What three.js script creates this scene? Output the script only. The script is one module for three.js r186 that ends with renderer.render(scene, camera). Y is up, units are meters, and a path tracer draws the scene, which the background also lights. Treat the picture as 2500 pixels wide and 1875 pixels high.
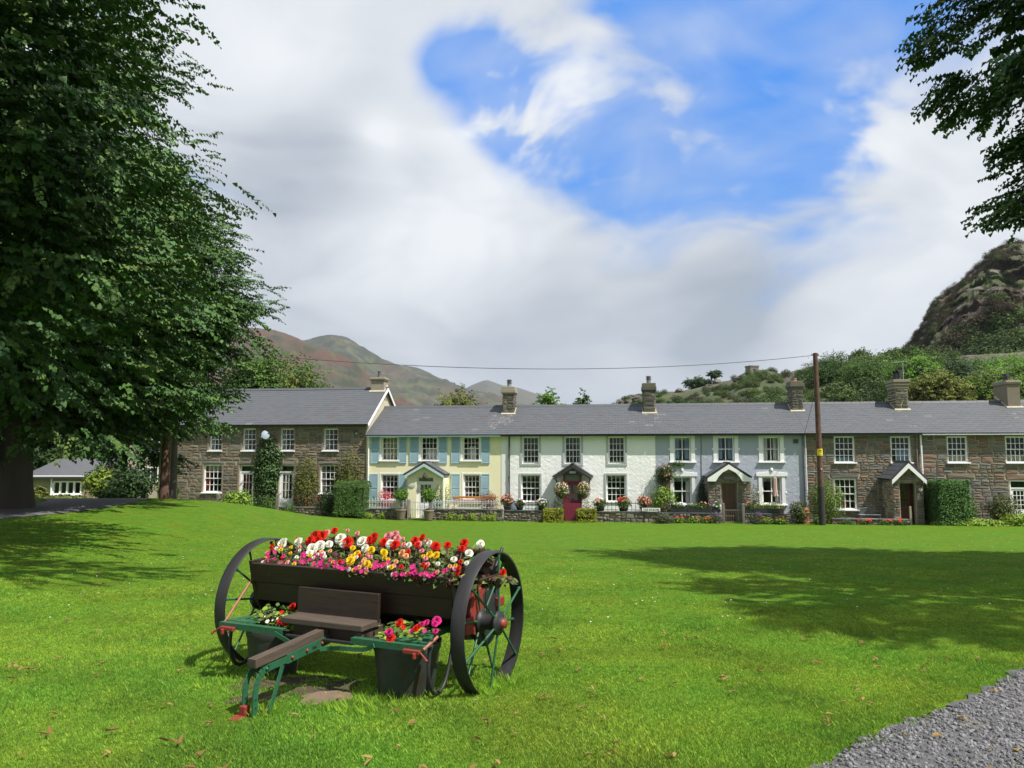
import * as THREE from 'three';
import { mergeGeometries } from 'three/addons/utils/BufferGeometryUtils.js';
import { RoundedBoxGeometry } from 'three/addons/geometries/RoundedBoxGeometry.js';
import { ImprovedNoise } from 'three/addons/math/ImprovedNoise.js';
import { FontLoader } from 'three/addons/loaders/FontLoader.js';
import { TextGeometry } from 'three/addons/geometries/TextGeometry.js';

// ------------------------------------------------------------ small helpers needed by the sky
const V3 = (x, y, z) => new THREE.Vector3(x, y, z);
const clamp = (x, a = 0, b = 1) => Math.min(b, Math.max(a, x));
const lerp = (a, b, t) => a + (b - a) * t;
const smooth = (a, b, x) => { const t = clamp((x - a) / (b - a)); return t * t * (3 - 2 * t); };
const deg = Math.PI / 180;
function rng(seed) { let s = seed >>> 0; return () => { s = (s + 0x6D2B79F5) >>> 0; let t = s; t = Math.imul(t ^ (t >>> 15), t | 1); t ^= t + Math.imul(t ^ (t >>> 7), t | 61); return ((t ^ (t >>> 14)) >>> 0) / 4294967296; }; }
const IN = new ImprovedNoise();
const noise = (x, y, z = 0) => IN.noise(x + 71.3, y + 37.7, z + 11.1);
function fbm(x, y, z = 0, o = 4) { let s = 0, a = 0.5; for (let i = 0; i < o; i++) { s += a * noise(x, y, z); x = x * 2.03 + 5.1; y = y * 2.03 + 1.7; z = z * 2.03 + 3.3; a *= 0.5; } return s; }

// ------------------------------------------------------------ camera
const scene = new THREE.Scene();
const F = 1800, HOR = 1110, EYE = 1.6;                     // focal length and horizon in pixels of the 2500 x 1875 photograph
const camera = new THREE.PerspectiveCamera(2 * Math.atan(937.5 / F) / deg, 4 / 3, 0.05, 9000);
camera.position.set(0, EYE, 0);
const pitch = Math.atan((HOR - 937.5) / F);
camera.rotation.x = pitch;
// direction of a photograph pixel
function ray(px, py) { const v = V3((px - 1250) / F, -(py - 937.5) / F, -1); v.applyAxisAngle(V3(1, 0, 0), pitch); return v.normalize(); }

// ------------------------------------------------------------ light
const renderer = new THREE.WebGLRenderer({ antialias: true });
renderer.toneMapping = THREE.LinearToneMapping;
renderer.toneMappingExposure = 1.5;
renderer.shadowMap.enabled = true;
const sunAz = 55 * deg, sunEl = 57 * deg;
const toSun = V3(Math.sin(sunAz) * Math.cos(sunEl), Math.sin(sunEl), Math.cos(sunAz) * Math.cos(sunEl));
const sun = new THREE.DirectionalLight(new THREE.Color().setRGB(1, 0.955, 0.88), 5);
sun.position.copy(toSun).multiplyScalar(120); sun.castShadow = true; sun.shadow.radius = 1;
sun.shadow.mapSize.set(4096, 4096);
Object.assign(sun.shadow.camera, { left: -60, right: 60, top: 60, bottom: -60, near: 1, far: 300 });
scene.add(sun, sun.target);

function makeSky() {
  const W = 3584, H = 1792, data = new Float32Array(W * H * 4);
  const blob = (x, y, r, a) => { const d = ray(x * 1.1302, y * 1.1302); return { d, r: r / 1592, a }; };   // angular size of a cloud or of a gap between clouds
  const gaps = [blob(640, 230, 330, .34), blob(1030, 480, 200, .26), blob(1235, 185, 115, .42), blob(1330, 240, 80, .24), blob(1470, 190, 90, .2), blob(1850, 200, 110, .25), blob(1150, 60, 70, .14), blob(2000, 420, 200, .2), blob(955, 115, 50, -.2), blob(1005, 175, 60, -.3), blob(1055, 250, 55, -.3), blob(1095, 325, 65, -.4), blob(1050, 80, 45, -.16), blob(1640, 90, 110, -.16), blob(1690, 380, 80, -.16), blob(1400, 370, 70, -.14)];
  const open_ = [blob(960, 120, 90, .7), blob(1050, 210, 110, .8), blob(1180, 310, 140, .8), blob(1420, 250, 220, .9), blob(1660, 180, 250, .85), blob(1700, 360, 150, .8), blob(1480, 40, 220, .8)];     // the broken part of the cover
  const tones = [blob(640, 330, 170, -.45), blob(1560, 690, 120, -.5), blob(1150, 700, 200, -.3), blob(620, 590, 110, -.2), blob(1030, 480, 170, .45), blob(815, 280, 50, .5), blob(620, 70, 160, .25), blob(1900, 650, 180, .25), blob(1230, 190, 80, .25), blob(860, 690, 90, .1)];
  const sum = (list, x, y, z) => { let s = 0; for (const b of list) { const ex = b.d.x - x, ey = b.d.y - y, ez = b.d.z - z, dd = ex * ex + ey * ey + ez * ez; const q = dd / (b.r * b.r); if (q < 9) s += b.a * Math.exp(-q * 0.9); } return s; };
  for (let j = H / 2 - 2; j < H; j++) {
    const el = ((j + .5) / H - .5) * Math.PI, y = Math.sin(el), c = Math.cos(el), yy = Math.max(y, 0);
    for (let i = 0; i < W; i++) {
      const a = ((i + .5) / W - .5) * 2 * Math.PI, x = c * Math.cos(a), z = c * Math.sin(a);
      const k = 1.5 / (yy + 0.32), qx = x * k, qz = z * k;
      const w1 = fbm(qx * 1.1 + 4, qz * 1.1, 2, 3), w2 = fbm(qx * 1.1, qz * 1.1 + 9, 7, 3);
      const n = fbm(qx * 1.5 + w1 * .8, qz * 1.5 + w2 * .8, 0.5, 5);
      const wisp = fbm(qx * 5 + w1 * 3, qz * 5 + w2 * 3, 3, 5), m = clamp(sum(open_, x + .05 * w1, y + .05 * w2, z)), amp = lerp(.35, .75, smooth(.08, .4, y));
      const cover = n * amp + .26 + .28 * (1 - smooth(.08, .5, y)) + sum(gaps, x + .08 * w1 + .06 * n + .05 * wisp, y + .08 * w2 + .06 * wisp, z) - m * .4 + m * (.75 * fbm(qx * 3.1 + w2 * 2, qz * 3.1 + w1 * 2, 9, 4) + .6 * wisp);
      const veil = clamp(.2 + .55 * fbm(qx * 1.8 + qz * 1.2 + 7, qz * 3.4 - qx * 2 + w1, 8, 3) + .3 * wisp, 0, .55), al = Math.max(smooth(-.34, .38, cover + .12 * wisp), veil);
      const br = clamp(.64 + amp * fbm(qx * 1.2 + 20 + w2 * .6, qz * 1.2 + w1 * .6, 4, 4) + .3 * n * amp + .3 * wisp * smooth(.05, .3, y) + 1.25 * sum(tones, x + .06 * w1, y + .06 * w2, z) - .26 * (1 - smooth(.06, .34, y)));
      const bl = [lerp(.22, .065, smooth(0, .5, y)), lerp(.45, .29, smooth(0, .5, y)), lerp(.86, .84, smooth(0, .5, y))];
      const cl = [lerp(.37, .82, br), lerp(.425, .85, br), lerp(.505, .89, br)];
      const o = (j * W + i) * 4;
      for (let q = 0; q < 3; q++) data[o + q] = lerp(bl[q], cl[q], al) * .72;
      data[o + 3] = 1;
    }
  }
  for (let j = 0; j < H / 2 - 2; j++) for (let i = 0; i < W; i++) { const o = (j * W + i) * 4; data[o] = .16; data[o + 1] = .2; data[o + 2] = .14; data[o + 3] = 1; }
  const t = new THREE.DataTexture(data, W, H, THREE.RGBAFormat, THREE.FloatType);
  t.mapping = THREE.EquirectangularReflectionMapping; t.magFilter = THREE.LinearFilter; t.minFilter = THREE.LinearFilter; t.needsUpdate = true;
  return t;
}
scene.background = makeSky();
scene.environment = scene.background;
scene.fog = new THREE.FogExp2(new THREE.Color().setRGB(.80, .86, .95), 0.00008);

// ------------------------------------------------------------ object helpers
const taken = new Map();
function numbered(name) { const n = taken.get(name) || 0; taken.set(name, n + 1); return n ? name + '_' + String(n).padStart(3, '0') : name; }
function tag(o, label, category, group, kind) { if (label) o.userData.label = label; if (category) o.userData.category = category; if (group) o.userData.group = group; if (kind) o.userData.kind = kind; return o; }
function thing(name, label, category, pos = [0, 0, 0], turn = 0, group) {
  const o = new THREE.Group(); o.name = numbered(name); o.position.set(...pos); o.rotation.y = turn; scene.add(o); return tag(o, label, category, group);
}
function part(parent, name, geo, mat, kind) { const m = new THREE.Mesh(geo, mat); m.name = name; m.castShadow = m.receiveShadow = true; if (kind) m.userData.kind = kind; parent.add(m); return m; }
function struct(name, geo, mat) { const m = part(scene, numbered(name), geo, mat, 'structure'); return m; }
function grp(parent, name, x = 0, y = 0, z = 0) { const g = new THREE.Group(); g.name = name; g.position.set(x, y, z); parent.add(g); return g; }
const clean = g => { g = g.index ? g.toNonIndexed() : g; for (const k of Object.keys(g.attributes)) if (!['position', 'normal', 'uv'].includes(k)) g.deleteAttribute(k); return g; };
const merge = list => list.length === 1 ? list[0] : mergeGeometries(list.map(clean));
// box with uv in metres
function box(w, h, d, x = 0, y = 0, z = 0, rx = 0, ry = 0, rz = 0) {
  const g = new THREE.BoxGeometry(w, h, d), uv = g.attributes.uv, dims = [[d, h], [d, h], [w, d], [w, d], [w, h], [w, h]];
  for (let i = 0; i < 24; i++) { const [a, b] = dims[i >> 2]; uv.setXY(i, uv.getX(i) * a, uv.getY(i) * b); }
  return place(g, x, y, z, rx, ry, rz);
}
function place(g, x = 0, y = 0, z = 0, rx = 0, ry = 0, rz = 0) { if (rx || ry || rz) g.applyMatrix4(new THREE.Matrix4().makeRotationFromEuler(new THREE.Euler(rx, ry, rz))); g.translate(x, y, z); return g; }
function span(x0, x1, y0, y1, z0, z1) { return box(Math.abs(x1 - x0), Math.abs(y1 - y0), Math.abs(z1 - z0), (x0 + x1) / 2, (y0 + y1) / 2, (z0 + z1) / 2); }
function rbox(w, h, d, r, x = 0, y = 0, z = 0, rx = 0, ry = 0, rz = 0) {
  const g = new RoundedBoxGeometry(w, h, d, 2, r), p = g.attributes.position, n = g.attributes.normal, uv = g.attributes.uv;
  for (let i = 0; i < p.count; i++) { const X = p.getX(i), Y = p.getY(i), Z = p.getZ(i), ax = Math.abs(n.getX(i)), ay = Math.abs(n.getY(i)), az = Math.abs(n.getZ(i)); if (ax > ay && ax > az) uv.setXY(i, Z, Y); else if (ay > az) uv.setXY(i, X, Z); else uv.setXY(i, X, Y); }
  return place(g, x, y, z, rx, ry, rz);
}
// bar between two points; square (sides 4) or round
function bar(a, b, r, sides = 6, r2 = r) {
  const A = V3(...a), B = V3(...b), d = B.clone().sub(A), l = d.length();
  const g = new THREE.CylinderGeometry(r2, r, l, sides, 1); g.applyQuaternion(new THREE.Quaternion().setFromUnitVectors(V3(0, 1, 0), d.normalize())); const m = A.add(B).multiplyScalar(.5); g.translate(m.x, m.y, m.z); return g;
}
function flatBar(a, b, w, t, up = V3(0, 1, 0)) {       // rectangular bar: width w along "up", thickness t
  const A = V3(...a), B = V3(...b), d = B.clone().sub(A), l = d.length(); d.normalize();
  const s = d.clone().cross(up).normalize(), u = s.clone().cross(d).normalize();
  const g = box(l, w, t), m = new THREE.Matrix4().makeBasis(d, u, s); g.applyMatrix4(m); const c = A.add(B).multiplyScalar(.5); g.translate(c.x, c.y, c.z); return g;
}
function tube(pts, r, seg = 24, sides = 6) { return new THREE.TubeGeometry(new THREE.CatmullRomCurve3(pts.map(p => V3(...p))), seg, r, sides, false); }
function lathe(pts, seg = 20) { return new THREE.LatheGeometry(pts.map(p => new THREE.Vector2(...p)), seg); }
function extr(pts, depth, holes = [], bevel = 0) {
  const s = new THREE.Shape(pts.map(p => new THREE.Vector2(...p))); for (const h of holes) s.holes.push(new THREE.Path(h.map(p => new THREE.Vector2(...p))));
  return new THREE.ExtrudeGeometry(s, { depth, bevelEnabled: bevel > 0, bevelSize: bevel, bevelThickness: bevel, bevelSegments: 1 });
}

// ------------------------------------------------------------ textures (tileable, computed)
function lattice(seed, n) { const r = rng(seed), a = new Float32Array(n * n); for (let i = 0; i < n * n; i++) a[i] = r(); return (x, y) => { const xi = Math.floor(x), yi = Math.floor(y), fx = x - xi, fy = y - yi, u = fx * fx * (3 - 2 * fx), v = fy * fy * (3 - 2 * fy), m = q => ((q % n) + n) % n; const a0 = m(xi), a1 = m(xi + 1), b0 = m(yi) * n, b1 = m(yi + 1) * n; return lerp(lerp(a[b0 + a0], a[b0 + a1], u), lerp(a[b1 + a0], a[b1 + a1], u), v); }; }
function tfbm(seed, cells, oct) { const L = []; for (let i = 0; i < oct; i++) L.push([lattice(seed + i * 17, cells << i), cells << i, .5 ** (i + 1)]); return (u, v) => { let s = 0; for (const [f, c, a] of L) s += a * f(u * c, v * c); return s / (1 - .5 ** oct); }; }
function tex(size, fn, rx = 1, ry = rx, srgb = true, h = size) {
  const d = new Uint8Array(size * h * 4);
  for (let j = 0; j < h; j++) for (let i = 0; i < size; i++) { const c = fn((i + .5) / size, (j + .5) / h), o = (j * size + i) * 4; for (let k = 0; k < 3; k++) { const x = clamp(Array.isArray(c) ? c[k] : c); d[o + k] = 255 * (srgb ? (x <= .0031308 ? 12.92 * x : 1.055 * x ** (1 / 2.4) - .055) : x); } d[o + 3] = 255; }
  const t = new THREE.DataTexture(d, size, h); t.wrapS = t.wrapT = THREE.RepeatWrapping; t.magFilter = THREE.LinearFilter; t.minFilter = THREE.LinearMipmapLinearFilter; t.generateMipmaps = true; if (srgb) t.colorSpace = THREE.SRGBColorSpace; t.repeat.set(rx, ry); t.needsUpdate = true; return t;
}
const rgb = (r, g, b) => new THREE.Color().setRGB(r, g, b);
const std = (c, rough = .8, extra = {}) => new THREE.MeshStandardMaterial({ color: Array.isArray(c) ? rgb(...c) : c, roughness: rough, metalness: 0, ...extra });
const nA = tfbm(11, 4, 5), nB = tfbm(23, 8, 5), nC = tfbm(37, 16, 4), nD = tfbm(51, 32, 3), nE = tfbm(67, 3, 3);
const T = {
  lawn: tex(1024, (u, v) => { const a = nA(u, v), b = nC(u, v), c = nD(u, v), e = nE(u, v), k = .55 + .9 * (c * .5 + b * .5) * .9, y = smooth(.45, .75, a); return [(.086 + .028 * y) * k, (.168 + .022 * e) * k, (.012 + .004 * b) * k]; }, 1 / 3),
  lawnBump: tex(512, (u, v) => nD(u, v) * .7 + nC(u, v) * .3, 1, 1, false),
  plaster: tex(512, (u, v) => { const a = nB(u, v), b = nD(u, v); return .55 * (1 - Math.abs(2 * a - 1)) + .3 * nC(u, v) + .15 * b; }, .5, .5, false),
  plasterTone: tex(256, (u, v) => .90 + .10 * nA(u, v) + .05 * (nD(u, v) - .5), .3),
  stone: tex(256, (u, v) => { const a = nA(u, v), b = nC(u, v), c = nD(u, v), k = .62 + .5 * (a * .4 + b * .35 + c * .25) * 1.2; const m = smooth(.6, .75, nB(u, v)) * .12; return [k * (1 + m), k, k * (1 - m * 1.2)]; }),
  stoneBump: tex(256, (u, v) => nB(u, v) * .6 + nD(u, v) * .4, 1, 1, false),
  slate: tex(256, (u, v) => { const s = nC(u * 1, v * .25), a = nA(u, v), d = nD(u, v); return .72 + .22 * s + .2 * (a - .5) + .16 * (d - .5); }),
  slateStain: tex(256, (u, v) => { const s = smooth(.55, .8, nC(u, v * .12) * .8 + nD(u, v * .3) * .25); return lerp(.085, .32, s); }),
  wood: tex(512, (u, v) => { const g = nC(u * .25, v * 2) * .6 + nD(u * .25, v * 2) * .4, a = nA(u, v); return .3 + .95 * g + .35 * (a - .5); }, 1, 1),
  gravel: tex(1024, (u, v) => { const a = nD(u * 2, v * 2), b = nC(u * 4, v * 4), c = nA(u, v), k = .035 + .125 * Math.pow(a * .5 + b * .5, 1.6) + .045 * (c - .4), t = smooth(.62, .8, nB(u, v)) * .04; return [k + t, k + t * .7, k * 1.05]; }, .5),
  gravelBump: tex(512, (u, v) => nD(u * 2, v * 2) * .5 + nC(u * 4, v * 4) * .5, .5, .5, false),
  mortar: tex(256, (u, v) => { const k = .75 + .35 * (nB(u, v) * .5 + nD(u, v) * .5); return [k, k * .97, k * .9]; }, .7),
  metal: tex(256, (u, v) => { const r = smooth(.56, .68, nB(u, v) * .6 + nD(u, v) * .4), k = .72 + .42 * nC(u, v); return [lerp(k, k * 1.5, r), lerp(k, k * .7, r), lerp(k, k * .5, r)]; }, 2),
};
// ------------------------------------------------------------ the place: facade line, ground
const TH = 8 * deg, UX = V3(Math.cos(TH), 0, Math.sin(TH)), NN = V3(-Math.sin(TH), 0, Math.cos(TH)), OO = V3(0, 0, -40), FLOOR = -1.84;
// point of the terrace's frame: u along the fronts, v height, w out of the fronts towards the green
const fw = (u, v, w) => OO.clone().addScaledVector(UX, u).addScaledVector(NN, w).add(V3(0, v, 0));
function fp(px, py, w = 0) { const d = ray(px, py), o = V3(0, EYE, 0).sub(OO), t = (w - o.dot(NN)) / d.dot(NN), p = o.addScaledVector(d, t); return { u: p.dot(UX), v: p.y, w }; }
function rect(x0, y0, x1, y1, w = 0) { const ym = (y0 + y1) / 2, xm = (x0 + x1) / 2; return { u0: fp(x0, ym, w).u, u1: fp(x1, ym, w).u, v1: fp(xm, y0, w).v, v0: fp(xm, y1, w).v }; }
function gy(x, z) {
  const d = -z, q = d - 4;
  let b = -0.0575 * (q > 0 ? q * q / (q + .6) : 0);
  const cap = -1.85; b = b < cap + .3 ? cap + .3 * Math.exp((b - cap - .3) / .3) : b;
  const s = smooth(-3.5, -12.6, x), far = 1 - smooth(26.5, 38, d) * .88;
  let y = lerp(b, 0.0 * s, s * (d < 26.5 ? 1 : far)) ;
  y += .05 * noise(x * .22, z * .22, 3) * smooth(6, 14, d) + .015 * noise(x * 1.3, z * 1.3, 8);
  return y;
}
function gp(px, py) { const d = ray(px, py); let t = 3; for (let i = 0; i < 4000; i++) { const y = EYE + d.y * t; if (y < gy(d.x * t, d.z * t)) break; t += .02; } return V3(d.x * t, gy(d.x * t, d.z * t), d.z * t); }

{ // lawn: one sheet to the horizon, finer near by
  const line = (list) => { const o = []; for (const [a, b, s] of list) for (let x = a; x < b - 1e-6; x += s) o.push(x); o.push(list.at(-1)[1]); return o; };
  const xs = line([[-3500, -500, 500], [-500, -100, 80], [-100, -30, 5], [-30, -16, .7], [-16, 16, .3], [16, 40, 1], [40, 100, 6], [100, 500, 80], [500, 3500, 500]]);
  const zs = line([[-4000, -500, 500], [-500, -100, 50], [-100, -50, 5], [-50, -30, .5], [-30, -2, .25], [-2, 12, 1], [12, 112, 20], [112, 1000, 222]]);
  const nx = xs.length, nz = zs.length, pos = new Float32Array(nx * nz * 3), uv = new Float32Array(nx * nz * 2), idx = [];
  for (let j = 0; j < nz; j++) for (let i = 0; i < nx; i++) { const k = j * nx + i; pos[k * 3] = xs[i]; pos[k * 3 + 1] = gy(clamp(xs[i], -200, 200), clamp(zs[j], -200, 60)); pos[k * 3 + 2] = zs[j]; uv[k * 2] = xs[i]; uv[k * 2 + 1] = zs[j]; }
  for (let j = 0; j < nz - 1; j++) for (let i = 0; i < nx - 1; i++) { const a = j * nx + i, b = a + 1, c = a + nx, d = c + 1; idx.push(a, c, b, b, c, d); }
  const g = new THREE.BufferGeometry(); g.setAttribute('position', new THREE.BufferAttribute(pos, 3)); g.setAttribute('uv', new THREE.BufferAttribute(uv, 2)); g.setIndex(idx); g.computeVertexNormals();
  const m = struct('lawn', g, new THREE.MeshPhysicalMaterial({ roughness: .95, specularIntensity: .15, map: T.lawn, bumpMap: (() => { const t = T.lawnBump.clone(); t.repeat.set(2.2, 2.2); return t; })(), bumpScale: .035 }));
  m.userData.label = 'mown village green sloping down to the cottages';
}
// ribbon draped on the ground
function ribbon(name, label, left, right, mat, lift, nl = 60, nw = 10, wob = .0) {
  const L = new THREE.CatmullRomCurve3(left.map(p => V3(p[0], 0, p[1]))), R = new THREE.CatmullRomCurve3(right.map(p => V3(p[0], 0, p[1])));
  const pos = [], uv = [], idx = [];
  for (let i = 0; i <= nl; i++) { const a = L.getPointAt(i / nl), b = R.getPointAt(i / nl); a.x += wob * fbm(i * .45, 3, 1, 3); a.z += wob * fbm(i * .45, 9, 1, 3); b.x += wob * fbm(i * .45, 13, 1, 3); b.z += wob * fbm(i * .45, 19, 1, 3);
    for (let j = 0; j <= nw; j++) { const t = j / nw, x = lerp(a.x, b.x, t), z = lerp(a.z, b.z, t); pos.push(x, gy(x, z) + lift + .003 * Math.sin(Math.PI * t), z); uv.push(x, z); } }
  for (let i = 0; i < nl; i++) for (let j = 0; j < nw; j++) { const a = i * (nw + 1) + j, b = a + 1, c = a + nw + 1, d = c + 1; idx.push(a, b, c, b, d, c); }
  const g = new THREE.BufferGeometry(); g.setAttribute('position', new THREE.Float32BufferAttribute(pos, 3)); g.setAttribute('uv', new THREE.Float32BufferAttribute(uv, 2)); g.setIndex(idx); g.computeVertexNormals();
  if (g.attributes.normal.getY(0) < 0) { g.setIndex(idx.reverse()); g.computeVertexNormals(); }
  const m = struct(name, g, mat); m.userData.label = label; return m;
}
const gravelMat = std([1, 1, 1], .95, { map: T.gravel, bumpMap: T.gravelBump, bumpScale: .012 });
const pathL = [[-2.6, -.6], [-.6, -2.0], [1.37, -3.76], [2.2, -4.5], [3.05, -5.1], [3.8, -5.8], [4.5, -6.35], [7, -8], [11, -9.6], [18, -11]], pathR = [[-1.6, 1.2], [.8, -1.6], [2.45, -3.72], [2.9, -4.1], [3.8, -4.8], [4.7, -5.4], [5.6, -5.9], [8, -7.1], [12, -8.4], [19, -9.6]];
ribbon('gravel_path', 'grey gravel path crossing the corner of the green', pathL, pathR, gravelMat, .012, 260, 12, .3);
ribbon('tarmac_path', 'tarmac path along the bank under the lime trees', [[-12.5, -3], [-12.45, -12], [-12.5, -18.5], [-12.3, -21.3], [-12.6, -25], [-13.6, -28], [-16, -30], [-22, -31.5], [-30, -32]], [[-15.6, -3], [-15.5, -12], [-15.4, -18.5], [-15.4, -21], [-15.5, -24], [-16.2, -26], [-18, -27.3], [-23, -28.5], [-30, -29]], std([.11, .11, .115], .95, { map: T.stone }), .012, 90, 8, .1);

// ------------------------------------------------------------ hills
function hill(name, label, prof, o) {      // prof: [px, py, distance of the crest]; slopes down towards the camera and away
  const NX = o.nx || 200, NT = o.nt || 60, pos = [], col = [], idx = [], crest = new THREE.CatmullRomCurve3(prof.map(p => V3(p[0], p[1], p[2])), false, 'catmullrom', .3);
  for (let i = 0; i <= NX; i++) {
    const c = crest.getPoint(i / NX), r = ray(c.x, c.y), hl = Math.hypot(r.x, r.z), D = c.z, H = EYE + r.y / hl * D, ax = r.x / hl, az = r.z / hl, side = smooth(0, .06, Math.min(i, NX - i) / NX);
    for (let j = 0; j <= NT; j++) {
      const t = j / NT * 1.25 - .25;                 // negative t: behind the crest
      let dd, h; if (t < 0) { dd = D * (1 - t * o.back); h = H * (1 + t * 1.6); } else { dd = lerp(D, D * o.front, t); h = lerp(o.foot ?? -2, H, Math.pow(1 - t, o.pow || 1.2)); }
      let x = ax * dd, z = az * dd; const s = o.scale, rough = o.amp * smooth(0, .16, Math.abs(t)) * (1 - smooth(.75, 1, t));
      if (o.crag) { const q = fbm(x * .05, h * .06, z * .05, 6), k = smooth(.02, .12, t) * (1 - smooth(.8, 1, t)); dd -= k * (22 * q + 9 * Math.abs(fbm(x * .16, h * .2, z * .16, 4))); x = ax * dd; z = az * dd; h += k * 2.5 * fbm(x * .25, h * .25, z * .25, 4); }
      h += rough * (fbm(x * s, z * s, 1, 5) + .5 * Math.abs(fbm(x * s * 2, z * s * 2, 5, 3))) + (o.amp * .10) * fbm(x * s * 4, z * s * 4, 2, 4);
      pos.push(x, h, z); const k = o.color(x, h, z, t, i / NX); col.push(...k);
    }
  }
  for (let i = 0; i < NX; i++) for (let j = 0; j < NT; j++) { const a = i * (NT + 1) + j, b = a + 1, c = a + NT + 1, d = c + 1; idx.push(a, c, b, b, c, d); }
  const g = new THREE.BufferGeometry(); g.setAttribute('position', new THREE.Float32BufferAttribute(pos, 3)); g.setAttribute('color', new THREE.Float32BufferAttribute(col, 3)); g.setIndex(idx); g.computeVertexNormals();
  if (g.attributes.normal.getY((NX >> 1) * (NT + 1) + (NT >> 1)) < 0) { g.setIndex(idx.reverse()); g.computeVertexNormals(); }
  const m = struct(name, g, std([1, 1, 1], .95, { vertexColors: true })); m.userData.label = label; m.userData.grid = undefined;
  return { m, at: (fi, t) => { const i = Math.round(clamp(fi) * NX), j = Math.round((t + .25) / 1.25 * NT), k = (i * (NT + 1) + clamp(j, 0, NT)) * 3; return V3(pos[k], pos[k + 1], pos[k + 2]); } };
}
const mix3 = (a, b, t) => [lerp(a[0], b[0], t), lerp(a[1], b[1], t), lerp(a[2], b[2], t)];
hill('far_mountain', 'most distant mountain, its slopes fading in mist', [[1040, 1005, 3600], [1100, 975, 3600], [1135, 950, 3600], [1165, 934, 3600], [1190, 929, 3600], [1225, 940, 3600], [1262, 946, 3600], [1310, 962, 3600], [1370, 990, 3600], [1440, 1015, 3600], [1520, 1040, 3600]], { nx: 120, nt: 30, front: .8, back: .3, foot: 40, amp: 60, scale: .004, pow: 1, color: (x, h, z) => mix3([.034, .038, .022], [.06, .05, .032], clamp(.5 + fbm(x * .004, z * .004, 2, 4))) });
hill('green_mountain', 'dark green mountain peak behind the brown spur', [[380, 1010, 1750], [520, 940, 1720], [640, 880, 1700], [700, 842, 1700], [738, 829, 1700], [775, 823, 1700], [808, 815, 1700], [845, 824, 1700], [885, 848, 1690], [930, 873, 1680], [975, 892, 1660], [1020, 897, 1640], [1045, 908, 1630], [1080, 926, 1620], [1130, 945, 1600], [1190, 962, 1580], [1260, 988, 1560], [1340, 1012, 1540], [1450, 1050, 1500]],
  { nx: 260, nt: 90, front: .45, back: .3, foot: -2, amp: 60, scale: .006, pow: 1.15, color: (x, h, z, t) => { const n = fbm(x * .012, z * .012, 1, 5), m = fbm(x * .035, z * .035, 6, 4); let c = mix3([.026, .033, .022], [.062, .048, .034], smooth(.02, .34, n + .42 * t)); c = mix3(c, [.07, .075, .03], smooth(.05, .25, m - n * .3 + .22 * t - .02) * .8); c = mix3(c, [.09, .085, .075], smooth(.22, .34, m) * .5); return mix3(c, [.02, .032, .016], smooth(.1, .26, fbm(x * .02, z * .02, 12, 3)) * smooth(.3, .5, t)); } });
hill('brown_spur', 'heather-brown hillside falling away behind the stone house', [[250, 960, 950], [400, 870, 950], [520, 820, 950], [600, 800, 950], [660, 803, 950], [700, 814, 940], [750, 836, 930], [800, 862, 920], [850, 893, 900], [900, 925, 880], [950, 955, 860], [1010, 985, 850], [1100, 1020, 840]],
  { nx: 220, nt: 80, front: .4, back: .15, foot: -2, amp: 34, scale: .01, pow: 1.1, color: (x, h, z, t) => { const n = fbm(x * .018, z * .018, 3, 5), m = fbm(x * .06, z * .06, 8, 4); let c = mix3([.066, .034, .023], [.044, .038, .022], smooth(-.1, .22, n + .3 * t - .06)); c = mix3(c, [.05, .068, .022], smooth(.06, .25, m + .35 * (t - .35)) * .8); return mix3(c, [.018, .028, .013], smooth(.06, .2, fbm(x * .03, z * .03, 12, 3)) * .8); } });
const rockMix = (x, h, z, amt) => { const v = fbm(x * .35, h * .5, z * .35, 4); return mix3([.125, .103, .086], [.05, .041, .033], smooth(-.2, .25, v)); };
const greenHill = hill('scrub_hill', 'green rocky hillside behind the terrace', [[1300, 1075, 190], [1400, 1040, 190], [1465, 1010, 190], [1500, 990, 190], [1530, 972, 190], [1555, 963, 190], [1610, 958, 188], [1681, 951, 186], [1726, 938, 185], [1780, 928, 182], [1816, 911, 180], [1843, 903, 180], [1884, 904, 178], [1907, 912, 178], [1952, 903, 176], [2000, 888, 172], [2088, 882, 168], [2178, 875, 165], [2260, 868, 160], [2360, 868, 150], [2480, 860, 145], [2650, 850, 140], [2900, 840, 130]],
  { nx: 330, nt: 90, front: .36, back: .2, foot: -2, amp: 3.4, scale: .05, pow: 1.0, color: (x, h, z, t, f) => { const n = fbm(x * .07, z * .07, 1, 4), m = fbm(x * .25, z * .25, 5, 4); let c = mix3([.032, .05, .014], [.06, .072, .022], smooth(-.2, .25, m)); c = mix3(c, [.066, .054, .03], smooth(-.02, .22, n + .12 - t * .7)); return mix3(c, rockMix(x, h, z), smooth(.06, .2, n * .6 + m * .6 - t * .35 + .02)); } });
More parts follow.
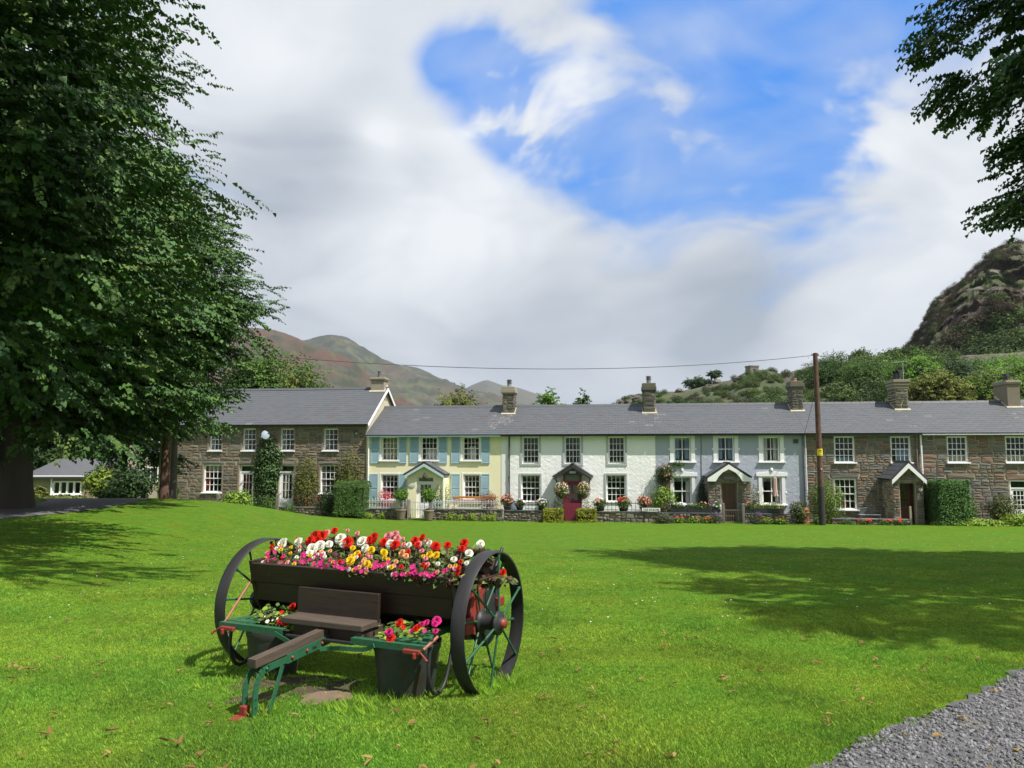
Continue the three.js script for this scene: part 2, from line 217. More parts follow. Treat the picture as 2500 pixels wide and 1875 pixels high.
const crag = hill('crag', 'steep dark rocky crag with heather and gullies', [[2130, 935, 235], [2190, 880, 235], [2217, 850, 235], [2240, 820, 236], [2265, 780, 237], [2280, 744, 238], [2325, 701, 240], [2380, 658, 242], [2422, 624, 244], [2450, 604, 246], [2520, 585, 248], [2640, 560, 250], [2800, 560, 250], [3000, 640, 250]],
  { crag: true, nx: 300, nt: 170, front: .62, back: .3, foot: 5, amp: 4, scale: .055, pow: .72, color: (x, h, z, t) => { const n = fbm(x * .06, h * .06, z * .06, 4), m = fbm(x * .2, h * .25, z * .2, 4); let c = mix3([.026, .014, .009], [.07, .04, .02], smooth(-.2, .25, m)); c = mix3(c, [.04, .055, .016], smooth(-.02, .16, n + m * .3)); return mix3(c, rockMix(x, h * .7, z), smooth(.1, .2, fbm(x * .09, h * .12, z * .09 + 4, 4) + .15 * m) * .85); } });
// ------------------------------------------------------------ foliage
class Leaves {                       // leaf-sized faces gathered into one geometry with a colour of its own for each leaf
  constructor() { this.p = []; this.c = []; this.i = []; this.n = []; }
  leaf(pos, dir, nor, len, wid, col, full = false, fold = .25) {
    const s = V3().crossVectors(dir, nor).normalize(), n = V3().crossVectors(s, dir).normalize(), b = this.p.length / 3;
    const put = (a, w, h) => { this.p.push(pos.x + dir.x * a + s.x * w + n.x * h, pos.y + dir.y * a + s.y * w + n.y * h, pos.z + dir.z * a + s.z * w + n.z * h); this.n.push(n.x + s.x * w / wid * .5, n.y + s.y * w / wid * .5, n.z + s.z * w / wid * .5); this.c.push(col[0], col[1], col[2]); };
    const f = fold * wid;
    if (full) { put(0, 0, 0); put(len * .22, wid * .5, f * .8); put(len * .62, wid * .4, f * .5); put(len, 0, -f * .5); put(len * .62, -wid * .4, f * .5); put(len * .22, -wid * .5, f * .8); this.i.push(b, b + 1, b + 2, b, b + 2, b + 3, b, b + 3, b + 4, b, b + 4, b + 5); }
    else { put(0, 0, 0); put(len * .42, wid * .5, f); put(len, 0, -f * .4); put(len * .42, -wid * .5, f); this.i.push(b, b + 1, b + 2, b, b + 2, b + 3); }
  }
  petal(pos, dir, nor, len, wid, col, cup) { const s = V3().crossVectors(dir, nor).normalize(), n = V3().crossVectors(s, dir).normalize(), b = this.p.length / 3, put = (a, w, h) => { this.p.push(pos.x + dir.x * a + s.x * w + n.x * h, pos.y + dir.y * a + s.y * w + n.y * h, pos.z + dir.z * a + s.z * w + n.z * h); this.n.push(n.x + s.x * w / wid * .6, n.y + s.y * w / wid * .6, n.z + s.z * w / wid * .6); this.c.push(...col); }; put(0, 0, 0); put(len * .4, wid * .42, cup * len); put(len * .78, wid * .5, cup * len * 1.3); put(len * .98, wid * .22, cup * len * .6); put(len, -wid * .1, cup * len * .9); put(len * .8, -wid * .48, cup * len * 1.2); put(len * .4, -wid * .42, cup * len); for (let k = 1; k < 6; k++) this.i.push(b, b + k, b + k + 1); }
  geo() { const g = new THREE.BufferGeometry(); g.setAttribute('position', new THREE.Float32BufferAttribute(this.p, 3)); g.setAttribute('normal', new THREE.Float32BufferAttribute(this.n, 3)); g.setAttribute('color', new THREE.Float32BufferAttribute(this.c, 3)); g.setIndex(this.i); return g; }
}
const leafMat = new THREE.MeshPhysicalMaterial({ color: 0xffffff, vertexColors: true, roughness: .6, specularIntensity: .35, transmission: .34, thickness: 0, side: THREE.DoubleSide });
const dullLeaf = new THREE.MeshPhysicalMaterial({ color: 0xffffff, vertexColors: true, roughness: .85, specularIntensity: .2, transmission: .34, thickness: 0, side: THREE.DoubleSide });
const petalMat = new THREE.MeshPhysicalMaterial({ color: 0xffffff, vertexColors: true, roughness: .8, specularIntensity: .2, transmission: .25, thickness: 0, side: THREE.DoubleSide });
const barkMat = std([.085, .07, .055], .95, { map: T.stone, bumpMap: T.stoneBump, bumpScale: .02 });
const rv = (r, k = 1) => V3((r() - .5) * 2 * k, (r() - .5) * 2 * k, (r() - .5) * 2 * k);
const pick = (r, a) => a[Math.floor(r() * a.length) % a.length];
const jit = (r, c, k = .25) => { const a = 1 + (r() - .5) * 2 * k, b = (r() - .5) * k * .5; return [Math.max(.002, c[0] * a * (1 + b)), Math.max(.002, c[1] * a), Math.max(.002, c[2] * a * (1 - b))]; };
function unit(r) { const z = r() * 2 - 1, a = r() * Math.PI * 2, s = Math.sqrt(1 - z * z); return V3(s * Math.cos(a), z, s * Math.sin(a)); }

// a tree: tapered trunk with limbs, crown of leafy sprays through the volume of its lobes
function tree(o) {
  const r = rng(o.seed), g = thing(o.name || 'lime_tree', o.label, 'tree', o.at, 0, o.group);
  const limbs = [], th = o.height, tr = o.trunk;
  limbs.push(tube([[0, -.2, 0], [.04, th * .12, .02], [(o.lean || 0) * .4, th * .35, 0], [(o.lean || 0), th * .72, .1]], 1, 14, 9));
  { const p = limbs[0].attributes.position, top = th * .72; for (let i = 0; i < p.count; i++) { const ring = Math.floor(i / 10), t = ring / 14, k = tr * (lerp(1, .28, t) + .35 * Math.exp(-t * 16)); const c = new THREE.CatmullRomCurve3([V3(0, -.2, 0), V3(.04, th * .12, .02), V3((o.lean || 0) * .4, th * .35, 0), V3(o.lean || 0, top, .1)]).getPointAt(t); p.setXYZ(i, c.x + (p.getX(i) - c.x) * k, c.y + (p.getY(i) - c.y) * k, c.z + (p.getZ(i) - c.z) * k); } limbs[0].computeVertexNormals(); }
  const vol = o.lobes.map(l => l[3] * l[4] * l[5] * (l[6] || 1)), tot = vol.reduce((a, b) => a + b), L = new Leaves();
  for (let k = 0; k < (o.limbs || 14); k++) { const l = pick(r, o.lobes), d = unit(r), e = V3(l[0] + d.x * l[3] * .75, l[1] + d.y * l[4] * .7, l[2] + d.z * l[5] * .75), y0 = clamp(e.y * .6 + (r() - .3) * th * .1, th * .14, th * .62), s = V3((o.lean || 0) * y0 / (th * .72), y0, 0); limbs.push(bar(s.toArray(), s.clone().lerp(e, .5).add(V3(0, .3, 0)).toArray(), tr * .3, 5, tr * .16)); limbs.push(bar(s.clone().lerp(e, .5).add(V3(0, .3, 0)).toArray(), e.toArray(), tr * .16, 4, tr * .05)); }
  part(g, 'trunk', merge(limbs), o.bark || barkMat);
  const ls = o.leaf, n = o.sprays, clumps = [];
  for (let k = 0; k < (o.clumps || 0); k++) { let q = r() * tot, li = 0; while (li < vol.length - 1 && (q -= vol[li]) > 0) li++; const d = unit(r), l = o.lobes[li], e = .8 + .24 * r() + (o.rag || .2) * noise(d.x * 2.3 + li * 7, d.y * 2.3, d.z * 2.3); clumps.push([V3(l[0] + d.x * l[3] * e, l[1] + d.y * l[4] * e, l[2] + d.z * l[5] * e), d, (.7 + r() * .7) * (o.clumpR || 1)]); }
  for (let k = 0; k < n; k++) {
    let q = r() * tot, li = 0; while (li < vol.length - 1 && (q -= vol[li]) > 0) li++;
    const l = o.lobes[li], d = unit(r), rr = Math.pow(r(), o.bias || .3), bump = 1 + (o.rag || .2) * (noise(d.x * 2.3 + li * 7, d.y * 2.3, d.z * 2.3) + .6 * noise(d.x * 6, d.y * 6 + li * 5, d.z * 6)) * 1.2;
    let p = V3(l[0] + d.x * l[3] * rr * bump, l[1] + d.y * l[4] * rr * bump, l[2] + d.z * l[5] * rr * bump), big = 1;
    if (clumps.length) { if (r() < .74) { const c = pick(r, clumps), q = unit(r).multiplyScalar(Math.pow(r(), .5)); p = c[0].clone().add(V3(q.x * c[2] * 1.25, q.y * c[2] * .36, q.z * c[2] * 1.25)).addScaledVector(c[1], q.x * .2); p.y -= .3 * V3(q.x, 0, q.z).length() * c[2]; d.copy(c[1]).add(V3(q.x, q.y, q.z).multiplyScalar(.7)).normalize(); } else { const e = .35 + .45 * r(); p.set(l[0] + d.x * l[3] * e, l[1] + d.y * l[4] * e, l[2] + d.z * l[5] * e); big = 1.7; } }
    const out = V3(d.x, d.y * .45 - .12, d.z).add(rv(r, .45)).normalize(), len = (o.spray || .6) * (.6 + r() * .8), m = o.per || 12;
    const up = V3(0, 1, 0).addScaledVector(d, .55).add(rv(r, .25)).normalize(), side = V3().crossVectors(out, up).normalize(), tone = jit(r, pick(r, o.palette), .2);
    for (let i = 0; i < m; i++) {
      const t = (i + .5) / m, pp = p.clone().addScaledVector(out, (t - .35) * len).addScaledVector(V3(0, -1, 0), t * t * len * .13), sg = i & 1 ? 1 : -1;
      const dir = out.clone().multiplyScalar(.55).addScaledVector(side, sg * .9).addScaledVector(V3(0, -1, 0), .3 + r() * .4).add(rv(r, .3)).normalize();
      const nn = up.clone().add(rv(r, .55)).normalize(), sz = big * ls * (.65 + r() * .7);
      L.leaf(pp, dir, nn, sz, sz * .95, jit(r, tone, .15), !!o.full && big === 1);
    }
  }
  const c = part(g, 'crown', L.geo(), o.mat || leafMat, 'stuff');
  return g;
}
// shrubs, hedges, flowering plants: leaves spread through a ball, box, column or cone; flowers on the outside
function leafCloud(o, r) {
  const L = new Leaves(), [rx, ry, rz] = o.size;
  for (let k = 0; k < o.n; k++) {
    let p, nd;
    if (o.shape === 'box') {
      const f = r(), a = (r() - .5) * 2, b = (r() - .5) * 2; const ax = ry * rz, ay = rx * rz, az = rx * ry, s = (ax + ay + az) * f;
      if (s < ax) { const sg = r() < .5 ? -1 : 1; p = V3(sg * rx, a * ry, b * rz); nd = V3(sg, 0, 0); } else if (s < ax + ay) { const sg = r() < .85 ? 1 : -1; p = V3(a * rx, sg * ry, b * rz); nd = V3(0, sg, 0); } else { const sg = r() < .75 ? 1 : -1; p = V3(a * rx, b * ry, sg * rz); nd = V3(0, 0, sg); }
      const q = 1 - .12 * r(); p.multiplyScalar(q); const e = .035 * noise(p.x * 3 + o.seed, p.y * 3, p.z * 3) * 2; p.addScaledVector(nd, e);
      if (o.round) { const cr = o.round, m = V3(Math.max(0, Math.abs(p.x) - rx + cr), Math.max(0, Math.abs(p.y) - ry + cr), Math.max(0, Math.abs(p.z) - rz + cr)), ml = m.length(); if (ml > cr) { const k2 = cr / ml; p.x = Math.sign(p.x) * (rx - cr + m.x * k2); p.y = Math.sign(p.y) * (ry - cr + m.y * k2); p.z = Math.sign(p.z) * (rz - cr + m.z * k2); } }
    } else {
      const d = unit(r), rr = Math.pow(r(), .35), bm = 1 + (o.rag ?? .22) * (noise(d.x * 2.2 + o.seed, d.y * 2.2, d.z * 2.2) * 1.3 + .7 * noise(d.x * 5, d.y * 5 + o.seed, d.z * 5)); nd = d;
      p = V3(d.x * rx, d.y * ry, d.z * rz).multiplyScalar(rr * bm);
      if (o.shape === 'cone') { const t = clamp((p.y / ry + 1) / 2); p.x *= lerp(1.25, .25, t); p.z *= lerp(1.25, .25, t); }
    }
    const sz = o.leaf * (.6 + r() * .8), nn = nd.clone().add(V3(0, .45, 0)).add(rv(r, o.wild ?? .55)).normalize(); let dir = rv(r).add(V3(0, o.drop ?? -.2, 0)).addScaledVector(nd, .5); dir.addScaledVector(nn, -dir.dot(nn) * .7).normalize();
    p.y += ry; if (p.y < -.02) p.y = r() * .1;
    L.leaf(p, dir, nn, sz * (o.long || 1), sz * (o.narrow || .7), jit(r, pick(r, o.palette), .28));
  }
  return L;
}
function petals(L, r, c, nor, R, col, kind) {      // one bloom: a flat five-petalled flower or a ruffled double rosette
  const t = Math.abs(nor.y) < .9 ? V3(0, 1, 0) : V3(1, 0, 0), a = V3().crossVectors(nor, t).normalize(), b = V3().crossVectors(nor, a);
  const ring = (n, rad, tilt, ph, sc) => { for (let i = 0; i < n; i++) { const q = ph + i / n * Math.PI * 2 + (r() - .5) * .3, d = a.clone().multiplyScalar(Math.cos(q)).addScaledVector(b, Math.sin(q)), dir = d.clone().multiplyScalar(Math.cos(tilt)).addScaledVector(nor, Math.sin(tilt)).normalize(), nn = nor.clone().multiplyScalar(Math.cos(tilt)).addScaledVector(d, -Math.sin(tilt)).add(rv(r, .15)).normalize(); L.petal(c.clone().addScaledVector(d, rad * .06).add(rv(r, rad * .06)), dir, nn, rad * sc, rad * sc * (kind === 'flat' ? .95 : 1.15), jit(r, col, .12), .12 + r() * .12); } };
  if (kind === 'flat') ring(5, R, .15 + r() * .2, r() * 6, 1);
  else { ring(7, R, -.1, r() * 6, .95); ring(8, R * .95, .35, r() * 6, .9); ring(8, R * .85, .75, r() * 6, .85); ring(7, R * .72, 1.1, r() * 6, .8); ring(4, R * .6, 1.4, r() * 6, .75); }
}
function flowerGeo(r, pts, col, kind) { const L = new Leaves(); for (const [p, n, R] of pts) petals(L, r, p, n, R, col, kind); return L.geo(); }
const GREEN = { mid: [[.075, .15, .022], [.09, .17, .026], [.06, .12, .02]], dark: [[.03, .07, .016], [.042, .088, .02], [.026, .058, .014]], lime: [[.24, .36, .03], [.19, .31, .025], [.28, .38, .04]], gold: [[.42, .40, .02], [.32, .34, .016], [.18, .24, .02]], grey: [[.11, .13, .07], [.13, .15, .085]], olive: [[.13, .15, .024], [.16, .175, .03], [.095, .12, .022]], bright: [[.11, .22, .022], [.13, .25, .026], [.085, .18, .02]] };
// a shrub seen between photograph pixels x0..x1, y0..y1, standing w metres in front of the fronts
function shrub(o) {
  const r = rng(o.seed), q = rect(o.x0, o.y0, o.x1, o.y1, o.w), hu = (q.u1 - q.u0) / 2, base = o.base ?? Math.min(q.v0, gyAt((q.u0 + q.u1) / 2, o.w)), ry = (q.v1 - base) / 2, hd = o.hd ?? Math.min(hu, .6), c = fw((q.u0 + q.u1) / 2, base, o.w);
  const g = thing(o.name || 'shrub', o.label, o.cat || 'shrub', c.toArray(), -TH, o.group), lift = o.lift || 0;
  const area = 4 * (hu * ry + hd * ry + hu * hd) , n = o.n || Math.round(clamp(area * 1.6 / (o.leaf * o.leaf * .5), 150, 9000));
  const L = leafCloud({ ...o, n, size: [hu, ry - lift / 2, hd] }, r), geo = L.geo(); if (lift) geo.translate(0, lift, 0);
  part(g, 'foliage', geo, o.dull ? dullLeaf : leafMat, 'stuff');
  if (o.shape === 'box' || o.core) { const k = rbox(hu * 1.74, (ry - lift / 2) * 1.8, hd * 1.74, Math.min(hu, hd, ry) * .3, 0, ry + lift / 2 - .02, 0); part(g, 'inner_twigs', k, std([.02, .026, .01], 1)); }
  const st = []; for (let k = 0; k < (o.stems || 4); k++) { const a = r() * 6.28, e = V3(Math.cos(a) * hu * .5 * (lift ? .1 : 1), (lift || ry * .9), Math.sin(a) * hd * .5 * (lift ? .1 : 1)); st.push(bar([Math.cos(a) * .03, -.03, Math.sin(a) * .03], e.toArray(), o.stemR || .018, 5, (o.stemR || .018) * .6)); }
  part(g, 'stems', merge(st), barkMat, 'stuff');
  for (const f of o.flowers || []) { const L2 = new Leaves(); for (let k = 0; k < f.n; k++) { const d = unit(r); if (d.y < -.35) d.y = -d.y; if (d.z < -.3) d.z = -d.z; let p; if (o.shape === 'box') { p = V3((r() - .5) * 1.9 * hu, ry * 2 * (f.low ? r() : .6 + .45 * r()), hd * (r() < .7 ? 1 : r())); d.set(0, .6, .8); } else p = V3(d.x * hu, ry + lift / 2 + d.y * ry, d.z * hd).multiplyScalar(1); if (f.top) { p.y = (1.6 + .5 * r()) * ry; } petals(L2, r, p, d.clone().add(V3(0, .2, .4)).add(rv(r, .3)).normalize(), f.r * (.75 + r() * .5), f.c, f.kind || 'flat'); } part(g, 'flowers', L2.geo(), petalMat, 'stuff'); }
  return g;
}
const gyAt = (u, w) => { const p = fw(u, 0, w); return gy(p.x, p.z); };
// ------------------------------------------------------------ building materials
const M = {
  white: std([.80, .80, .79], .55), frameWhite: std([.82, .82, .81], .45),
  plasterWhite: std([.88, .88, .86], .9, { map: T.plasterTone, bumpMap: T.plaster, bumpScale: .022 }),
  plasterGrey: std([.40, .43, .495], .9, { map: T.plasterTone, bumpMap: T.plaster, bumpScale: .022 }),
  plasterYellow: std([.84, .79, .52], .85, { map: T.plasterTone }), smoothWhite: std([.8, .8, .79], .8, { map: T.plasterTone }),
  greyPaint: std([.44, .46, .46], .8, { map: T.plasterTone }), blue: std([.33, .49, .56], .6), paleBlue: std([.42, .55, .57], .6), fenceBlue: std([.52, .60, .68], .5),
  mortar: std([.38, .34, .27], .98, { map: T.mortar, bumpMap: T.stoneBump, bumpScale: .02 }), earthCore: std([.26, .225, .175], .98, { map: T.mortar }),
  deck: std([.06, .06, .065], .95), black: std([.025, .025, .027], .5), iron: std([.04, .04, .045], .6), leadGrey: std([.2, .21, .22], .7), lime: std([.5, .48, .38], .95, { map: T.mortar }),
  glass: new THREE.MeshPhysicalMaterial({ color: 0xffffff, roughness: .03, transmission: 1, thickness: 0, ior: 1.28 }),
  room: std([.2, .175, .145], .95), crimson: std([.17, .014, .036], .5), crimsonDark: std([.13, .012, .028], .5), oak: std([.11, .042, .022], .5, { map: T.wood }), greyWood: std([.2, .18, .15], .9, { map: T.wood }),
  terracotta: std([.36, .135, .07], .85, { map: T.stone }), clay: std([.26, .14, .09], .9, { map: T.stone }), orangeWood: std([.5, .2, .05], .6, { map: T.wood }), plastic: std([.018, .018, .02], .5),
  soil: std([.035, .024, .017], 1, { map: T.stone }), concrete: std([.3, .26, .2], .95, { map: T.stone, bumpMap: T.stoneBump, bumpScale: .01 }), poleWood: std([.13, .065, .045], .9, { map: T.wood }),
};
const tint = (c, bump = .012) => std(c, .95, { map: T.stone, bumpMap: T.stoneBump, bumpScale: bump });
const STONES = { brown: [[0.185, 0.145, 0.105], [0.153, 0.12, 0.09], [0.224, 0.185, 0.141], [0.132, 0.11, 0.088], [0.189, 0.164, 0.132], [0.235, 0.199, 0.156], [0.17, 0.159, 0.141]].map(c => tint(c)), mixed: [[0.196, 0.159, 0.12], [0.15, 0.143, 0.127], [0.187, 0.183, 0.17], [0.228, 0.189, 0.143], [0.207, 0.127, 0.091], [0.132, 0.115, 0.098], [0.242, 0.213, 0.17], [0.165, 0.159, 0.146], [0.243, 0.157, 0.114]].map(c => tint(c)), grey: [[.13, .12, .10], [.10, .093, .08], [.16, .145, .12], [.085, .078, .068]].map(c => tint(c)), wall: [[.16, .14, .11], [.21, .185, .15], [.12, .105, .085], [.25, .215, .165], [.14, .135, .12]].map(c => tint(c)) };
const SLATES = [[0.0897, 0.0954, 0.1046], [0.0954, 0.1012, 0.1092], [0.0851, 0.0909, 0.1], [0.0966, 0.0989, 0.1058], [0.092, 0.0978, 0.1092], [0.0874, 0.092, 0.0989]].map(c => std(c, .62, { map: T.slate }));
const slateStained = std([1, 1, 1.02], .8, { map: T.slateStain }), slateOdd = [std([.14, .14, .145], .7, { map: T.slate }), std([.11, .08, .076], .75, { map: T.slate })];

// irregular stones: an eight-sided outline, chamfered, with a slightly domed face
const stoneGeos = (() => { const r = rng(5), out = []; for (let v = 0; v < 8; v++) { const base = [[-.5, -.38], [-.44, -.5], [.44, -.5], [.5, -.38], [.5, .38], [.44, .5], [-.44, .5], [-.5, .38]].map(([x, y]) => [clamp(x * (1 - r() * .07) + (r() - .5) * .07, -.5, .5), clamp(y * (1 - r() * .12) + (r() - .5) * .10, -.5, .5)]); const p = [], uv = [], off = r(), P = (k, s, z) => [base[k % 8][0] * s, base[k % 8][1] * s, z], tri = (a, b, c) => { p.push(...a, ...b, ...c); for (const q of [a, b, c]) uv.push(q[0] * .5 + off, q[1] * .5 + off); }, C = [(r() - .5) * .2, (r() - .5) * .2, .5 + r() * .12], zf = base.map(() => .36 + r() * .16); for (let k = 0; k < 8; k++) { const a = P(k, 1, -.5), b = P(k + 1, 1, -.5), c = P(k, 1, .12), d = P(k + 1, 1, .12), e = P(k, .93, zf[k]), f = P(k + 1, .93, zf[(k + 1) % 8]); tri(a, b, d); tri(a, d, c); tri(c, d, f); tri(c, f, e); tri(e, f, C); } const g = new THREE.BufferGeometry(); g.setAttribute('position', new THREE.Float32BufferAttribute(p, 3)); g.setAttribute('uv', new THREE.Float32BufferAttribute(uv, 2)); g.computeVertexNormals(); out.push(g); } return out; })();
function splitRubble(rects, r, o) {
  const out = [], todo = rects.slice();
  while (todo.length) { const [x0, x1, y0, y1] = todo.pop(), w = x1 - x0, h = y1 - y0; if (w < .05 || h < .035) continue;
    const hm = o.h * (.6 + r() * .9), wm = o.w * (.6 + r() * .9);
    if (h > hm && (h / hm > w / wm || w < wm)) { const t = h > 2.4 * hm ? (hm * (.8 + .4 * r())) / h : .36 + r() * .28, y = y0 + h * t; todo.push([x0, x1, y0, y], [x0, x1, y, y1]); }
    else if (w > wm) { const x = x0 + w * (.3 + r() * .4); todo.push([x0, x, y0, y1], [x, x1, y0, y1]); }
    else out.push([x0, x1, y0, y1]); }
  return out;
}
function freeRects(x0, x1, y0, y1, holes) {          // the wall round its openings, as rectangles
  const ys = [...new Set([y0, y1, ...holes.flatMap(h => [h[2], h[3]])].filter(y => y >= y0 && y <= y1))].sort((a, b) => a - b), out = [];
  for (let k = 0; k < ys.length - 1; k++) { const a = ys[k], b = ys[k + 1], m = (a + b) / 2, cut = holes.filter(h => h[2] < m && h[3] > m).sort((p, q) => p[0] - q[0]); let x = x0; for (const c of cut) { if (c[0] > x) out.push([x, Math.min(c[0], x1), a, b]); x = Math.max(x, c[1]); } if (x < x1) out.push([x, x1, a, b]); }
  // join rectangles above each other with the same sides
  for (let i = 0; i < out.length; i++) for (let j = i + 1; j < out.length; j++) if (out[j] && out[i] && Math.abs(out[i][0] - out[j][0]) < 1e-4 && Math.abs(out[i][1] - out[j][1]) < 1e-4 && Math.abs(out[i][3] - out[j][2]) < 1e-4) { out[i][3] = out[j][3]; out.splice(j, 1); j = i; }
  return out;
}
function setStones(parent, list, mats, r, o = {}) {     // list of [x0,x1,y0,y1] on the plane z; the largest 300 one by one, the rest joined
  list = list.sort((a, b) => (b[1] - b[0]) * (b[3] - b[2]) - (a[1] - a[0]) * (a[3] - a[2])); const rest = [], gap = o.gap ?? .012, depth = o.depth || .09;
  list.forEach((s, i) => { const w = s[1] - s[0] - gap, h = s[3] - s[2] - gap; if (w < .02 || h < .02) return; const geo = pick(r, stoneGeos), z = (o.z || 0) + (r() - .5) * (o.uneven ?? .016) - depth / 2, X = (s[0] + s[1]) / 2, Y = (s[2] + s[3]) / 2, m = pick(r, mats);
    if (i < (o.max ?? 300)) { const q = part(parent, 'stone', geo, m); q.scale.set(w, h, depth); q.position.set(X, Y, z); if (o.ry) { q.rotation.y = o.ry; q.position.set(o.ox + Math.cos(o.ry) * X + Math.sin(o.ry) * z, Y, o.oz - Math.sin(o.ry) * X + Math.cos(o.ry) * z); } }
    else if (!o.ry) { const g2 = geo.clone(); g2.scale(w, h, depth); g2.translate(X, Y, z); rest.push(g2); } });
  if (rest.length) { const m = part(parent, 'small_stones', merge(rest), mats[0], 'stuff'); }
}

// ------------------------------------------------------------ windows and doors; all in the house's own axes (x along the front, y up, z out)
function sashParts(win, name, x0, x1, y0, y1, z, cols, rows, mat, bw = .026, fr = .036) {
  const g = [span(x0, x0 + fr, y0, y1, z - .02, z + .02), span(x1 - fr, x1, y0, y1, z - .02, z + .02), span(x0 + fr, x1 - fr, y0, y0 + fr, z - .02, z + .02), span(x0 + fr, x1 - fr, y1 - fr, y1, z - .02, z + .02)];
  const xi = x0 + fr, xe = x1 - fr, yi = y0 + fr, ye = y1 - fr, pw = (xe - xi) / cols, ph = (ye - yi) / rows;
  for (let c = 1; c < cols; c++) g.push(span(xi + c * pw - bw / 2, xi + c * pw + bw / 2, yi, ye, z - .014, z + .014));
  for (let k = 1; k < rows; k++) g.push(span(xi, xe, yi + k * ph - bw / 2, yi + k * ph + bw / 2, z - .0125, z + .0125));
  part(win, name, merge(g), mat);
  const pane = new THREE.BoxGeometry(pw, ph, .004);
  for (let c = 0; c < cols; c++) for (let k = 0; k < rows; k++) part(win, 'pane', pane, M.glass).position.set(xi + (c + .5) * pw, yi + (k + .5) * ph, z - .006);
}
function curtainGeo(x0, x1, y0, y1, z) { const g = new THREE.PlaneGeometry(x1 - x0, y1 - y0, 24, 1), p = g.attributes.position; for (let i = 0; i < p.count; i++) p.setZ(i, .025 * Math.sin(p.getX(i) * 48)); g.computeVertexNormals(); g.translate((x0 + x1) / 2, (y0 + y1) / 2, z); return g; }
const cloth = (c) => new THREE.MeshPhysicalMaterial({ color: rgb(...c), roughness: 1, transmission: .3, thickness: 0, side: THREE.DoubleSide });
const CLOTH = { cream: cloth([.5, .47, .36]), white: cloth([.7, .7, .7]), red: cloth([.42, .01, .03]), blue: cloth([.2, .33, .46]), green: cloth([.33, .42, .35]), grey: cloth([.4, .4, .38]), lilac: cloth([.35, .33, .42]) };
function makeWindow(h, x0, x1, y0, y1, o = {}) {
  const win = grp(h, 'window'), fr = o.frame || M.frameWhite, d = o.set ?? .10, f = .04, gap = .004;
  part(win, 'frame', merge([span(x0 + gap, x0 + f, y0 + gap, y1 - gap, -d - .09, -d), span(x1 - f, x1 - gap, y0 + gap, y1 - gap, -d - .09, -d), span(x0 + f, x1 - f, y1 - f, y1 - gap, -d - .09, -d), span(x0 + f, x1 - f, y0 + gap, y0 + f * .8, -d - .09, -d)]), fr);
  const ym = lerp(y0, y1, o.split || .5), c = o.cols || 4, rt = o.top || 2, rb = o.bottom || 2;
  sashParts(win, 'upper_sash', x0 + f, x1 - f, ym - .02, y1 - f, -d - .035, c, rt, fr, o.bw);
  sashParts(win, 'lower_sash', x0 + f, x1 - f, y0 + f * .8, ym + .025, -d - .08, c, rb, fr, o.bw);
  if (o.sill !== false) part(win, 'sill', rbox(x1 - x0 + (o.sillOut ?? .14), .07, .2 + d, .012, (x0 + x1) / 2, y0 - .033, -d / 2 + .0), o.sillMat || fr);
  for (const [a, b, e, f2, m] of o.curtains || []) part(win, 'curtain', curtainGeo(lerp(x0, x1, a), lerp(x0, x1, b), lerp(y0, y1, e), lerp(y0, y1, f2), -d - .2), m);
  if (o.band) { const b = o.band, t = o.bandOut || .03, m = o.bandMat; part(win, 'surround', merge([span(x0 - b, x0 - .001, y0 - (o.bandLow ?? b), y1 + b, -.03, t), span(x1 + .001, x1 + b, y0 - (o.bandLow ?? b), y1 + b, -.03, t), span(x0 - .001, x1 + .001, y1 + .001, y1 + b, -.03, t - .001), ...(o.bandLow === 0 ? [] : [span(x0 - .001, x1 + .001, y0 - (o.bandLow ?? b), y0 - .001, -.03, t - .001)])]), m); }
  return win;
}
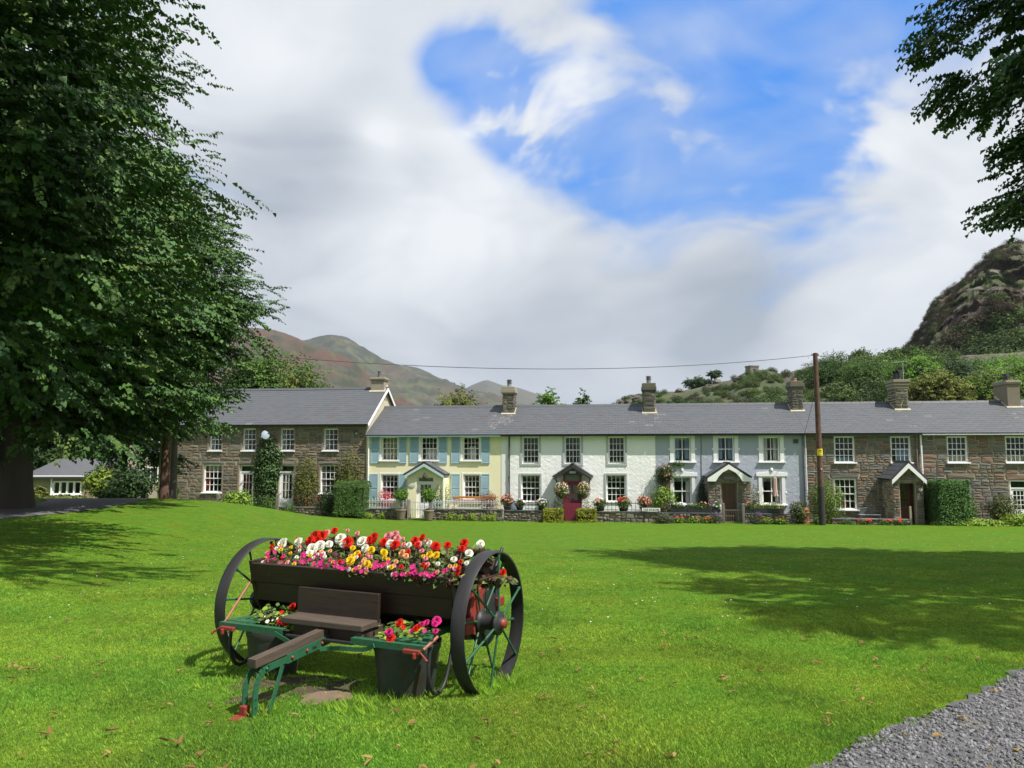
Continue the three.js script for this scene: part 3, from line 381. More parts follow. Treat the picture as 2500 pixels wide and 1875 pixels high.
function makeDoor(h, x0, x1, y0, y1, o = {}) {
  const d = grp(h, 'door'), z = o.z ?? -.12, m = o.mat, f = .07; let yt = y1;
  part(d, 'frame', merge([span(x0 + .003, x0 + f, y0, y1 - .003, z - .08, z + .03), span(x1 - f, x1 - .003, y0, y1 - .003, z - .08, z + .03), span(x0 + f, x1 - f, y1 - f, y1 - .003, z - .08, z + .03), ...(o.fan ? [span(x0 + f, x1 - f, y1 - f - o.fan - .06, y1 - f - o.fan, z - .08, z + .03)] : [])]), o.frame || m);
  if (o.fan) { part(d, 'pane', span(x0 + f, x1 - f, y1 - f - o.fan, y1 - f, z - .04, z - .036), M.glass); yt = y1 - o.fan - .06; }
  const a = x0 + f + .005, b = x1 - f - .005, t = yt - f - .005, st = .1, g0 = o.glass ? lerp(y0, t, o.glass) : t;
  if (o.glass) {
    const c = o.cols || 3, k = o.rows || 3, gx0 = a + st, gx1 = b - st, gy1 = t - st, pw = (gx1 - gx0) / c, ph = (gy1 - g0) / k, list = [span(a, gx0, y0 + .01, t, z - .05, z), span(gx1, b, y0 + .01, t, z - .05, z), span(gx0, gx1, gy1, t, z - .05, z), span(gx0, gx1, y0 + .01, g0, z - .05, z - .006)];
    for (let i = 1; i < c; i++) list.push(span(gx0 + i * pw - (o.mun || .013), gx0 + i * pw + (o.mun || .013), g0, gy1, z - .045, z - .01)); for (let i = 1; i < k; i++) list.push(span(gx0, gx1, g0 + i * ph - .013, g0 + i * ph + .013, z - .044, z - .012));
    part(d, 'leaf', merge(list), m); const pane = new THREE.BoxGeometry(pw, ph, .004); for (let i = 0; i < c; i++) for (let j = 0; j < k; j++) part(d, 'pane', pane, M.glass).position.set(gx0 + (i + .5) * pw, g0 + (j + .5) * ph, z - .028);
    part(d, 'panel', rbox(gx1 - gx0 - .06, Math.max(.1, g0 - y0 - .2), .016, .006, (gx0 + gx1) / 2, (y0 + g0) / 2, z - .002), m);
  } else {
    part(d, 'leaf', span(a, b, y0 + .01, t, z - .05, z - .008), m); const hh = (t - y0 - .01), w2 = (b - a - .3) / 2;
    for (const [e, f2] of [[.06, .34], [.40, .64], [.70, .94]]) for (const s of [0, 1]) part(d, 'panel', rbox(w2, hh * (f2 - e), .024, .008, a + .1 + w2 / 2 + s * (w2 + .1), y0 + hh * (e + f2) / 2, z - .004), m);
  }
  part(d, 'handle', merge([bar([b - .06, lerp(y0, t, .47), z - .004], [b - .06, lerp(y0, t, .47), z + .05], .012, 8), new THREE.SphereGeometry(.026, 8, 6).translate(b - .06, lerp(y0, t, .47), z + .06)]), o.knob || M.iron);
  part(d, 'step', rbox(x1 - x0 + .2, .12, .42, .015, (x0 + x1) / 2, y0 - .062, z + .16), o.step || M.concrete);
  return d;
}

// ------------------------------------------------------------ roofs and walls
function makeRoof(h, x0, x1, ez, ey, rz, ry, o = {}) {     // eave at (ey, ez), ridge at (ry, rz)
  const r = rng(o.seed || 3), run = ez - rz, rise = ry - ey, S = Math.hypot(run, rise), th = Math.atan2(rise, run), W = x1 - x0;
  const roof = part(h, 'roof', box(W - .004, S, .07, W / 2, S / 2, -.05), M.deck); roof.position.set(x0, ey, ez); roof.rotation.x = -(Math.PI / 2 - th);
  const e = o.course || .235, sw = o.sw || .36, rows = Math.ceil(S / e), geos = [0, 1, 2].map(k => { const g = box(sw - .008, e * 1.18, .011); const uv = g.attributes.uv; for (let i = 0; i < uv.count; i++) uv.setXY(i, uv.getX(i) * 2 + k * .37, uv.getY(i) * 2 + k * .23); return g; });
  const extra = []; let count = 0;
  for (let k = 0; k < rows; k++) { const off = (k & 1) * sw / 2; const n = Math.ceil((W + off) / sw);
    for (let c = 0; c < n; c++) { let a = c * sw - off, b = a + sw; a = Math.max(0, a); b = Math.min(W, b); if (b - a < .06) continue; let y = k * e + e * .59 - .03; if (y + e * .59 > S) y = S - e * .59;
      const xm = x0 + (a + b) / 2, st = (o.stains || []).some(([s0, s1, ty]) => xm > s0 && xm < s1 && k * e < ty && k * e > ty - 1.7 - r() * .8 && r() < .45), odd = r() < .012;
      const mat = st ? slateStained : odd ? pick(r, slateOdd) : pick(r, SLATES), z = .004 + (r() - .5) * .004;
      if (count < 300) { const m = part(roof, 'slate', geos[(k * 7 + c) % 3], mat); m.position.set((a + b) / 2, y, z); m.rotation.x = -.024; m.rotation.z = (r() - .5) * .006; if (b - a < sw - .001) m.scale.x = (b - a - .004) / (sw - .008); count++; }
      else { const g = geos[(k * 7 + c) % 3].clone(); g.scale((b - a - .006) / (sw - .008), 1, 1); g.rotateX(-.024); g.translate((a + b) / 2, y, z); extra.push(g); } } }
  if (extra.length) part(roof, 'upper_slates', merge(extra), SLATES[0], 'stuff');
  const nt = Math.round(W / .46), tw = W / nt, tg = extr([[-.15, -.10], [-.02, .035], [.02, .035], [.15, -.10], [.12, -.10], [0, .01], [-.12, -.10]], tw - .01); tg.rotateY(Math.PI / 2);
  for (let k = 0; k < nt; k++) { const m = part(h, 'ridge_tile', tg, r() < .5 ? (o.ridgeMat || SLATES[5]) : SLATES[2]); m.position.set(x0 + k * tw + .005, ry + .045 + (r() - .5) * .008, rz); }
  // rear slope
  const back = part(h, 'rear_roof', box(W - .004, S, .07, W / 2, S / 2, -.05), SLATES[2]); back.position.set(x1, ey, 2 * rz - ez); back.rotation.set(-(Math.PI / 2 - th), Math.PI, 0, 'YXZ');
  return { th, S, at: w => ey + (ez - w) * rise / run };
}
function shell(h, x0, x1, y1, ry, rz, zb, mat, o = {}) {        // rear and party walls, floors
  const t = .3, side = x => { const g = extr([[0, -.3], [zb, -.3], [zb, y1 - .05], [rz, ry - .1], [0, y1 - .05]].map(([z, y]) => [-z, y]), .22); g.rotateY(Math.PI / 2); g.translate(x, 0, -.36); return g; };
  part(h, 'shell', merge([side(x0 + .004), side(x1 - .226), span(x0 + .23, x1 - .23, -.3, y1 - .06, zb, zb + t)]), mat);
  part(h, 'floors', merge([span(x0 + .25, x1 - .25, -.12, -.02, zb + .31, -.4), span(x0 + .25, x1 - .25, y1 * .5 - .1, y1 * .5, zb + .31, -.4), span(x0 + .25, x1 - .25, y1 - .12, y1 - .07, zb + .31, -.4)]), M.room);
}
function frontWall(h, x0, x1, y1, holes, mat, z = 0, t = .35) { const g = extr([[x0, -.3], [x1, -.3], [x1, y1], [x0, y1]], t, holes.map(([a, b, c, d]) => [[a, c], [a, d], [b, d], [b, c]])); g.translate(0, 0, z - t); return part(h, 'front_wall', g, mat); }
function gutter(h, x0, x1, y, z, mat, name = 'gutter') { const g = new THREE.CylinderGeometry(.055, .055, x1 - x0, 10, 1, true, Math.PI / 2, Math.PI); g.rotateZ(Math.PI / 2); g.translate((x0 + x1) / 2, y, z); const f = span(x0, x1, y - .02, y + .09, z - .085, z - .065); const s = g.clone(); s.scale(1, 1.0, 1); return part(h, name, merge([g, f, span(x0, x1, y - .058, y - .05, z - .03, z + .03)]), mat); }
function pipe(h, x, y0, y1, z, mat, r = .042) { const l = [bar([x, y0, z], [x, y1, z], r, 10)]; for (let y = y0 + .3; y < y1; y += 1.15) l.push(bar([x, y, z], [x, y + .07, z], r * 1.35, 10)); return part(h, 'downpipe', merge(l), mat); }
const local = (h, u) => u - h.userData.u;
function newHouse(name, label, px0, px1, o = {}) { const u0 = fp(px0, 1150).u, u1 = fp(px1, 1150).u, u = (u0 + u1) / 2, h = thing(name, label, 'house', fw(u, FLOOR, 0).toArray(), -TH, o.group); h.userData.u = u; return { h, x0: u0 - u, x1: u1 - u, R: (a, b, c, d, w = 0) => { const q = rect(a, b, c, d, w); return [q.u0 - u, q.u1 - u, q.v0 - FLOOR, q.v1 - FLOOR]; }, P: (a, b, w = 0) => { const q = fp(a, b, w); return [q.u - u, q.v - FLOOR]; } }; }
const EV = fp(1400, 1059.5, .2).v - FLOOR, RV = fp(1400, 990.5, -3.1).v - FLOOR, EZ = .25, RZ = -3.1, ZB = -6.4;

// chimney: front face on z = wf, seen between pixels x0..x1, from roof at yb to yt
function makeChimney(H, x0, x1, yb, yt, o = {}) {
  const k = 1; let wf = -2.4; for (let i = 0; i < 40; i++) { const v = H.P((x0 + x1) / 2, yb, wf)[1], roofV = H.roofAt(wf); wf += (v - roofV) * -.35; wf = clamp(wf, RZ, -.5); }
  const q = H.R(x0, yt, x1, yb, wf), c = grp(H.h, 'chimney', (q[0] + q[1]) / 2, 0, wf), w = q[1] - q[0], y0 = H.roofAt(wf), y1 = q[3], D = o.depth || 1.0, r = rng(o.seed), ybot = y0 - .5;
  const capH = o.capH || .26, sh = y1 - capH;
  part(c, 'shaft', span(-w / 2 + .02, w / 2 - .02, ybot, sh, -D + .02, -.02), o.core || M.mortar);
  if (o.stones) { const rc = (a, b, e, f) => splitRubble([[a, b, e, f]], r, { w: o.sw || .42, h: o.sh || .2 }); setStones(c, rc(-w / 2, w / 2, y0 - .05, sh), o.stones, r, { depth: .1, z: .025, gap: o.gap ?? .03, max: 60 }); setStones(c, rc(-D, 0, y0 - .4, sh), o.stones, r, { depth: .1, z: .02, gap: o.gap ?? .03, ry: Math.PI / 2, ox: w / 2, oz: -D, max: 60 }); setStones(c, rc(0, D, y0 - .4, sh), o.stones, r, { depth: .1, z: .02, gap: o.gap ?? .03, ry: -Math.PI / 2, ox: -w / 2, oz: -D, max: 60 }); }
  const cm = o.capMat || M.concrete, ov = o.over ?? .1;
  if (o.cap === 'steps') { const n = 3; for (let i = 0; i < n; i++) part(c, 'cap_course', rbox(w + .06 + i * .08, capH / n - .012, D + .06 + i * .08, .015, 0, sh + capH * (i + .5) / n, -D / 2), cm); }
  else { part(c, 'cap', rbox(w + ov * 2, capH * .5, D + ov * 2, .02, 0, sh + capH * .30, -D / 2), cm); part(c, 'cap_course', rbox(w + ov, capH * .46, D + ov, .025, 0, y1 - capH * .23, -D / 2), o.topMat || cm); part(c, 'corbel', rbox(w + .08, .08, D + .08, .02, 0, sh - .02, -D / 2), cm); }
  part(c, 'flashing', merge([box(w + .16, .10, .05, 0, y0 + .02, .03, -.6), ...[-1, 1].map(s => box(.05, .07, D * .9, s * (w / 2 + .02), y0 + .02 + D * .45 * Math.tan(H.th), -D * .45, H.th))]), o.flash || M.lime);
  const pots = o.pots || 1; for (let i = 0; i < pots; i++) { const pz = -D / 2 + (i - (pots - 1) / 2) * .42 * (o.potGap || 1), ph = o.potH || .36; if (o.pot === 'cowl') { part(c, 'pot', lathe([[.13, 0], [.12, ph * .55], [.11, ph * .56], [.11, ph], [0, ph]], 14).translate(0, y1, pz), o.potMat || M.leadGrey); part(c, 'cowl', merge([0, 1, 2].map(j => lathe([[.15, 0], [.15, .02], [.1, .05]], 14).translate(0, y1 + ph * (.55 + j * .2), pz))), M.iron); }
    else if (o.pot === 'hood') { part(c, 'pot', lathe([[.12, 0], [.12, ph]], 12).translate(0, y1, pz), M.iron); const g = new THREE.CylinderGeometry(.17, .17, .34, 14, 1, false, 0, Math.PI * 1.2); g.rotateX(Math.PI / 2); part(c, 'cowl', g.translate(0, y1 + ph, pz), M.iron); }
    else part(c, 'pot', lathe([[.15, 0], [.14, .06], [.115, .1], [.105, ph - .08], [.125, ph - .06], [.125, ph], [.09, ph], [.08, ph - .1]], 16).translate(0, y1, pz), o.potMat || M.clay); }
  return c;
}
function gablePorch(H, o) {   // porch in front of the house: front wall plane at z = o.d
  const p = grp(H.h, 'porch'), d = o.d, [ax, ay] = H.P(o.apex[0], o.apex[1], d + .12), [lx, ly] = H.P(o.left[0], o.left[1], d + .12), [rx] = H.P(o.right[0], o.right[1], d + .12), hw = (rx - lx) / 2, cx = (lx + rx) / 2, r = rng(o.seed);
  const wall = H.R(o.wx[0], o.dy[0], o.wx[1], o.dy[1], d), door = H.R(o.door[0], o.dy[0], o.door[1], o.dy[1], d), ey = ly + .1, y0 = Math.max(-.02, door[2]), rise = ay - ly, ang = Math.atan2(rise, hw), len = Math.hypot(rise, hw) + .02;
  const topAt = x => ay - .12 - Math.abs(x - cx) * rise / hw;
  if (o.wall) { const x0 = wall[0], x1 = wall[1]; const g = extr([[x0, -.3], [x1, -.3], [x1, topAt(x1)], [cx, topAt(cx)], [x0, topAt(x0)]], .24, [[[door[0], y0], [door[0], door[3]], [door[1], door[3]], [door[1], y0]]]); g.translate(0, 0, d - .24 - (o.stones ? .03 : 0)); part(p, 'wall', g, o.wall);
    part(p, 'side_walls', merge([span(x0 + .002, x0 + .2, -.3, topAt(x0), .003, d - .25), span(x1 - .2, x1 - .002, -.3, topAt(x1), .003, d - .25)]), o.wall);
    if (o.stones) { const hs = [[door[0] - .02, door[1] + .02, y0 - .5, door[3] + .02]]; let rc = freeRects(x0, x1, -.2, topAt(x0) - .02, hs); const list = splitRubble(rc, r, { w: .42, h: .16 }); const ht = splitRubble([[cx - hw * .45, cx + hw * .45, Math.max(topAt(x0), door[3]) + .02, lerp(topAt(x0), topAt(cx), .55)]], r, { w: .35, h: .16 }); setStones(p, [...list, ...ht], o.stones, r, { depth: .1, z: d + .02, max: 80 }); for (const s of [-1, 1]) setStones(p, splitRubble([[0, d - .02, -.2, topAt(x0) - .02]], r, { w: .42, h: .16 }), o.stones, r, { depth: .1, z: .015, ry: s * Math.PI / 2, ox: s < 0 ? x0 : x1, oz: s < 0 ? 0 : d - .02, max: 60 }); } }
  for (const s of [-1, 1]) {
    const slab = part(p, 'roof_slope', box(len + .06, .05, d + .34, 0, .06, 0), M.deck); slab.position.set(cx + s * hw / 2, (ay + ly) / 2 + .01, (d + .2) / 2 - .04); slab.rotation.z = -s * ang;
    for (let k = 0; k < 4; k++) for (let j = 0; j < 4; j++) { const m = part(p, 'slate', new THREE.BoxGeometry(len / 4 + .05, .012, (d + .3) / 4 - .006), pick(r, SLATES)); m.rotation.z = -s * ang + s * .03; const tt = (k + .5) / 4; m.position.set(cx + s * hw * (1 - tt) + s * Math.sin(ang) * .1, ly + rise * tt + .01 + Math.cos(ang) * .1, -.1 + (j + .5) * (d + .3) / 4); }
  }
  const bw = o.bw || .17, zf = d + .2, bm = o.bargeMat || M.white; let bp;
  if (o.curved) bp = [[cx - hw, ly - .02], [cx, ay], [cx + hw, ly - .02], [cx + hw, ly - .16], [cx + hw * .62, ly - .16], [cx + hw * .5, ly + .06], [cx + hw * .3, ly + rise * .42], [cx, ay - rise * .34], [cx - hw * .3, ly + rise * .42], [cx - hw * .5, ly + .06], [cx - hw * .62, ly - .16], [cx - hw, ly - .16]];
  else { const q = bw / Math.cos(ang); bp = [[cx - hw, ly], [cx, ay], [cx + hw, ly], [cx + hw, ly - q * .85], [cx, ay - q], [cx - hw, ly - q * .85]]; }
  part(p, 'bargeboard', extr(bp, .035, [], .004).translate(0, 0, zf), bm);
  part(p, 'ridge', box(.16, .04, d + .36, cx, ay + .11, (d + .2) / 2 - .03), SLATES[2]);
  return { p, door: [door[0], door[1], y0, door[3]], cx, ay, ly, hw, d, topAt };
}
// ------------------------------------------------------------ the terrace, house by house
const rr5 = rng(55);
function stoneFront(H, y1, holes, mats, seed, o = {}) {
  const r = rng(seed); frontWall(H.h, H.x0, H.x1, y1, holes.map(h => h.slice(0, 4)), o.mortar || M.mortar, -.022, .33);
  const m = .012, hs = holes.map(h => [h[0] - m, h[1] + m, h[2] - m, h[3] + m]), lint = [];
  for (const h of holes) if (h[4]) lint.push([h[0] - .2, h[1] + .2, h[3] + m, h[3] + m + h[4]]);
  const blocked = [...hs, ...lint, ...(o.blocked || [])];
  const list = splitRubble(freeRects(H.x0 + .01, H.x1 - .01, -.2, y1 - .02, blocked), r, { w: o.w || .62, h: o.h || .23 });
  setStones(H.h, [...lint, ...list], mats, r, { depth: .1, z: .012, uneven: .02 });
}
{ // 1 stone house with the higher roof
  const H = newHouse('stone_house', 'tall brown stone house with ivy and the highest slate roof', 428, 893), EV1 = fp(700, 1036, .2).v - FLOOR, RV1 = fp(700, 951, -3.3).v - FLOOR, rz = -3.3;
  const ups = [[511, 541], [592, 624], [684, 718], [789.5, 825]].map(([a, b]) => [...H.R(a, 1046, b, 1100), 0]), low = [H.R(496, 1134, 541, 1202), H.R(781, 1135, 827, 1205)].map(q => [...q, .2]), doors = [H.R(583, 1135, 619, 1237), H.R(680, 1135, 717, 1237)].map(q => [q[0], q[1], .12, q[3], .2]);
  stoneFront(H, EV1 - .02, [...ups, ...low, ...doors], STONES.brown, 101, { w: .75, h: .27 });
  const W = (q, o) => makeWindow(H.h, q[0], q[1], q[2], q[3], o), C = CLOTH.cream;
  ups.forEach((q, i) => W(q, { cols: 3, curtains: [[.06, .3, .05, .95, CLOTH.grey]] }));
  W(low[0], { cols: 4, curtains: [[.06, .26, .05, .9, CLOTH.red], [.06, .94, .78, .97, CLOTH.grey]] }); W(low[1], { cols: 4, curtains: [[.06, .24, .05, .95, CLOTH.grey]] });
  doors.forEach((q, i) => { const d = makeDoor(H.h, q[0], q[1], q[2], q[3], { mat: M.white, fan: .3, glass: .38, z: -.14 }); part(d, 'curtain', curtainGeo(q[0] + .15, q[0] + .45, q[2] + .6, q[3] - .6, -.32), i ? C : CLOTH.red); });
  for (const q of [...ups, ...low, ...doors]) part(H.h, 'dressed_surround', merge([span(q[0] - .1, q[0] - .008, q[2] - .02, q[3], -.04, .024), span(q[1] + .008, q[1] + .1, q[2] - .02, q[3], -.04, .024)]), STONES.brown[2]);
  H.h.userData.u; H.rf = makeRoof(H.h, H.x0 - .1, H.x1 + .16, EZ, EV1, rz, RV1, { seed: 31, sw: .4, course: .24 }); H.roofAt = H.rf.at; H.th = H.rf.th;
  shell(H.h, H.x0, H.x1, EV1, RV1, rz, -6.8, std([.52, .48, .38], .95, { map: T.mortar }));
  gutter(H.h, H.x0 - .08, H.x1 + .12, EV1 - .06, EZ + .02, M.black);
  // gable end above the lower roof: barge boards
  const g = []; const S = Math.hypot(EZ - rz, RV1 - EV1), sl = (RV1 - EV1) / (EZ - rz), mk = s => flatBar([H.x1 + .175, EV1 - .09, s > 0 ? EZ : 2 * rz - EZ], [H.x1 + .175, RV1 - .07, rz], .17, .03);
  part(H.h, 'bargeboard', mk(1), M.white); part(H.h, 'bargeboard', mk(-1), M.white);
  makeChimney(H, 905, 938, 956, 921, { seed: 41, depth: .75, capH: .14, over: .07, core: M.concrete, capMat: M.concrete, potMat: std([.09, .09, .10], .8), potH: .42, flash: M.lime });
  // satellite dish and flood light
  const [dx, dy] = H.P(641, 1061, .3), dish = thing('satellite_dish', 'pale grey satellite dish on the wall above the ivy', 'dish', fw(dx + H.h.userData.u, dy + FLOOR, .02).toArray(), -TH);
  const dg = new THREE.SphereGeometry(.5, 20, 8, 0, Math.PI * 2, 0, .46); dg.scale(1, .8, 1.15); dg.rotateX(Math.PI / 2 - .25); dg.rotateY(.5); dg.translate(0, -.1, -.05); part(dish, 'reflector', dg, std([.27, .33, .39], .6)); part(dish, 'bracket', merge([bar([0, -.1, -.1], [0, -.1, .32], .02), bar([0, -.3, .35], [.12, -.16, .62], .012), box(.1, .14, .03, 0, -.1, -.03)]), M.leadGrey); part(dish, 'receiver', rbox(.07, .07, .12, .02, .12, -.14, .64), M.leadGrey);
  const [fx, fy] = H.P(868, 1053, .1), fl = thing('flood_light', 'small security lamp high on the stone wall', 'lamp', fw(fx + H.h.userData.u, fy + FLOOR, .01).toArray(), -TH); part(fl, 'housing', rbox(.2, .14, .12, .02, 0, 0, .14), M.iron); part(fl, 'bracket', merge([bar([0, 0, -.02], [0, 0, .1], .02), box(.1, .1, .02, 0, 0, 0)]), M.iron); part(fl, 'sensor', new THREE.SphereGeometry(.045, 10, 8).translate(.06, -.12, .12), M.white);
}
const H2 = newHouse('yellow_house', 'pale yellow cottage with light blue louvred shutters', 894, 1223.95), H3 = newHouse('white_house', 'white roughcast cottage with crimson door and grey window bands', 1224.05, 1600.95), H4 = newHouse('grey_blue_house', 'grey-blue roughcast cottage with white window surrounds', 1601.05, 1968.95), H5 = newHouse('rubble_house', 'rubble stone cottage beside the telegraph pole', 1969.05, 2250.95), H6 = newHouse('rubble_house', 'rubble stone cottage at the end behind the tall clipped hedge', 2251.05, 2640);
for (const [i, H] of [H2, H3, H4, H5, H6].entries()) { H.n = i; }
function roofFor(H, o) { H.rf = makeRoof(H.h, H.x0 - (o.l || 0), H.x1 + (o.r || 0), EZ, EV, RZ, RV, o); H.roofAt = H.rf.at; H.th = H.rf.th; shell(H.h, H.x0, H.x1, EV, RV, RZ, ZB, o.back || M.room); }
const stainAt = (H, a, b, y) => { const p = H.P(a, y, -2.2), q = H.P(b, y, -2.2); return [p[0], q[0], 2.7]; };
{ // 2 yellow
  const H = H2, up = [[931, 971], [1027, 1068], [1129, 1171]].map(([a, b]) => H.R(a, 1066, b, 1124)), low = [[930, 972], [1131, 1172]].map(([a, b]) => H.R(a, 1158, b, 1221));
  frontWall(H.h, H.x0, H.x1, EV - .03, [...up, ...low], M.plasterYellow);
  up.forEach((q, i) => makeWindow(H.h, ...q, { sill: true, sillOut: .22, band: .1, bandMat: M.white, bandOut: .015, bandLow: 0, curtains: [[[.1, .9, .08, .98, CLOTH.cream]], [[.3, .9, .05, .5, CLOTH.white]], [[.35, .75, .05, .6, CLOTH.white]]][i] }));
  low.forEach((q, i) => makeWindow(H.h, ...q, { sillOut: .2, band: .09, bandMat: M.white, bandOut: .015, bandLow: 0, curtains: [[.06, .94, .86, .98, CLOTH.grey], [.06, .2, .05, .95, CLOTH.lilac]] }));
  const sh = [[906, 926], [974, 993], [1001, 1022], [1071, 1092], [1102, 1123], [1175, 1196]].map(([a, b]) => H.R(a, 1067, b, 1131)).concat([[902, 923], [974, 991], [1101, 1123], [1175, 1195]].map(([a, b]) => H.R(a, 1157, b, 1224)));
  for (const q of sh) { const s = grp(H.h, 'shutter'), [a, b, c, d] = q, f = .045; part(s, 'frame', merge([span(a, a + f, c, d, .012, .05), span(b - f, b, c, d, .012, .05), span(a + f, b - f, c, c + f, .012, .05), span(a + f, b - f, d - f, d, .012, .05), span(a + f, b - f, (c + d) / 2 - .03, (c + d) / 2 + .03, .012, .05)]), M.blue); const l = []; for (let y = c + f + .03; y < d - f - .02; y += .058) if (Math.abs(y - (c + d) / 2) > .04) l.push(box(b - a - 2 * f, .05, .008, (a + b) / 2, y, .03, -.6)); part(s, 'louvres', merge(l), M.blue, 'stuff'); part(s, 'backing', span(a + f, b - f, c + f, d - f, .006, .012), M.paleBlue); }
  roofFor(H, { seed: 32, sw: .37, stains: [stainAt(H, 1205, 1240, 1010)] });
  gutter(H.h, H.x0 + .05, H.x1 - .02, EV - .06, EZ + .02, M.paleBlue); pipe(H.h, H.x0 + .14, .1, EV - .1, .08, M.frameWhite);
  const P = gablePorch(H, { seed: 5, d: 1.0, apex: [1035, 1132], left: [988, 1161], right: [1084, 1161], wx: [995, 1083], door: [1017, 1059], dy: [1164, 1264], wall: M.plasterYellow, bargeMat: M.paleBlue, bw: .13 });
  const dr = makeDoor(P.p, ...P.door, { mat: M.white, fan: .18, glass: .42, z: P.d - .12 }); const kids = dr.children.slice(); P.p.remove(dr); for (const k of kids) { k.name = k.name === 'leaf' ? 'door' : k.name === 'frame' ? 'door_frame' : k.name; P.p.add(k); }
  part(P.p, 'lantern', merge([lathe([[.02, 0], [.11, .02], [.08, .16], [.03, .24], [.012, .3]], 10).translate(P.cx, P.ay - .78, P.d + .12), bar([P.cx, P.ay - .5, P.d], [P.cx, P.ay - .5, P.d + .13], .012)]), M.iron);
  part(P.p, 'downpipe', merge([bar([P.cx + P.hw - .06, 0, P.d + .06], [P.cx + P.hw - .06, P.ly - .1, P.d + .06], .03, 8), bar([P.cx - P.hw + .02, P.ly - .02, .1], [P.cx - P.hw + .02, P.ly - .02, P.d + .2], .045, 8), bar([P.cx + P.hw - .02, P.ly - .02, .1], [P.cx + P.hw - .02, P.ly - .02, P.d + .2], .045, 8)]), M.paleBlue);
  const sg = H.P(1005, 1185, P.d + .03); part(P.p, 'name_plate', merge([lathe([[0, .02], [.16, .02], [.17, 0], [0, 0]], 18).rotateX(Math.PI / 2).scale(1.1, .75, 1).translate(sg[0], sg[1], P.d + .012)]), std([.5, .55, .46], .6));
}
{ // 3 white
  const H = H3, up = [[1275, 1316], [1378, 1419], [1485, 1526]].map(([a, b]) => H.R(a, 1065.5, b, 1132)), low = [[1272, 1319], [1480, 1528]].map(([a, b]) => H.R(a, 1159, b, 1226));
  frontWall(H.h, H.x0, H.x1, EV - .03, [...up, ...low], M.plasterWhite);
  up.forEach((q, i) => makeWindow(H.h, ...q, { sill: false, band: .10, bandMat: M.greyPaint, bandOut: .035, set: .13, curtains: i === 1 ? [[.8, .95, .05, .95, CLOTH.green]] : [[.06, .94, .0, .1, CLOTH.cream]] }));
  low.forEach((q, i) => makeWindow(H.h, ...q, { sill: false, band: .08, bandMat: M.greyPaint, bandOut: .035, set: .13, curtains: [[.06, .94, .0, .06, CLOTH.cream]] }));
  part(H.h, 'corner_strip', span(H.x0 + .003, H.x0 + .32, .002, EV - .04, -.01, .018), M.smoothWhite);
  roofFor(H, { seed: 33, stains: [stainAt(H, 1222, 1258, 1010), stainAt(H, 1570, 1605, 1008)] });
  gutter(H.h, H.x0 - .02, H.x1 - .01, EV - .06, EZ + .02, M.black); pipe(H.h, H.x0 + .44, .75, EV - .1, .08, M.iron);
  makeChimney(H, 1227, 1255, 1011, 944, { seed: 42, depth: .85, stones: STONES.grey, capH: .38, over: .09, pot: 'cowl', potH: .42, sw: .5, sh: .24, capMat: M.concrete });
  makeChimney(H, 1570, 1600, 1009, 935, { seed: 43, depth: .8, stones: STONES.grey, capH: .42, over: .07, pot: 'cowl', potH: .4, sw: .6, sh: .4, capMat: STONES.grey[1], topMat: tint([.13, .12, .07]), potMat: std([.25, .25, .26], .4, { metalness: .6 }) });
  // open timber porch hood
  const P = gablePorch(H, { seed: 6, d: .85, apex: [1397, 1136], left: [1352, 1166], right: [1444, 1165], wx: [1372, 1424], door: [1376, 1419], dy: [1158, 1271], bargeMat: M.black, bw: .12 });
  const [a, b, c, e] = P.door, d = P.d;
  part(P.p, 'gable_board', extr([[P.cx - P.hw * .62, P.ly + .12], [P.cx, P.ay - .1], [P.cx + P.hw * .62, P.ly + .12]], .03).translate(0, 0, d + .1), M.black);
  part(P.p, 'house_plate', span(P.cx - .17, P.cx + .17, P.ay - .42, P.ay - .30, d + .138, d + .15), std([.35, .36, .38], .6));
  part(P.p, 'door_frame', merge([span(a - .02, a + .09, c, e + .1, d - .1, d), span(b - .09, b + .02, c, e + .1, d - .1, d), span(a + .09, b - .09, e - .42, e - .34, d - .1, d - .002), span(a + .09, b - .09, e + .02, e + .1, d - .1, d - .002)]), M.crimson);
  part(P.p, 'pane', span(a + .09, b - .09, e - .34, e + .02, d - .06, d - .055), M.glass);
  const g0 = c + 1.05, st = .1, mid = (a + b) / 2; part(P.p, 'door', merge([span(a + .1, a + .1 + st, c + .02, e - .425, d - .09, d - .045), span(b - .1 - st, b - .1, c + .02, e - .425, d - .09, d - .045), span(mid - .05, mid + .05, g0, e - .55, d - .09, d - .046), span(a + .1 + st, b - .1 - st, e - .55, e - .425, d - .09, d - .046), span(a + .1 + st, b - .1 - st, c + .02, g0, d - .09, d - .05)]), M.crimson);
  part(P.p, 'pane', span(a + .1 + st, mid - .05, g0, e - .55, d - .07, d - .066), M.glass); part(P.p, 'pane', span(mid + .05, b - .1 - st, g0, e - .55, d - .07, d - .066), M.glass);
  part(P.p, 'side_panels', merge([span(a - .35, a - .025, -.02, P.ly - .02, d - .3, d - .24), span(b + .025, b + .35, -.02, P.ly - .02, d - .3, d - .24), span(a - .08, a - .022, -.02, e + .1, .003, d - .1), span(b + .022, b + .08, -.02, e + .1, .003, d - .1)]), M.smoothWhite);
  part(P.p, 'brackets', merge([-1, 1].map(s => { const g = tube([[s * (P.hw - .08), P.ly - .02, d + .12], [s * (P.hw - .14), P.ly - .3, d * .6], [s * (P.hw - .16), P.ly - .55, .06]], .035, 10, 6); return g.translate(P.cx, 0, 0); })), M.crimsonDark);
  part(P.p, 'doorstep', rbox(b - a + .4, .16, .6, .02, (a + b) / 2, c - .09, d + .1), M.concrete);
}
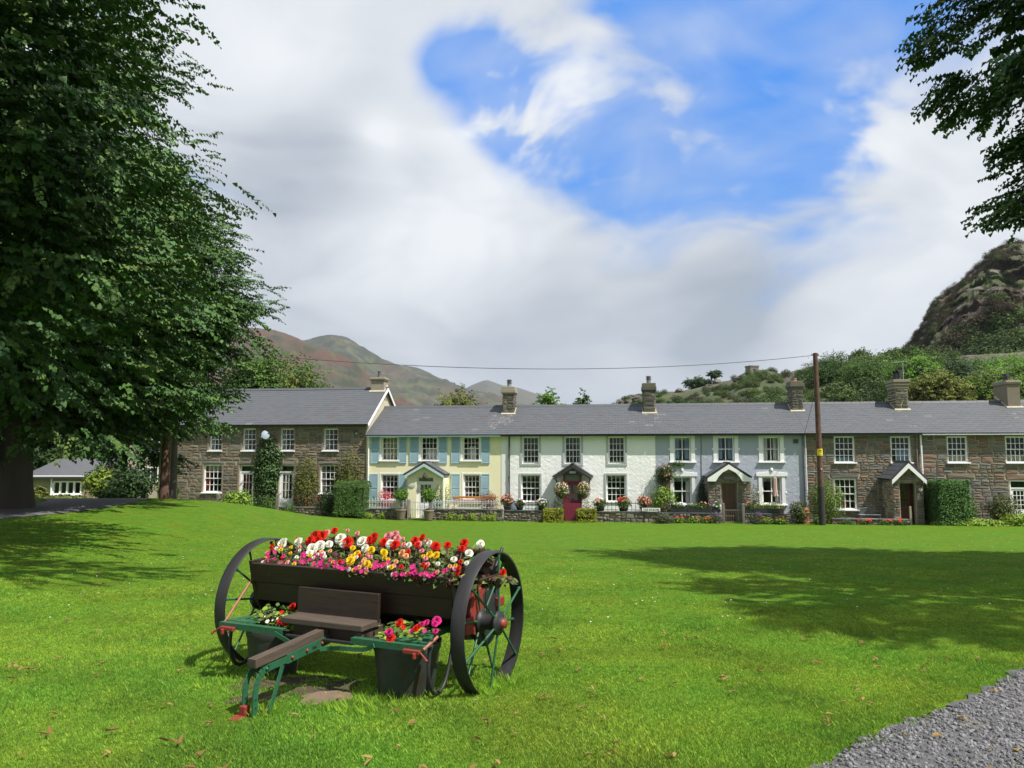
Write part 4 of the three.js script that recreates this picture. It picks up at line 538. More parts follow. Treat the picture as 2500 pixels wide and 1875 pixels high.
{ // 4 grey-blue
  const H = H4, up = [[1645, 1687], [1751, 1793], [1862, 1904]].map(([a, b]) => H.R(a, 1066, b, 1127)), low = [[1643, 1689], [1861, 1909]].map(([a, b]) => H.R(a, 1164, b, 1231));
  frontWall(H.h, H.x0, H.x1, EV - .03, [...up, ...low], M.plasterGrey);
  const cs = [[.08, .34, .1, .95, CLOTH.blue], [.66, .92, .1, .95, CLOTH.blue]], cw = [[.08, .34, .05, .95, CLOTH.white], [.66, .92, .05, .95, CLOTH.white]];
  up.forEach((q, i) => { const w = makeWindow(H.h, ...q, { cols: 2, top: 1, bottom: 1, bw: .04, sillOut: .5, band: .2, bandLow: 0, bandMat: M.white, bandOut: .03, curtains: i === 2 ? cw : i === 1 ? cs : [...cs, [.06, .94, .86, .98, CLOTH.green]] }); for (const s of [0, 1]) part(w, 'ear', rbox(.09, .1, .035, .02, s ? q[1] + .235 : q[0] - .235, (q[2] + q[3]) / 2, .022), M.white); });
  low.forEach((q, i) => { const w = makeWindow(H.h, ...q, { cols: 2, top: 1, bottom: 1, bw: .045, split: .47, sillOut: .5, band: .17, bandLow: 0, bandMat: M.white, bandOut: .03, curtains: [[.06, .94, .82, .98, CLOTH.green], [.7, .94, .05, .9, CLOTH.white]] }), x = (q[0] + q[1]) / 2, y = q[3] + .17, hw = (q[1] - q[0]) / 2 + .28; part(w, 'head', merge([extr([[x - hw, y - .14], [x + hw, y - .14], [x + hw, y + .02], [x, y + .10], [x - hw, y + .02]], .05, [], .006).translate(0, 0, .002), lathe([[0, 0], [.07, .01], [.055, .05], [.08, .11], [.05, .18], [0, .2]], 12).translate(x, y + .09, .04)]), M.white); for (const s of [0, 1]) part(w, 'ear', rbox(.09, .12, .035, .02, s ? q[1] + .2 : q[0] - .2, (q[2] + q[3]) / 2 - .1, .022), M.white); });
  roofFor(H, { seed: 34, stains: [stainAt(H, 1600, 1606, 1006), stainAt(H, 1938, 1958, 1004)] });
  gutter(H.h, H.x0 + .01, H.x1 - .02, EV - .06, EZ + .02, M.black); pipe(H.h, H.x1 - .12, .2, EV - .1, .08, std([.12, .125, .14], .6)); pipe(H.h, H.x1 - .02, .2, EV - .1, .09, M.frameWhite, .025);
  makeChimney(H, 1932, 1960, 1004, 930, { seed: 44, depth: .95, stones: STONES.grey, capH: .34, over: .08, potH: .2, sw: .5, sh: .22, capMat: STONES.grey[0], topMat: tint([.15, .135, .1]) });
  part(H.h, 'alarm_box', rbox(.24, .19, .1, .02, ...H.P(1943, 1077, .06), .055), M.iron);
  part(H.h, 'cable', tube([[...H.P(1712, 1062, .03), .02], [...H.P(1712, 1100, .03), .02], [...H.P(1713, 1165, .03), .02]], .012, 8, 5), M.iron);
  const P = gablePorch(H, { seed: 7, d: 1.15, apex: [1779, 1134], left: [1727, 1167], right: [1832, 1168], wx: [1730, 1835], door: [1762, 1801], dy: [1178, 1277], wall: M.mortar, stones: STONES.mixed, curved: true });
  const dr = makeDoor(P.p, ...P.door, { mat: M.oak, frame: M.greyWood, z: P.d - .16 }); P.p.remove(dr); for (const k of dr.children.slice()) { k.name = k.name === 'leaf' ? 'door' : k.name === 'frame' ? 'door_frame' : k.name; P.p.add(k); }
  const [nx, ny] = H.P(1779, 1167, P.d + .07); part(P.p, 'name_slab', rbox(.52, .16, .05, .015, nx, ny, P.d + .07), tint([.17, .165, .16]));
  part(P.p, 'porch_lamp', merge([lathe([[.09, 0], [.07, .04], [.02, .07]], 10).translate(H.P(1817, 1180, P.d)[0], H.P(1817, 1180, P.d)[1], P.d + .14), bar([H.P(1817, 1180, P.d)[0], H.P(1817, 1180, P.d)[1] + .05, P.d], [H.P(1817, 1180, P.d)[0], H.P(1817, 1180, P.d)[1] + .05, P.d + .15], .012)]), std([.5, .5, .5], .5));
}
{ // 5 rubble, by the pole
  const H = H5, up = [[2037, 2087], [2175, 2224]].map(([a, b]) => [...H.R(a, 1065, b, 1129), 0]), low = [[2037, 2092]].map(([a, b]) => [...H.R(a, 1168, b, 1244), .26]), holes = [...up, ...low];
  stoneFront(H, EV - .02, holes, STONES.mixed, 105, { w: .55, h: .2 });
  up.forEach((q, i) => makeWindow(H.h, ...q.slice(0, 4), { set: .06, curtains: i ? [[.35, .95, .05, .55, CLOTH.blue]] : [[.06, .9, .02, .2, CLOTH.blue]] })); low.forEach(q => makeWindow(H.h, ...q.slice(0, 4), { set: .06, curtains: [[.5, .6, .02, .2, CLOTH.red]] }));
  roofFor(H, { seed: 35, stains: [stainAt(H, 2180, 2215, 1005)] });
  gutter(H.h, H.x0 + .01, H.x1 - .05, EV - .06, EZ + .02, M.iron);
  makeChimney(H, 2186, 2217, 1001, 926, { seed: 45, depth: 1.15, stones: STONES.grey, capH: .5, cap: 'steps', gap: .045, sw: .5, sh: .22, core: std([.46, .42, .3], .95, { map: T.mortar }), capMat: tint([.27, .24, .17]), pot: 'hood', pots: 2, potH: .38 });
  const P = gablePorch(H, { seed: 8, d: 1.45, apex: [2218, 1131], left: [2176, 1172], right: [2260, 1172], wx: [2181, 2256], door: [2199, 2237], dy: [1180, 1281], wall: M.mortar, stones: STONES.mixed, bw: .16 });
  const dr = makeDoor(P.p, ...P.door, { mat: std([.1, .025, .012], .5, { map: T.wood }), z: P.d - .5, glass: .45, cols: 2, rows: 2 }); P.p.remove(dr); for (const k of dr.children.slice()) { k.name = k.name === 'leaf' ? 'door' : k.name === 'frame' ? 'door_frame' : k.name; P.p.add(k); }
  part(P.p, 'house_number_plate', lathe([[0, .015], [.085, .015], [.09, 0], [0, 0]], 18).rotateX(Math.PI / 2).translate(H.P(2246, 1195, P.d)[0], H.P(2246, 1195, P.d)[1], P.d + .04), std([.6, .57, .5], .5));
}
{ // 6 rubble, end of the view
  const H = H6, up = [[2313, 2363], [2456, 2507]].map(([a, b]) => [...H.R(a, 1065, b, 1129), 0]), low = [[2322, 2373]].map(([a, b]) => [...H.R(a, 1170, b, 1244), .28]), dq = H.R(2468, 1172, 2522, 1272), door = [dq[0], dq[1], .1, dq[3], .28];
  stoneFront(H, EV - .02, [...up, ...low, door], STONES.mixed, 106, { w: .66, h: .24 });
  up.forEach(q => makeWindow(H.h, ...q.slice(0, 4), { set: .06, curtains: [[.06, .94, .02, .25, CLOTH.cream]] })); low.forEach(q => makeWindow(H.h, ...q.slice(0, 4), { set: .06, curtains: [[.6, .94, .05, .95, CLOTH.grey]] }));
  makeDoor(H.h, ...door.slice(0, 4), { mat: M.frameWhite, fan: .3, glass: .4, cols: 4, rows: 4, z: -.1 });
  roofFor(H, { seed: 36, sw: .4, stains: [stainAt(H, 2455, 2500, 998)] });
  gutter(H.h, H.x0 + .02, H.x1, EV - .06, EZ + .02, M.frameWhite); pipe(H.h, H.x0 - .02, 1.2, EV - .1, .1, M.frameWhite); pipe(H.h, H.x0 - .22, 1.4, EV - .1, .07, std([.2, .15, .1], .7), .03);
  makeChimney(H, 2459, 2492, 995, 928, { seed: 46, depth: 1.5, capH: .14, over: .06, core: std([.21, .18, .135], .98, { map: T.stone, bumpMap: T.stoneBump, bumpScale: .01 }), capMat: M.concrete, pot: 'hood', potH: .26 });
}
// ------------------------------------------------------------ the old seed drill used as a planter
const CT = 24 * deg, CP = V3(-1.12, 0, -5.93); CP.y = gy(CP.x, CP.z);
const CA = V3(Math.cos(CT), 0, Math.sin(CT)), CW = V3(-Math.sin(CT), 0, Math.cos(CT));
function cartAt(px, py, z) { const d = ray(px, py), o = V3(0, EYE, 0).sub(CP), t = (z - o.dot(CW)) / d.dot(CW), p = o.addScaledVector(d, t); return V3(p.dot(CA), p.y, z); }
const cartWorld = p => CP.clone().addScaledVector(CA, p.x).addScaledVector(CW, p.z).add(V3(0, p.y, 0));
{
  const woodDark = std([.032, .017, .011], .5, { map: T.wood, bumpMap: T.wood, bumpScale: .002 }), woodWorn = std([.088, .064, .045], .75, { map: T.wood, bumpMap: T.wood, bumpScale: .003 }), endWood = std([.075, .05, .036], .8, { map: T.wood }), green = std([.022, .105, .05], .45, { map: T.metal }), red = std([.22, .03, .02], .55, { map: T.metal }), rimMat = std([.02, .021, .023], .55, { map: T.metal }), blackIron = std([.018, .018, .02], .55);
  const g = thing('seed_drill', 'old brown wooden seed drill with iron wheels, used as a flower planter', 'cart', CP.toArray(), -CT);
  // trough
  const plank = (name, x0, x1, a, b, t, m) => { const dy = b[0] - a[0], dz = b[1] - a[1], h = Math.hypot(dy, dz), an = Math.atan2(dz, dy); return part(g, name, rbox(x1 - x0, h - .003, t, .006, (x0 + x1) / 2, (a[0] + b[0]) / 2, (a[1] + b[1]) / 2, an), m); };
  plank('front_board', -.93, .90, [.675, .287], [.825, .315], .03, woodDark); plank('front_board', -.90, .89, [.525, .245], [.675, .270], .03, woodDark);
  plank('rear_board', -.93, .90, [.68, -.33], [.86, -.38], .03, woodDark); plank('rear_board', -.90, .89, [.5, -.27], [.68, -.32], .03, woodDark);
  for (const s of [-1, 1]) { const e = extr([[.33, .835], [-.39, .87], [-.33, .6], [-.22, .42], [-.05, .33], [.12, .36], [.24, .5], [.29, .66]], .028, [], .003); e.rotateY(-Math.PI / 2); part(g, 'end_board', e.translate(s * .915 + .014, 0, 0).scale(1, 1, 1), s > 0 ? endWood : woodDark); }
  { const t = new THREE.CylinderGeometry(.2, .2, 1.74, 18, 1, false, Math.PI / 2, Math.PI); t.rotateZ(Math.PI / 2); t.rotateX(0); part(g, 'trough_bottom', t.translate(0, .56, 0), blackIron); }
  { const s = new THREE.PlaneGeometry(1.78, .6, 40, 14); s.rotateX(-Math.PI / 2); const p = s.attributes.position; for (let i = 0; i < p.count; i++) p.setY(i, .77 + .05 * fbm(p.getX(i) * 5, p.getZ(i) * 5, 2, 3)); s.computeVertexNormals(); part(g, 'soil', s.translate(0, 0, -.03), M.soil); }
  // bench on the front
  part(g, 'bench_back', rbox(.73, .20, .03, .006, -.01, .585, .385, -.03), woodDark); part(g, 'bench_seat', rbox(.72, .045, .235, .008, -.01, .478, .475), woodWorn); part(g, 'bench_bearer', rbox(.62, .09, .08, .006, .02, .405, .50), woodDark); part(g, 'bench_bearer', rbox(.06, .09, .3, .006, .3, .405, .42), endWood);
  // drawbar
  const A = [-.01, .425, .36], B = [-.01, .372, 1.255]; part(g, 'pole', flatBar([-.01, .43, .36], B, .055, .066), woodWorn);
  for (const s of [-1, 1]) {
    const x = -.01 + s * .042; part(g, 'side_strap', merge([flatBar([x, .375, .42], [x, .335, .98], .06, .008), flatBar([x, .336, .96], [x, .325, 1.16], .042, .009)]), green);
    const lg = new THREE.CatmullRomCurve3([V3(x, .325, 1.14), V3(x, .31, 1.21), V3(x, .25, 1.25), V3(x, .15, 1.258), V3(x, -.03, 1.262)]).getPoints(10), L = []; for (let i = 0; i < 10; i++) L.push(flatBar(lg[i].toArray(), lg[i + 1].toArray(), .042, .009, i < 3 ? V3(0, 1, 0) : V3(0, 0, 1))); part(g, 'leg', merge(L), green);
    if (s > 0) { part(g, 'strut', flatBar([x + .004, .31, 1.02], [x + .03, -.03, 1.20], .034, .008), green); for (const [z, y] of [[.62, .36], [.78, .347], [.93, .338], [1.17, .325]]) part(g, 'bolt', new THREE.SphereGeometry(.012, 10, 6).translate(x + .006, y, z), z < 1.1 ? red : green); part(g, 'bolt', new THREE.SphereGeometry(.02, 10, 6).translate(x + .01, .405, .47), red); for (const [z, w] of [[.52, .09], [.7, .045]]) part(g, 'slot', rbox(.003, .018, w, .001, x + .0055, .37 - (z - .42) * .07, z), blackIron); for (const y of [.16, .11, .05]) part(g, 'bolt_hole', new THREE.CylinderGeometry(.006, .006, .003, 8).rotateZ(Math.PI / 2).translate(x + .006, y, 1.258), blackIron); }
    else for (const y of [.16, .11]) part(g, 'bolt_hole', new THREE.CylinderGeometry(.006, .006, .003, 8).rotateZ(Math.PI / 2).translate(x + .006, y, 1.258), blackIron);
  }
  part(g, 'hitch_foot', merge([rbox(.075, .022, .13, .008, -.058, .05, 1.305, .12), rbox(.05, .07, .05, .008, -.045, .085, 1.265)]), red);
  { const pts = [[.05, .33, .66], [.09, .328, .62], [.22, .352, .66], [.42, .362, .645], [.5, .40, .66]], c = new THREE.CatmullRomCurve3(pts.map(p => V3(...p))).getPoints(14), L = []; for (let i = 0; i < 14; i++) L.push(flatBar(c[i].toArray(), c[i + 1].toArray(), .03, .008)); part(g, 'brace', merge(L), green); const L2 = []; const c2 = new THREE.CatmullRomCurve3([V3(-.06, .33, .72), V3(-.16, .34, .68), V3(-.28, .37, .66), V3(-.36, .40, .66)]).getPoints(10); for (let i = 0; i < 10; i++) L2.push(flatBar(c2[i].toArray(), c2[i + 1].toArray(), .03, .008)); part(g, 'brace', merge(L2), green); }
  // green angle-iron frame
  for (const s of [-1, 1]) {
    part(g, 'front_rail', merge([span(s * .3, s * .9, .385, .428, .642, .65), span(s * .3, s * .9, .42, .428, .60, .642)]), green);
    part(g, 'side_rail', merge([span(s * .74, s * .748, .385, .428, -.2, .31), span(s * .70, s * .74, .4195, .4275, -.2, .31)]), green);
    const gp2 = extr([[s * .60, -.602], [s * .895, -.602], [s * .77, -.30], [s * .69, -.30]], .006, [[[s * .73, -.555], [s * .82, -.555], [s * .742, -.42]]]); gp2.rotateX(-Math.PI / 2); gp2.scale(1, 1, 1); part(g, 'corner_plate', gp2.translate(0, .431, 0), green);
    part(g, 'red_clip', merge([rbox(.13, .03, .03, .006, s * .80, .39, .665), rbox(.02, .04, .05, .005, s * .83, .37, .672), bar([s * .87, .392, .672], [s * .925, .355, .69], .007, 8), new THREE.SphereGeometry(.011, 8, 6).translate(s * .925, .353, .69)]), red);
    part(g, 'red_rod', s < 0 ? bar([s * .885, .42, .61], [s * .945, .70, .26], .009, 8) : bar([.885, .41, .66], [.93, .475, .55], .011, 8), std([.28, .10, .07], .6));
    part(g, 'hanger', tube([[s * .87, .40, .55], [s * .87, .2, .56], [s * .87, .08, .48], [s * .87, .1, .36], [s * .87, .42, .2]], .014, 20, 6), blackIron);
    part(g, 'hopper_strut', merge([bar([s * .55, .42, -.05], [s * .4, .14, -.3], .014), bar([s * .42, .50, .0], [s * .42, .36, -.05], .03)]), blackIron);
  }
  part(g, 'cross_rail', merge([span(-.3, .3, .37, .385, .58, .62), span(-.86, .86, .38, .41, -.2, -.17)]), blackIron);
  part(g, 'axle', bar([-1.12, .47, 0], [1.12, .47, 0], .026, 10), blackIron);
  // wheels
  for (const s of [-1, 1]) {
    const w = grp(g, 'wheel', s * 1.05, .47, 0), R = .505, N = 12;
    const rim = lathe([[R - .012, -.05], [R, -.052], [R + .004, 0], [R, .052], [R - .012, .05], [R - .010, 0], [R - .012, -.05]], 72); rim.rotateZ(Math.PI / 2); part(w, 'rim', rim, rimMat);
    const hub = lathe([[.028, -.12], [.06, -.115], [.062, -.085], [.085, -.08], [.085, -.055], [.055, -.05], [.055, .05], [.085, .055], [.085, .08], [.05, .085], [.045, .10], [.028, .105]], 24); hub.rotateZ(-Math.PI / 2); part(w, 'hub', hub, blackIron);
    const cap = lathe([[0, .13], [.03, .128], [.036, .10], [.036, .09]], 16); cap.rotateZ(-Math.PI / 2 * s); part(w, 'hub_cap', cap, red);
    for (let k = 0; k < N; k++) { const a = (k + .3) / N * Math.PI * 2, side = k & 1 ? 1 : -1, rr = .07, x0 = side * .068, x1 = -side * .0 + side * .035; part(w, 'spoke', merge([bar([x0, Math.sin(a) * rr, Math.cos(a) * rr], [x1, Math.sin(a) * (R - .012), Math.cos(a) * (R - .012)], .0088, 8), bar([x0, Math.sin(a) * .065, Math.cos(a) * .065], [x0, Math.sin(a) * .085, Math.cos(a) * .085], .014, 8), bar([x1, Math.sin(a) * (R - .045), Math.cos(a) * (R - .045)], [x1, Math.sin(a) * (R - .011), Math.cos(a) * (R - .011)], .0125, 8)]), green); }
  }
  // gearing between trough and right wheel
  const gear = lathe([[.03, .02], [.2, .02], [.205, 0], [.2, -.02], [.03, -.02]], 30); gear.rotateZ(Math.PI / 2);
  part(g, 'gear_cover', merge([(() => { const e = extr([[.0, .36], [.1, .40], [.16, .55], [.10, .72], [.0, .74], [-.10, .66], [-.14, .5]], .02, [], .004); e.rotateY(-Math.PI / 2); return e.translate(.968, 0, 0); })(), rbox(.02, .22, .1, .01, .975, .60, .02, .25), rbox(.03, .12, .09, .01, .97, .47, .17), rbox(.035, .07, .10, .01, .99, .56, -.30)]), red);
  part(g, 'gear_wheel', gear.translate(.955, .47, -.12), blackIron);
  part(g, 'lever', merge([bar([.955, .45, .05], [.955, .95, -.42], .012), bar([.955, .5, -.3], [.93, .9, -.36], .015)]), blackIron);
}
// flower tubs under the frame
function tub(label, x, z, R, h) { const p = cartWorld(V3(x, 0, z)); p.y = gy(p.x, p.z) - .02; const g = thing('flower_tub', label, 'tub', p.toArray(), 0, undefined); const ribs = lathe([[0, 0], [R * .8, 0], [R * .82, .02], [R * .97, h - .06], [R, h - .05], [R * 1.03, h], [R * .95, h], [R * .94, h - .04], [0, h - .04]], 36); part(g, 'tub_wall', ribs, std([.028, .034, .03], .5, { map: T.metal })); part(g, 'soil', lathe([[0, h - .03], [R * .93, h - .035]], 24), M.soil); return p; }
tub('dark plastic tub under the drill, on the side away from the gears', -.62, .36, .21, .375); tub('dark plastic tub under the drill, on the side with red gears', .60, .40, .235, .375);
{
  const COL = { white: [.78, .77, .66], red: [.62, .022, .012], pink: [.74, .30, .32], yellow: [.78, .55, .02], peach: [.78, .42, .2], magenta: [.60, .03, .20], pale: [.75, .6, .62] };
  const z1 = ([x, y]) => [500 + .3707 * x, 1240 + .3707 * y];
  const blooms = { white: [[515, 240, 48], [620, 225, 36], [710, 270, 42], [760, 250, 38], [895, 205, 42], [1040, 225, 42], [1058, 268, 30], [1225, 240, 34], [1480, 235, 24], [1815, 238, 27], [1740, 300, 27], [1640, 340, 22], [385, 360, 18], [820, 240, 28], [1345, 245, 22], [690, 300, 28], [915, 240, 30], [625, 282, 14]], red: [[730, 190, 50], [775, 185, 42], [695, 215, 38], [745, 218, 40], [855, 150, 27], [940, 232, 46], [1115, 200, 42], [1085, 215, 34], [1180, 230, 34], [1255, 245, 34], [1385, 215, 30], [1435, 195, 26], [1520, 255, 34], [1600, 245, 26], [1710, 232, 30], [1695, 268, 24], [1400, 245, 24], [610, 205, 16], [1340, 290, 18], [1665, 430, 20], [1965, 425, 22]], pink: [[805, 165, 26], [940, 150, 14], [1005, 170, 20], [1210, 190, 36], [1255, 180, 34], [1270, 205, 30], [1310, 245, 20], [1410, 240, 24], [1430, 285, 18], [1465, 220, 20], [1305, 205, 12]], yellow: [[975, 265, 20], [1005, 305, 28], [960, 350, 32], [1095, 280, 30], [1070, 370, 26], [1180, 295, 26], [1440, 320, 14], [1480, 310, 26], [1525, 315, 27], [1185, 328, 18]], peach: [[1300, 300, 28], [1335, 430, 18], [1325, 318, 20], [1330, 440, 16]], magenta: [[655, 300, 16], [690, 350, 18], [500, 368, 19], [425, 352, 17], [525, 322, 12], [860, 360, 15], [760, 360, 14], [810, 380, 16], [885, 392, 12], [1135, 358, 16], [1145, 382, 14], [730, 320, 18], [772, 315, 15], [1510, 440, 13], [1455, 432, 12], [640, 320, 14], [560, 345, 12], [600, 360, 13], [640, 345, 12], [720, 375, 13], [780, 345, 12], [940, 395, 12], [1000, 400, 11], [1210, 360, 11], [460, 340, 13], [480, 385, 12], [830, 345, 12], [1480, 450, 12], [1395, 415, 10]] };
  { const q = rng(78), mixc = ['white', 'red', 'pink', 'magenta', 'magenta', 'magenta', 'red', 'peach', 'pink', 'yellow']; for (let k = 0; k < 120; k++) { const x = 400 + q() * 1330, rim = 352 + (x - 295) * .1034, c = pick(q, mixc); blooms[c].push([x, rim - 8 - q() * (c === 'magenta' ? 75 : 135), 8 + q() * 9]); } }
  const r = rng(77), bronze = [[.075, .024, .014], [.10, .034, .02], [.05, .018, .014], [.08, .045, .02]], leafG = [[.09, .17, .03], [.12, .20, .035], [.16, .21, .05], [.07, .13, .03]];
  for (const [c, list] of Object.entries(blooms)) {
    const small = c === 'magenta' || c === 'yellow';
    // neighbours of one colour stand on one plant
    const plants = []; for (const b of list.slice().sort((p, q) => p[0] - q[0])) { const last = plants.at(-1); if (last && b[0] - last[0][0] < 110) last.push(b); else plants.push([b]); }
    plants.forEach((pl, pi) => {
      const pts = pl.map(b => { const z = clamp(lerp(-.27, .26, (b[1] - 170) / 220), -.3, .27) + (small ? .06 : .05), [px, py] = z1(b), p = cartAt(px, py, z); return [p, Math.max(.018, b[2] * .3707 * 5.75 / 1800 * 1.0)]; });
      const cx = clamp(pts.reduce((s, q) => s + q[0].x, 0) / pts.length, -.84, .84), cz = clamp(pts.reduce((s, q) => s + q[0].z, 0) / pts.length, -.26, .2), base = V3(cx, .75, cz), w = cartWorld(base);
      const kindName = c === 'magenta' ? 'busy_lizzie' : c === 'yellow' ? 'pansy' : 'begonia', nm = { white: 'white begonia', red: 'scarlet begonia', pink: 'pink begonia', yellow: 'yellow pansy', peach: 'peach begonia', magenta: 'magenta busy lizzie' }[c];
      const g = thing(kindName, nm + ' flowering in the wooden trough of the seed drill', 'flower', w.toArray(), -CT, nm + ' plants in the trough');
      for (const [p, R] of pts) { const L = new Leaves(), q = p.clone().sub(base); petals(L, r, q, V3((r() - .5) * .6, .55, .8).normalize(), R, COL[c], small && c === 'magenta' ? 'flat' : 'double'); part(g, 'bloom', L.geo(), petalMat); }
      const L = new Leaves(), n = small ? 90 : 150; for (let k = 0; k < n; k++) { const tp = pick(r, pts)[0].clone().sub(base), t = Math.pow(r(), .7), p = V3(lerp((r() - .5) * .2, tp.x + (r() - .5) * .16, t), lerp(.01, Math.max(.04, tp.y - .055), t), lerp((r() - .5) * .14, tp.z + (r() - .5) * .12 - .06, t)); const dir = rv(r).setY((r() - .6) * .6).normalize(); const sz = small ? .035 + r() * .02 : .045 + r() * .035; L.leaf(p, dir, V3(0, .8, .5).add(rv(r, .6)).normalize(), sz, sz * .65, jit(r, pick(r, (c === 'white' || c === 'red' || c === 'peach' || c === 'pink') && r() < .62 ? bronze : leafG), .25), true); }
      for (const [p] of pts) { const q = p.clone().sub(base); } part(g, 'leaves', L.geo(), leafMat, 'stuff');
      part(g, 'stem', merge(pts.map(([p]) => { const q = p.clone().sub(base); return bar([clamp(q.x, -.05, .05), -.02, clamp(q.z, -.05, .05)], q.toArray(), .005, 5); })), std([.09, .08, .03], .8));
    });
  }
  { // low green filling between the blooms
    const L = new Leaves(); for (let k = 0; k < 4600; k++) { const x = (r() - .5) * 1.74, z = -.32 + r() * .6, y = .77 + r() * lerp(.2, .075, smooth(-.25, .22, z)); const dir = rv(r).setY(r() * .8 - .3).normalize(), sz = .022 + r() * .026; L.leaf(V3(x, y, z), dir, V3(0, .8, .5).add(rv(r, .6)).normalize(), sz * (r() < .3 ? 1.8 : 1), sz * .5, jit(r, pick(r, r() < .34 ? bronze : leafG), .3)); }
    const m = part(scene, 'trough_foliage', L.geo(), leafMat, 'stuff'); m.position.copy(CP); m.rotation.y = -CT; tag(m, 'mixed green and bronze leaves filling the wooden trough', 'foliage', null, 'stuff');
  }
  const tubs = [['red', [[580, 650, 24], [530, 755, 24], [495, 750, 18], [352, 705, 12], [508, 690, 14]], -.62, .36], ['magenta', [[440, 715, 20], [375, 735, 16], [470, 700, 10]], -.60, .34], ['white', [[415, 750, 12], [455, 690, 9], [400, 715, 8], [520, 715, 8], [480, 730, 8], [450, 740, 8]], -.64, .38], ['red', [[1285, 760, 24], [1225, 862, 26], [1390, 795, 18], [1410, 780, 16], [1310, 790, 14], [1225, 880, 14]], .58, .40], ['magenta', [[1215, 822, 24], [1430, 770, 18], [1462, 755, 16], [1527, 745, 26], [1450, 812, 12], [1520, 815, 16], [1365, 815, 14], [1515, 765, 18]], .62, .40]];
  tubs.forEach(([c, list, x, z], i) => { const base = V3(x, .36, z), w = cartWorld(base), lft = x < 0, g = thing('busy_lizzie', `${c === 'red' ? 'scarlet' : c} busy lizzies in the tub ${lft ? 'on the side away from the gears' : 'beside the red gears and wheel hub'}`, 'flower', w.toArray(), -CT);
    for (const b of list) { const [px, py] = z1(b), p = cartAt(px, py, z + lerp(-.02, .2, clamp((b[1] - 650) / 140))), L = new Leaves(); petals(L, r, p.clone().sub(base), V3((r() - .5) * .5, .6, .7).normalize(), b[2] * .3707 * 5.4 / 1800 * 1.2, COL[c], b[2] > 15 ? 'double' : 'flat'); part(g, 'bloom', L.geo(), petalMat); }
    const L = new Leaves(); for (let k = 0; k < (lft ? 75 : 120); k++) { const a = r() * 6.28, q = Math.sqrt(r()) * .175, p = V3(Math.cos(a) * q * 1.15, .0 + r() * .17 * (1 - q * 2), Math.sin(a) * q), dir = rv(r).setY((r() - .6) * .6).normalize(), sz = .03 + r() * .03; L.leaf(p, dir, V3(0, .8, .4).add(rv(r, .6)).normalize(), sz, sz * .6, jit(r, pick(r, GREEN.lime.concat(leafG)), .3), true); } part(g, 'leaves', L.geo(), leafMat, 'stuff'); part(g, 'stem', merge([0, 1, 2, 3, 4].map(k => bar([0, -.02, 0], [Math.cos(k) * .1, .1, Math.sin(k) * .1], .006, 5))), std([.09, .1, .03], .8)); });
}
{ // worn ground, flat stone, by the drawbar
  const flat = (name, label, cx, cz, rx, rz, rot, mat, h, n, cat) => { const pts = []; for (let i = 0; i < n; i++) { const a = i / n * Math.PI * 2, k = 1 + .45 * noise(Math.cos(a) * 1.6 + cx * 3, Math.sin(a) * 1.6 + cz * 3) + .25 * noise(Math.cos(a) * 4 + cx, Math.sin(a) * 4, cz); pts.push([Math.cos(a) * rx * k, Math.sin(a) * rz * k]); } const g = extr(pts, h, [], Math.min(.01, h * .4)); g.rotateX(-Math.PI / 2); const m = part(scene, numbered(name), g, mat); m.position.set(cx, gy(cx, cz), cz); m.rotation.y = rot; return tag(m, label, cat); };
  const a = gp(798, 1708); const st = flat('flat_stone', 'flat brown paving stone set in the turf beside the drawbar', a.x, a.z, .17, .11, .4, std([.16, .11, .075], .95, { map: T.stone, bumpMap: T.stoneBump, bumpScale: .006 }), .006, 18, 'stone'); st.position.y += .006;
  const soilMat = std([.06, .04, .024], 1, { map: T.stone, bumpMap: T.stoneBump, bumpScale: .02 });
  for (const [px, py, rx, rz] of [[765, 1690, .24, .13], [615, 1680, .16, .22], [700, 1668, .3, .13], [830, 1672, .14, .08], [640, 1705, .2, .1]]) { const p = gp(px, py), s = flat('bare_soil', 'bare trodden soil in the turf by the drawbar', p.x, p.z, rx, rz, .3, soilMat, .006, 22); s.position.y -= .001 + .001 * rx; s.userData.kind = 'structure'; delete s.userData.category; }
}
// ------------------------------------------------------------ garden walls, railings, gates, pots
function gardenWall(label, px0, px1, yTop, w, seed, o = {}) {
  const u0 = fp(px0, 1260, w).u, u1 = fp(px1, 1260, w).u, u = (u0 + u1) / 2, y0 = Math.min(gyAt(u0, w + .2), gyAt(u1, w + .2)), top = fp((px0 + px1) / 2, yTop, w).v - y0, L = u1 - u0, g = thing('garden_wall', label, 'wall', fw(u, y0, w).toArray(), -TH, undefined), r = rng(seed), d = .36, capH = .05;
  part(g, 'core', span(-L / 2 + .03, L / 2 - .03, -.2, top - capH, -d + .04, -.045), M.earthCore);
  setStones(g, splitRubble([[-L / 2, L / 2, -.08, top - capH]], r, { w: o.w || .34, h: o.h || .16 }), o.mats || STONES.wall, r, { depth: .13, z: .01, uneven: .05, gap: .022, max: 240 });
  for (const s of [-1, 1]) setStones(g, splitRubble([[0, d, -.08, top - capH]], r, { w: .3, h: .16 }), o.mats || STONES.wall, r, { depth: .1, z: .01, ry: s * Math.PI / 2, ox: s * L / 2 - s * .03, oz: s < 0 ? -d : 0, max: 20 });
  const n = Math.max(1, Math.round(L / .7)); for (let k = 0; k < n; k++) part(g, 'coping_slab', rbox(L / n - .008, capH, d + .07, .012, -L / 2 + (k + .5) * L / n, top - capH / 2 + (r() - .5) * .008, -d / 2, 0, 0, (r() - .5) * .012), pick(r, [SLATES[0], SLATES[4], STONES.grey[2]]));
  return { g, u0, u1, top: top + y0, w };
}
const WW = 2.0;
const wallA = gardenWall('low dry stone garden wall below the pale blue railings and pink maple', 868, 1001, 1242, WW, 201);
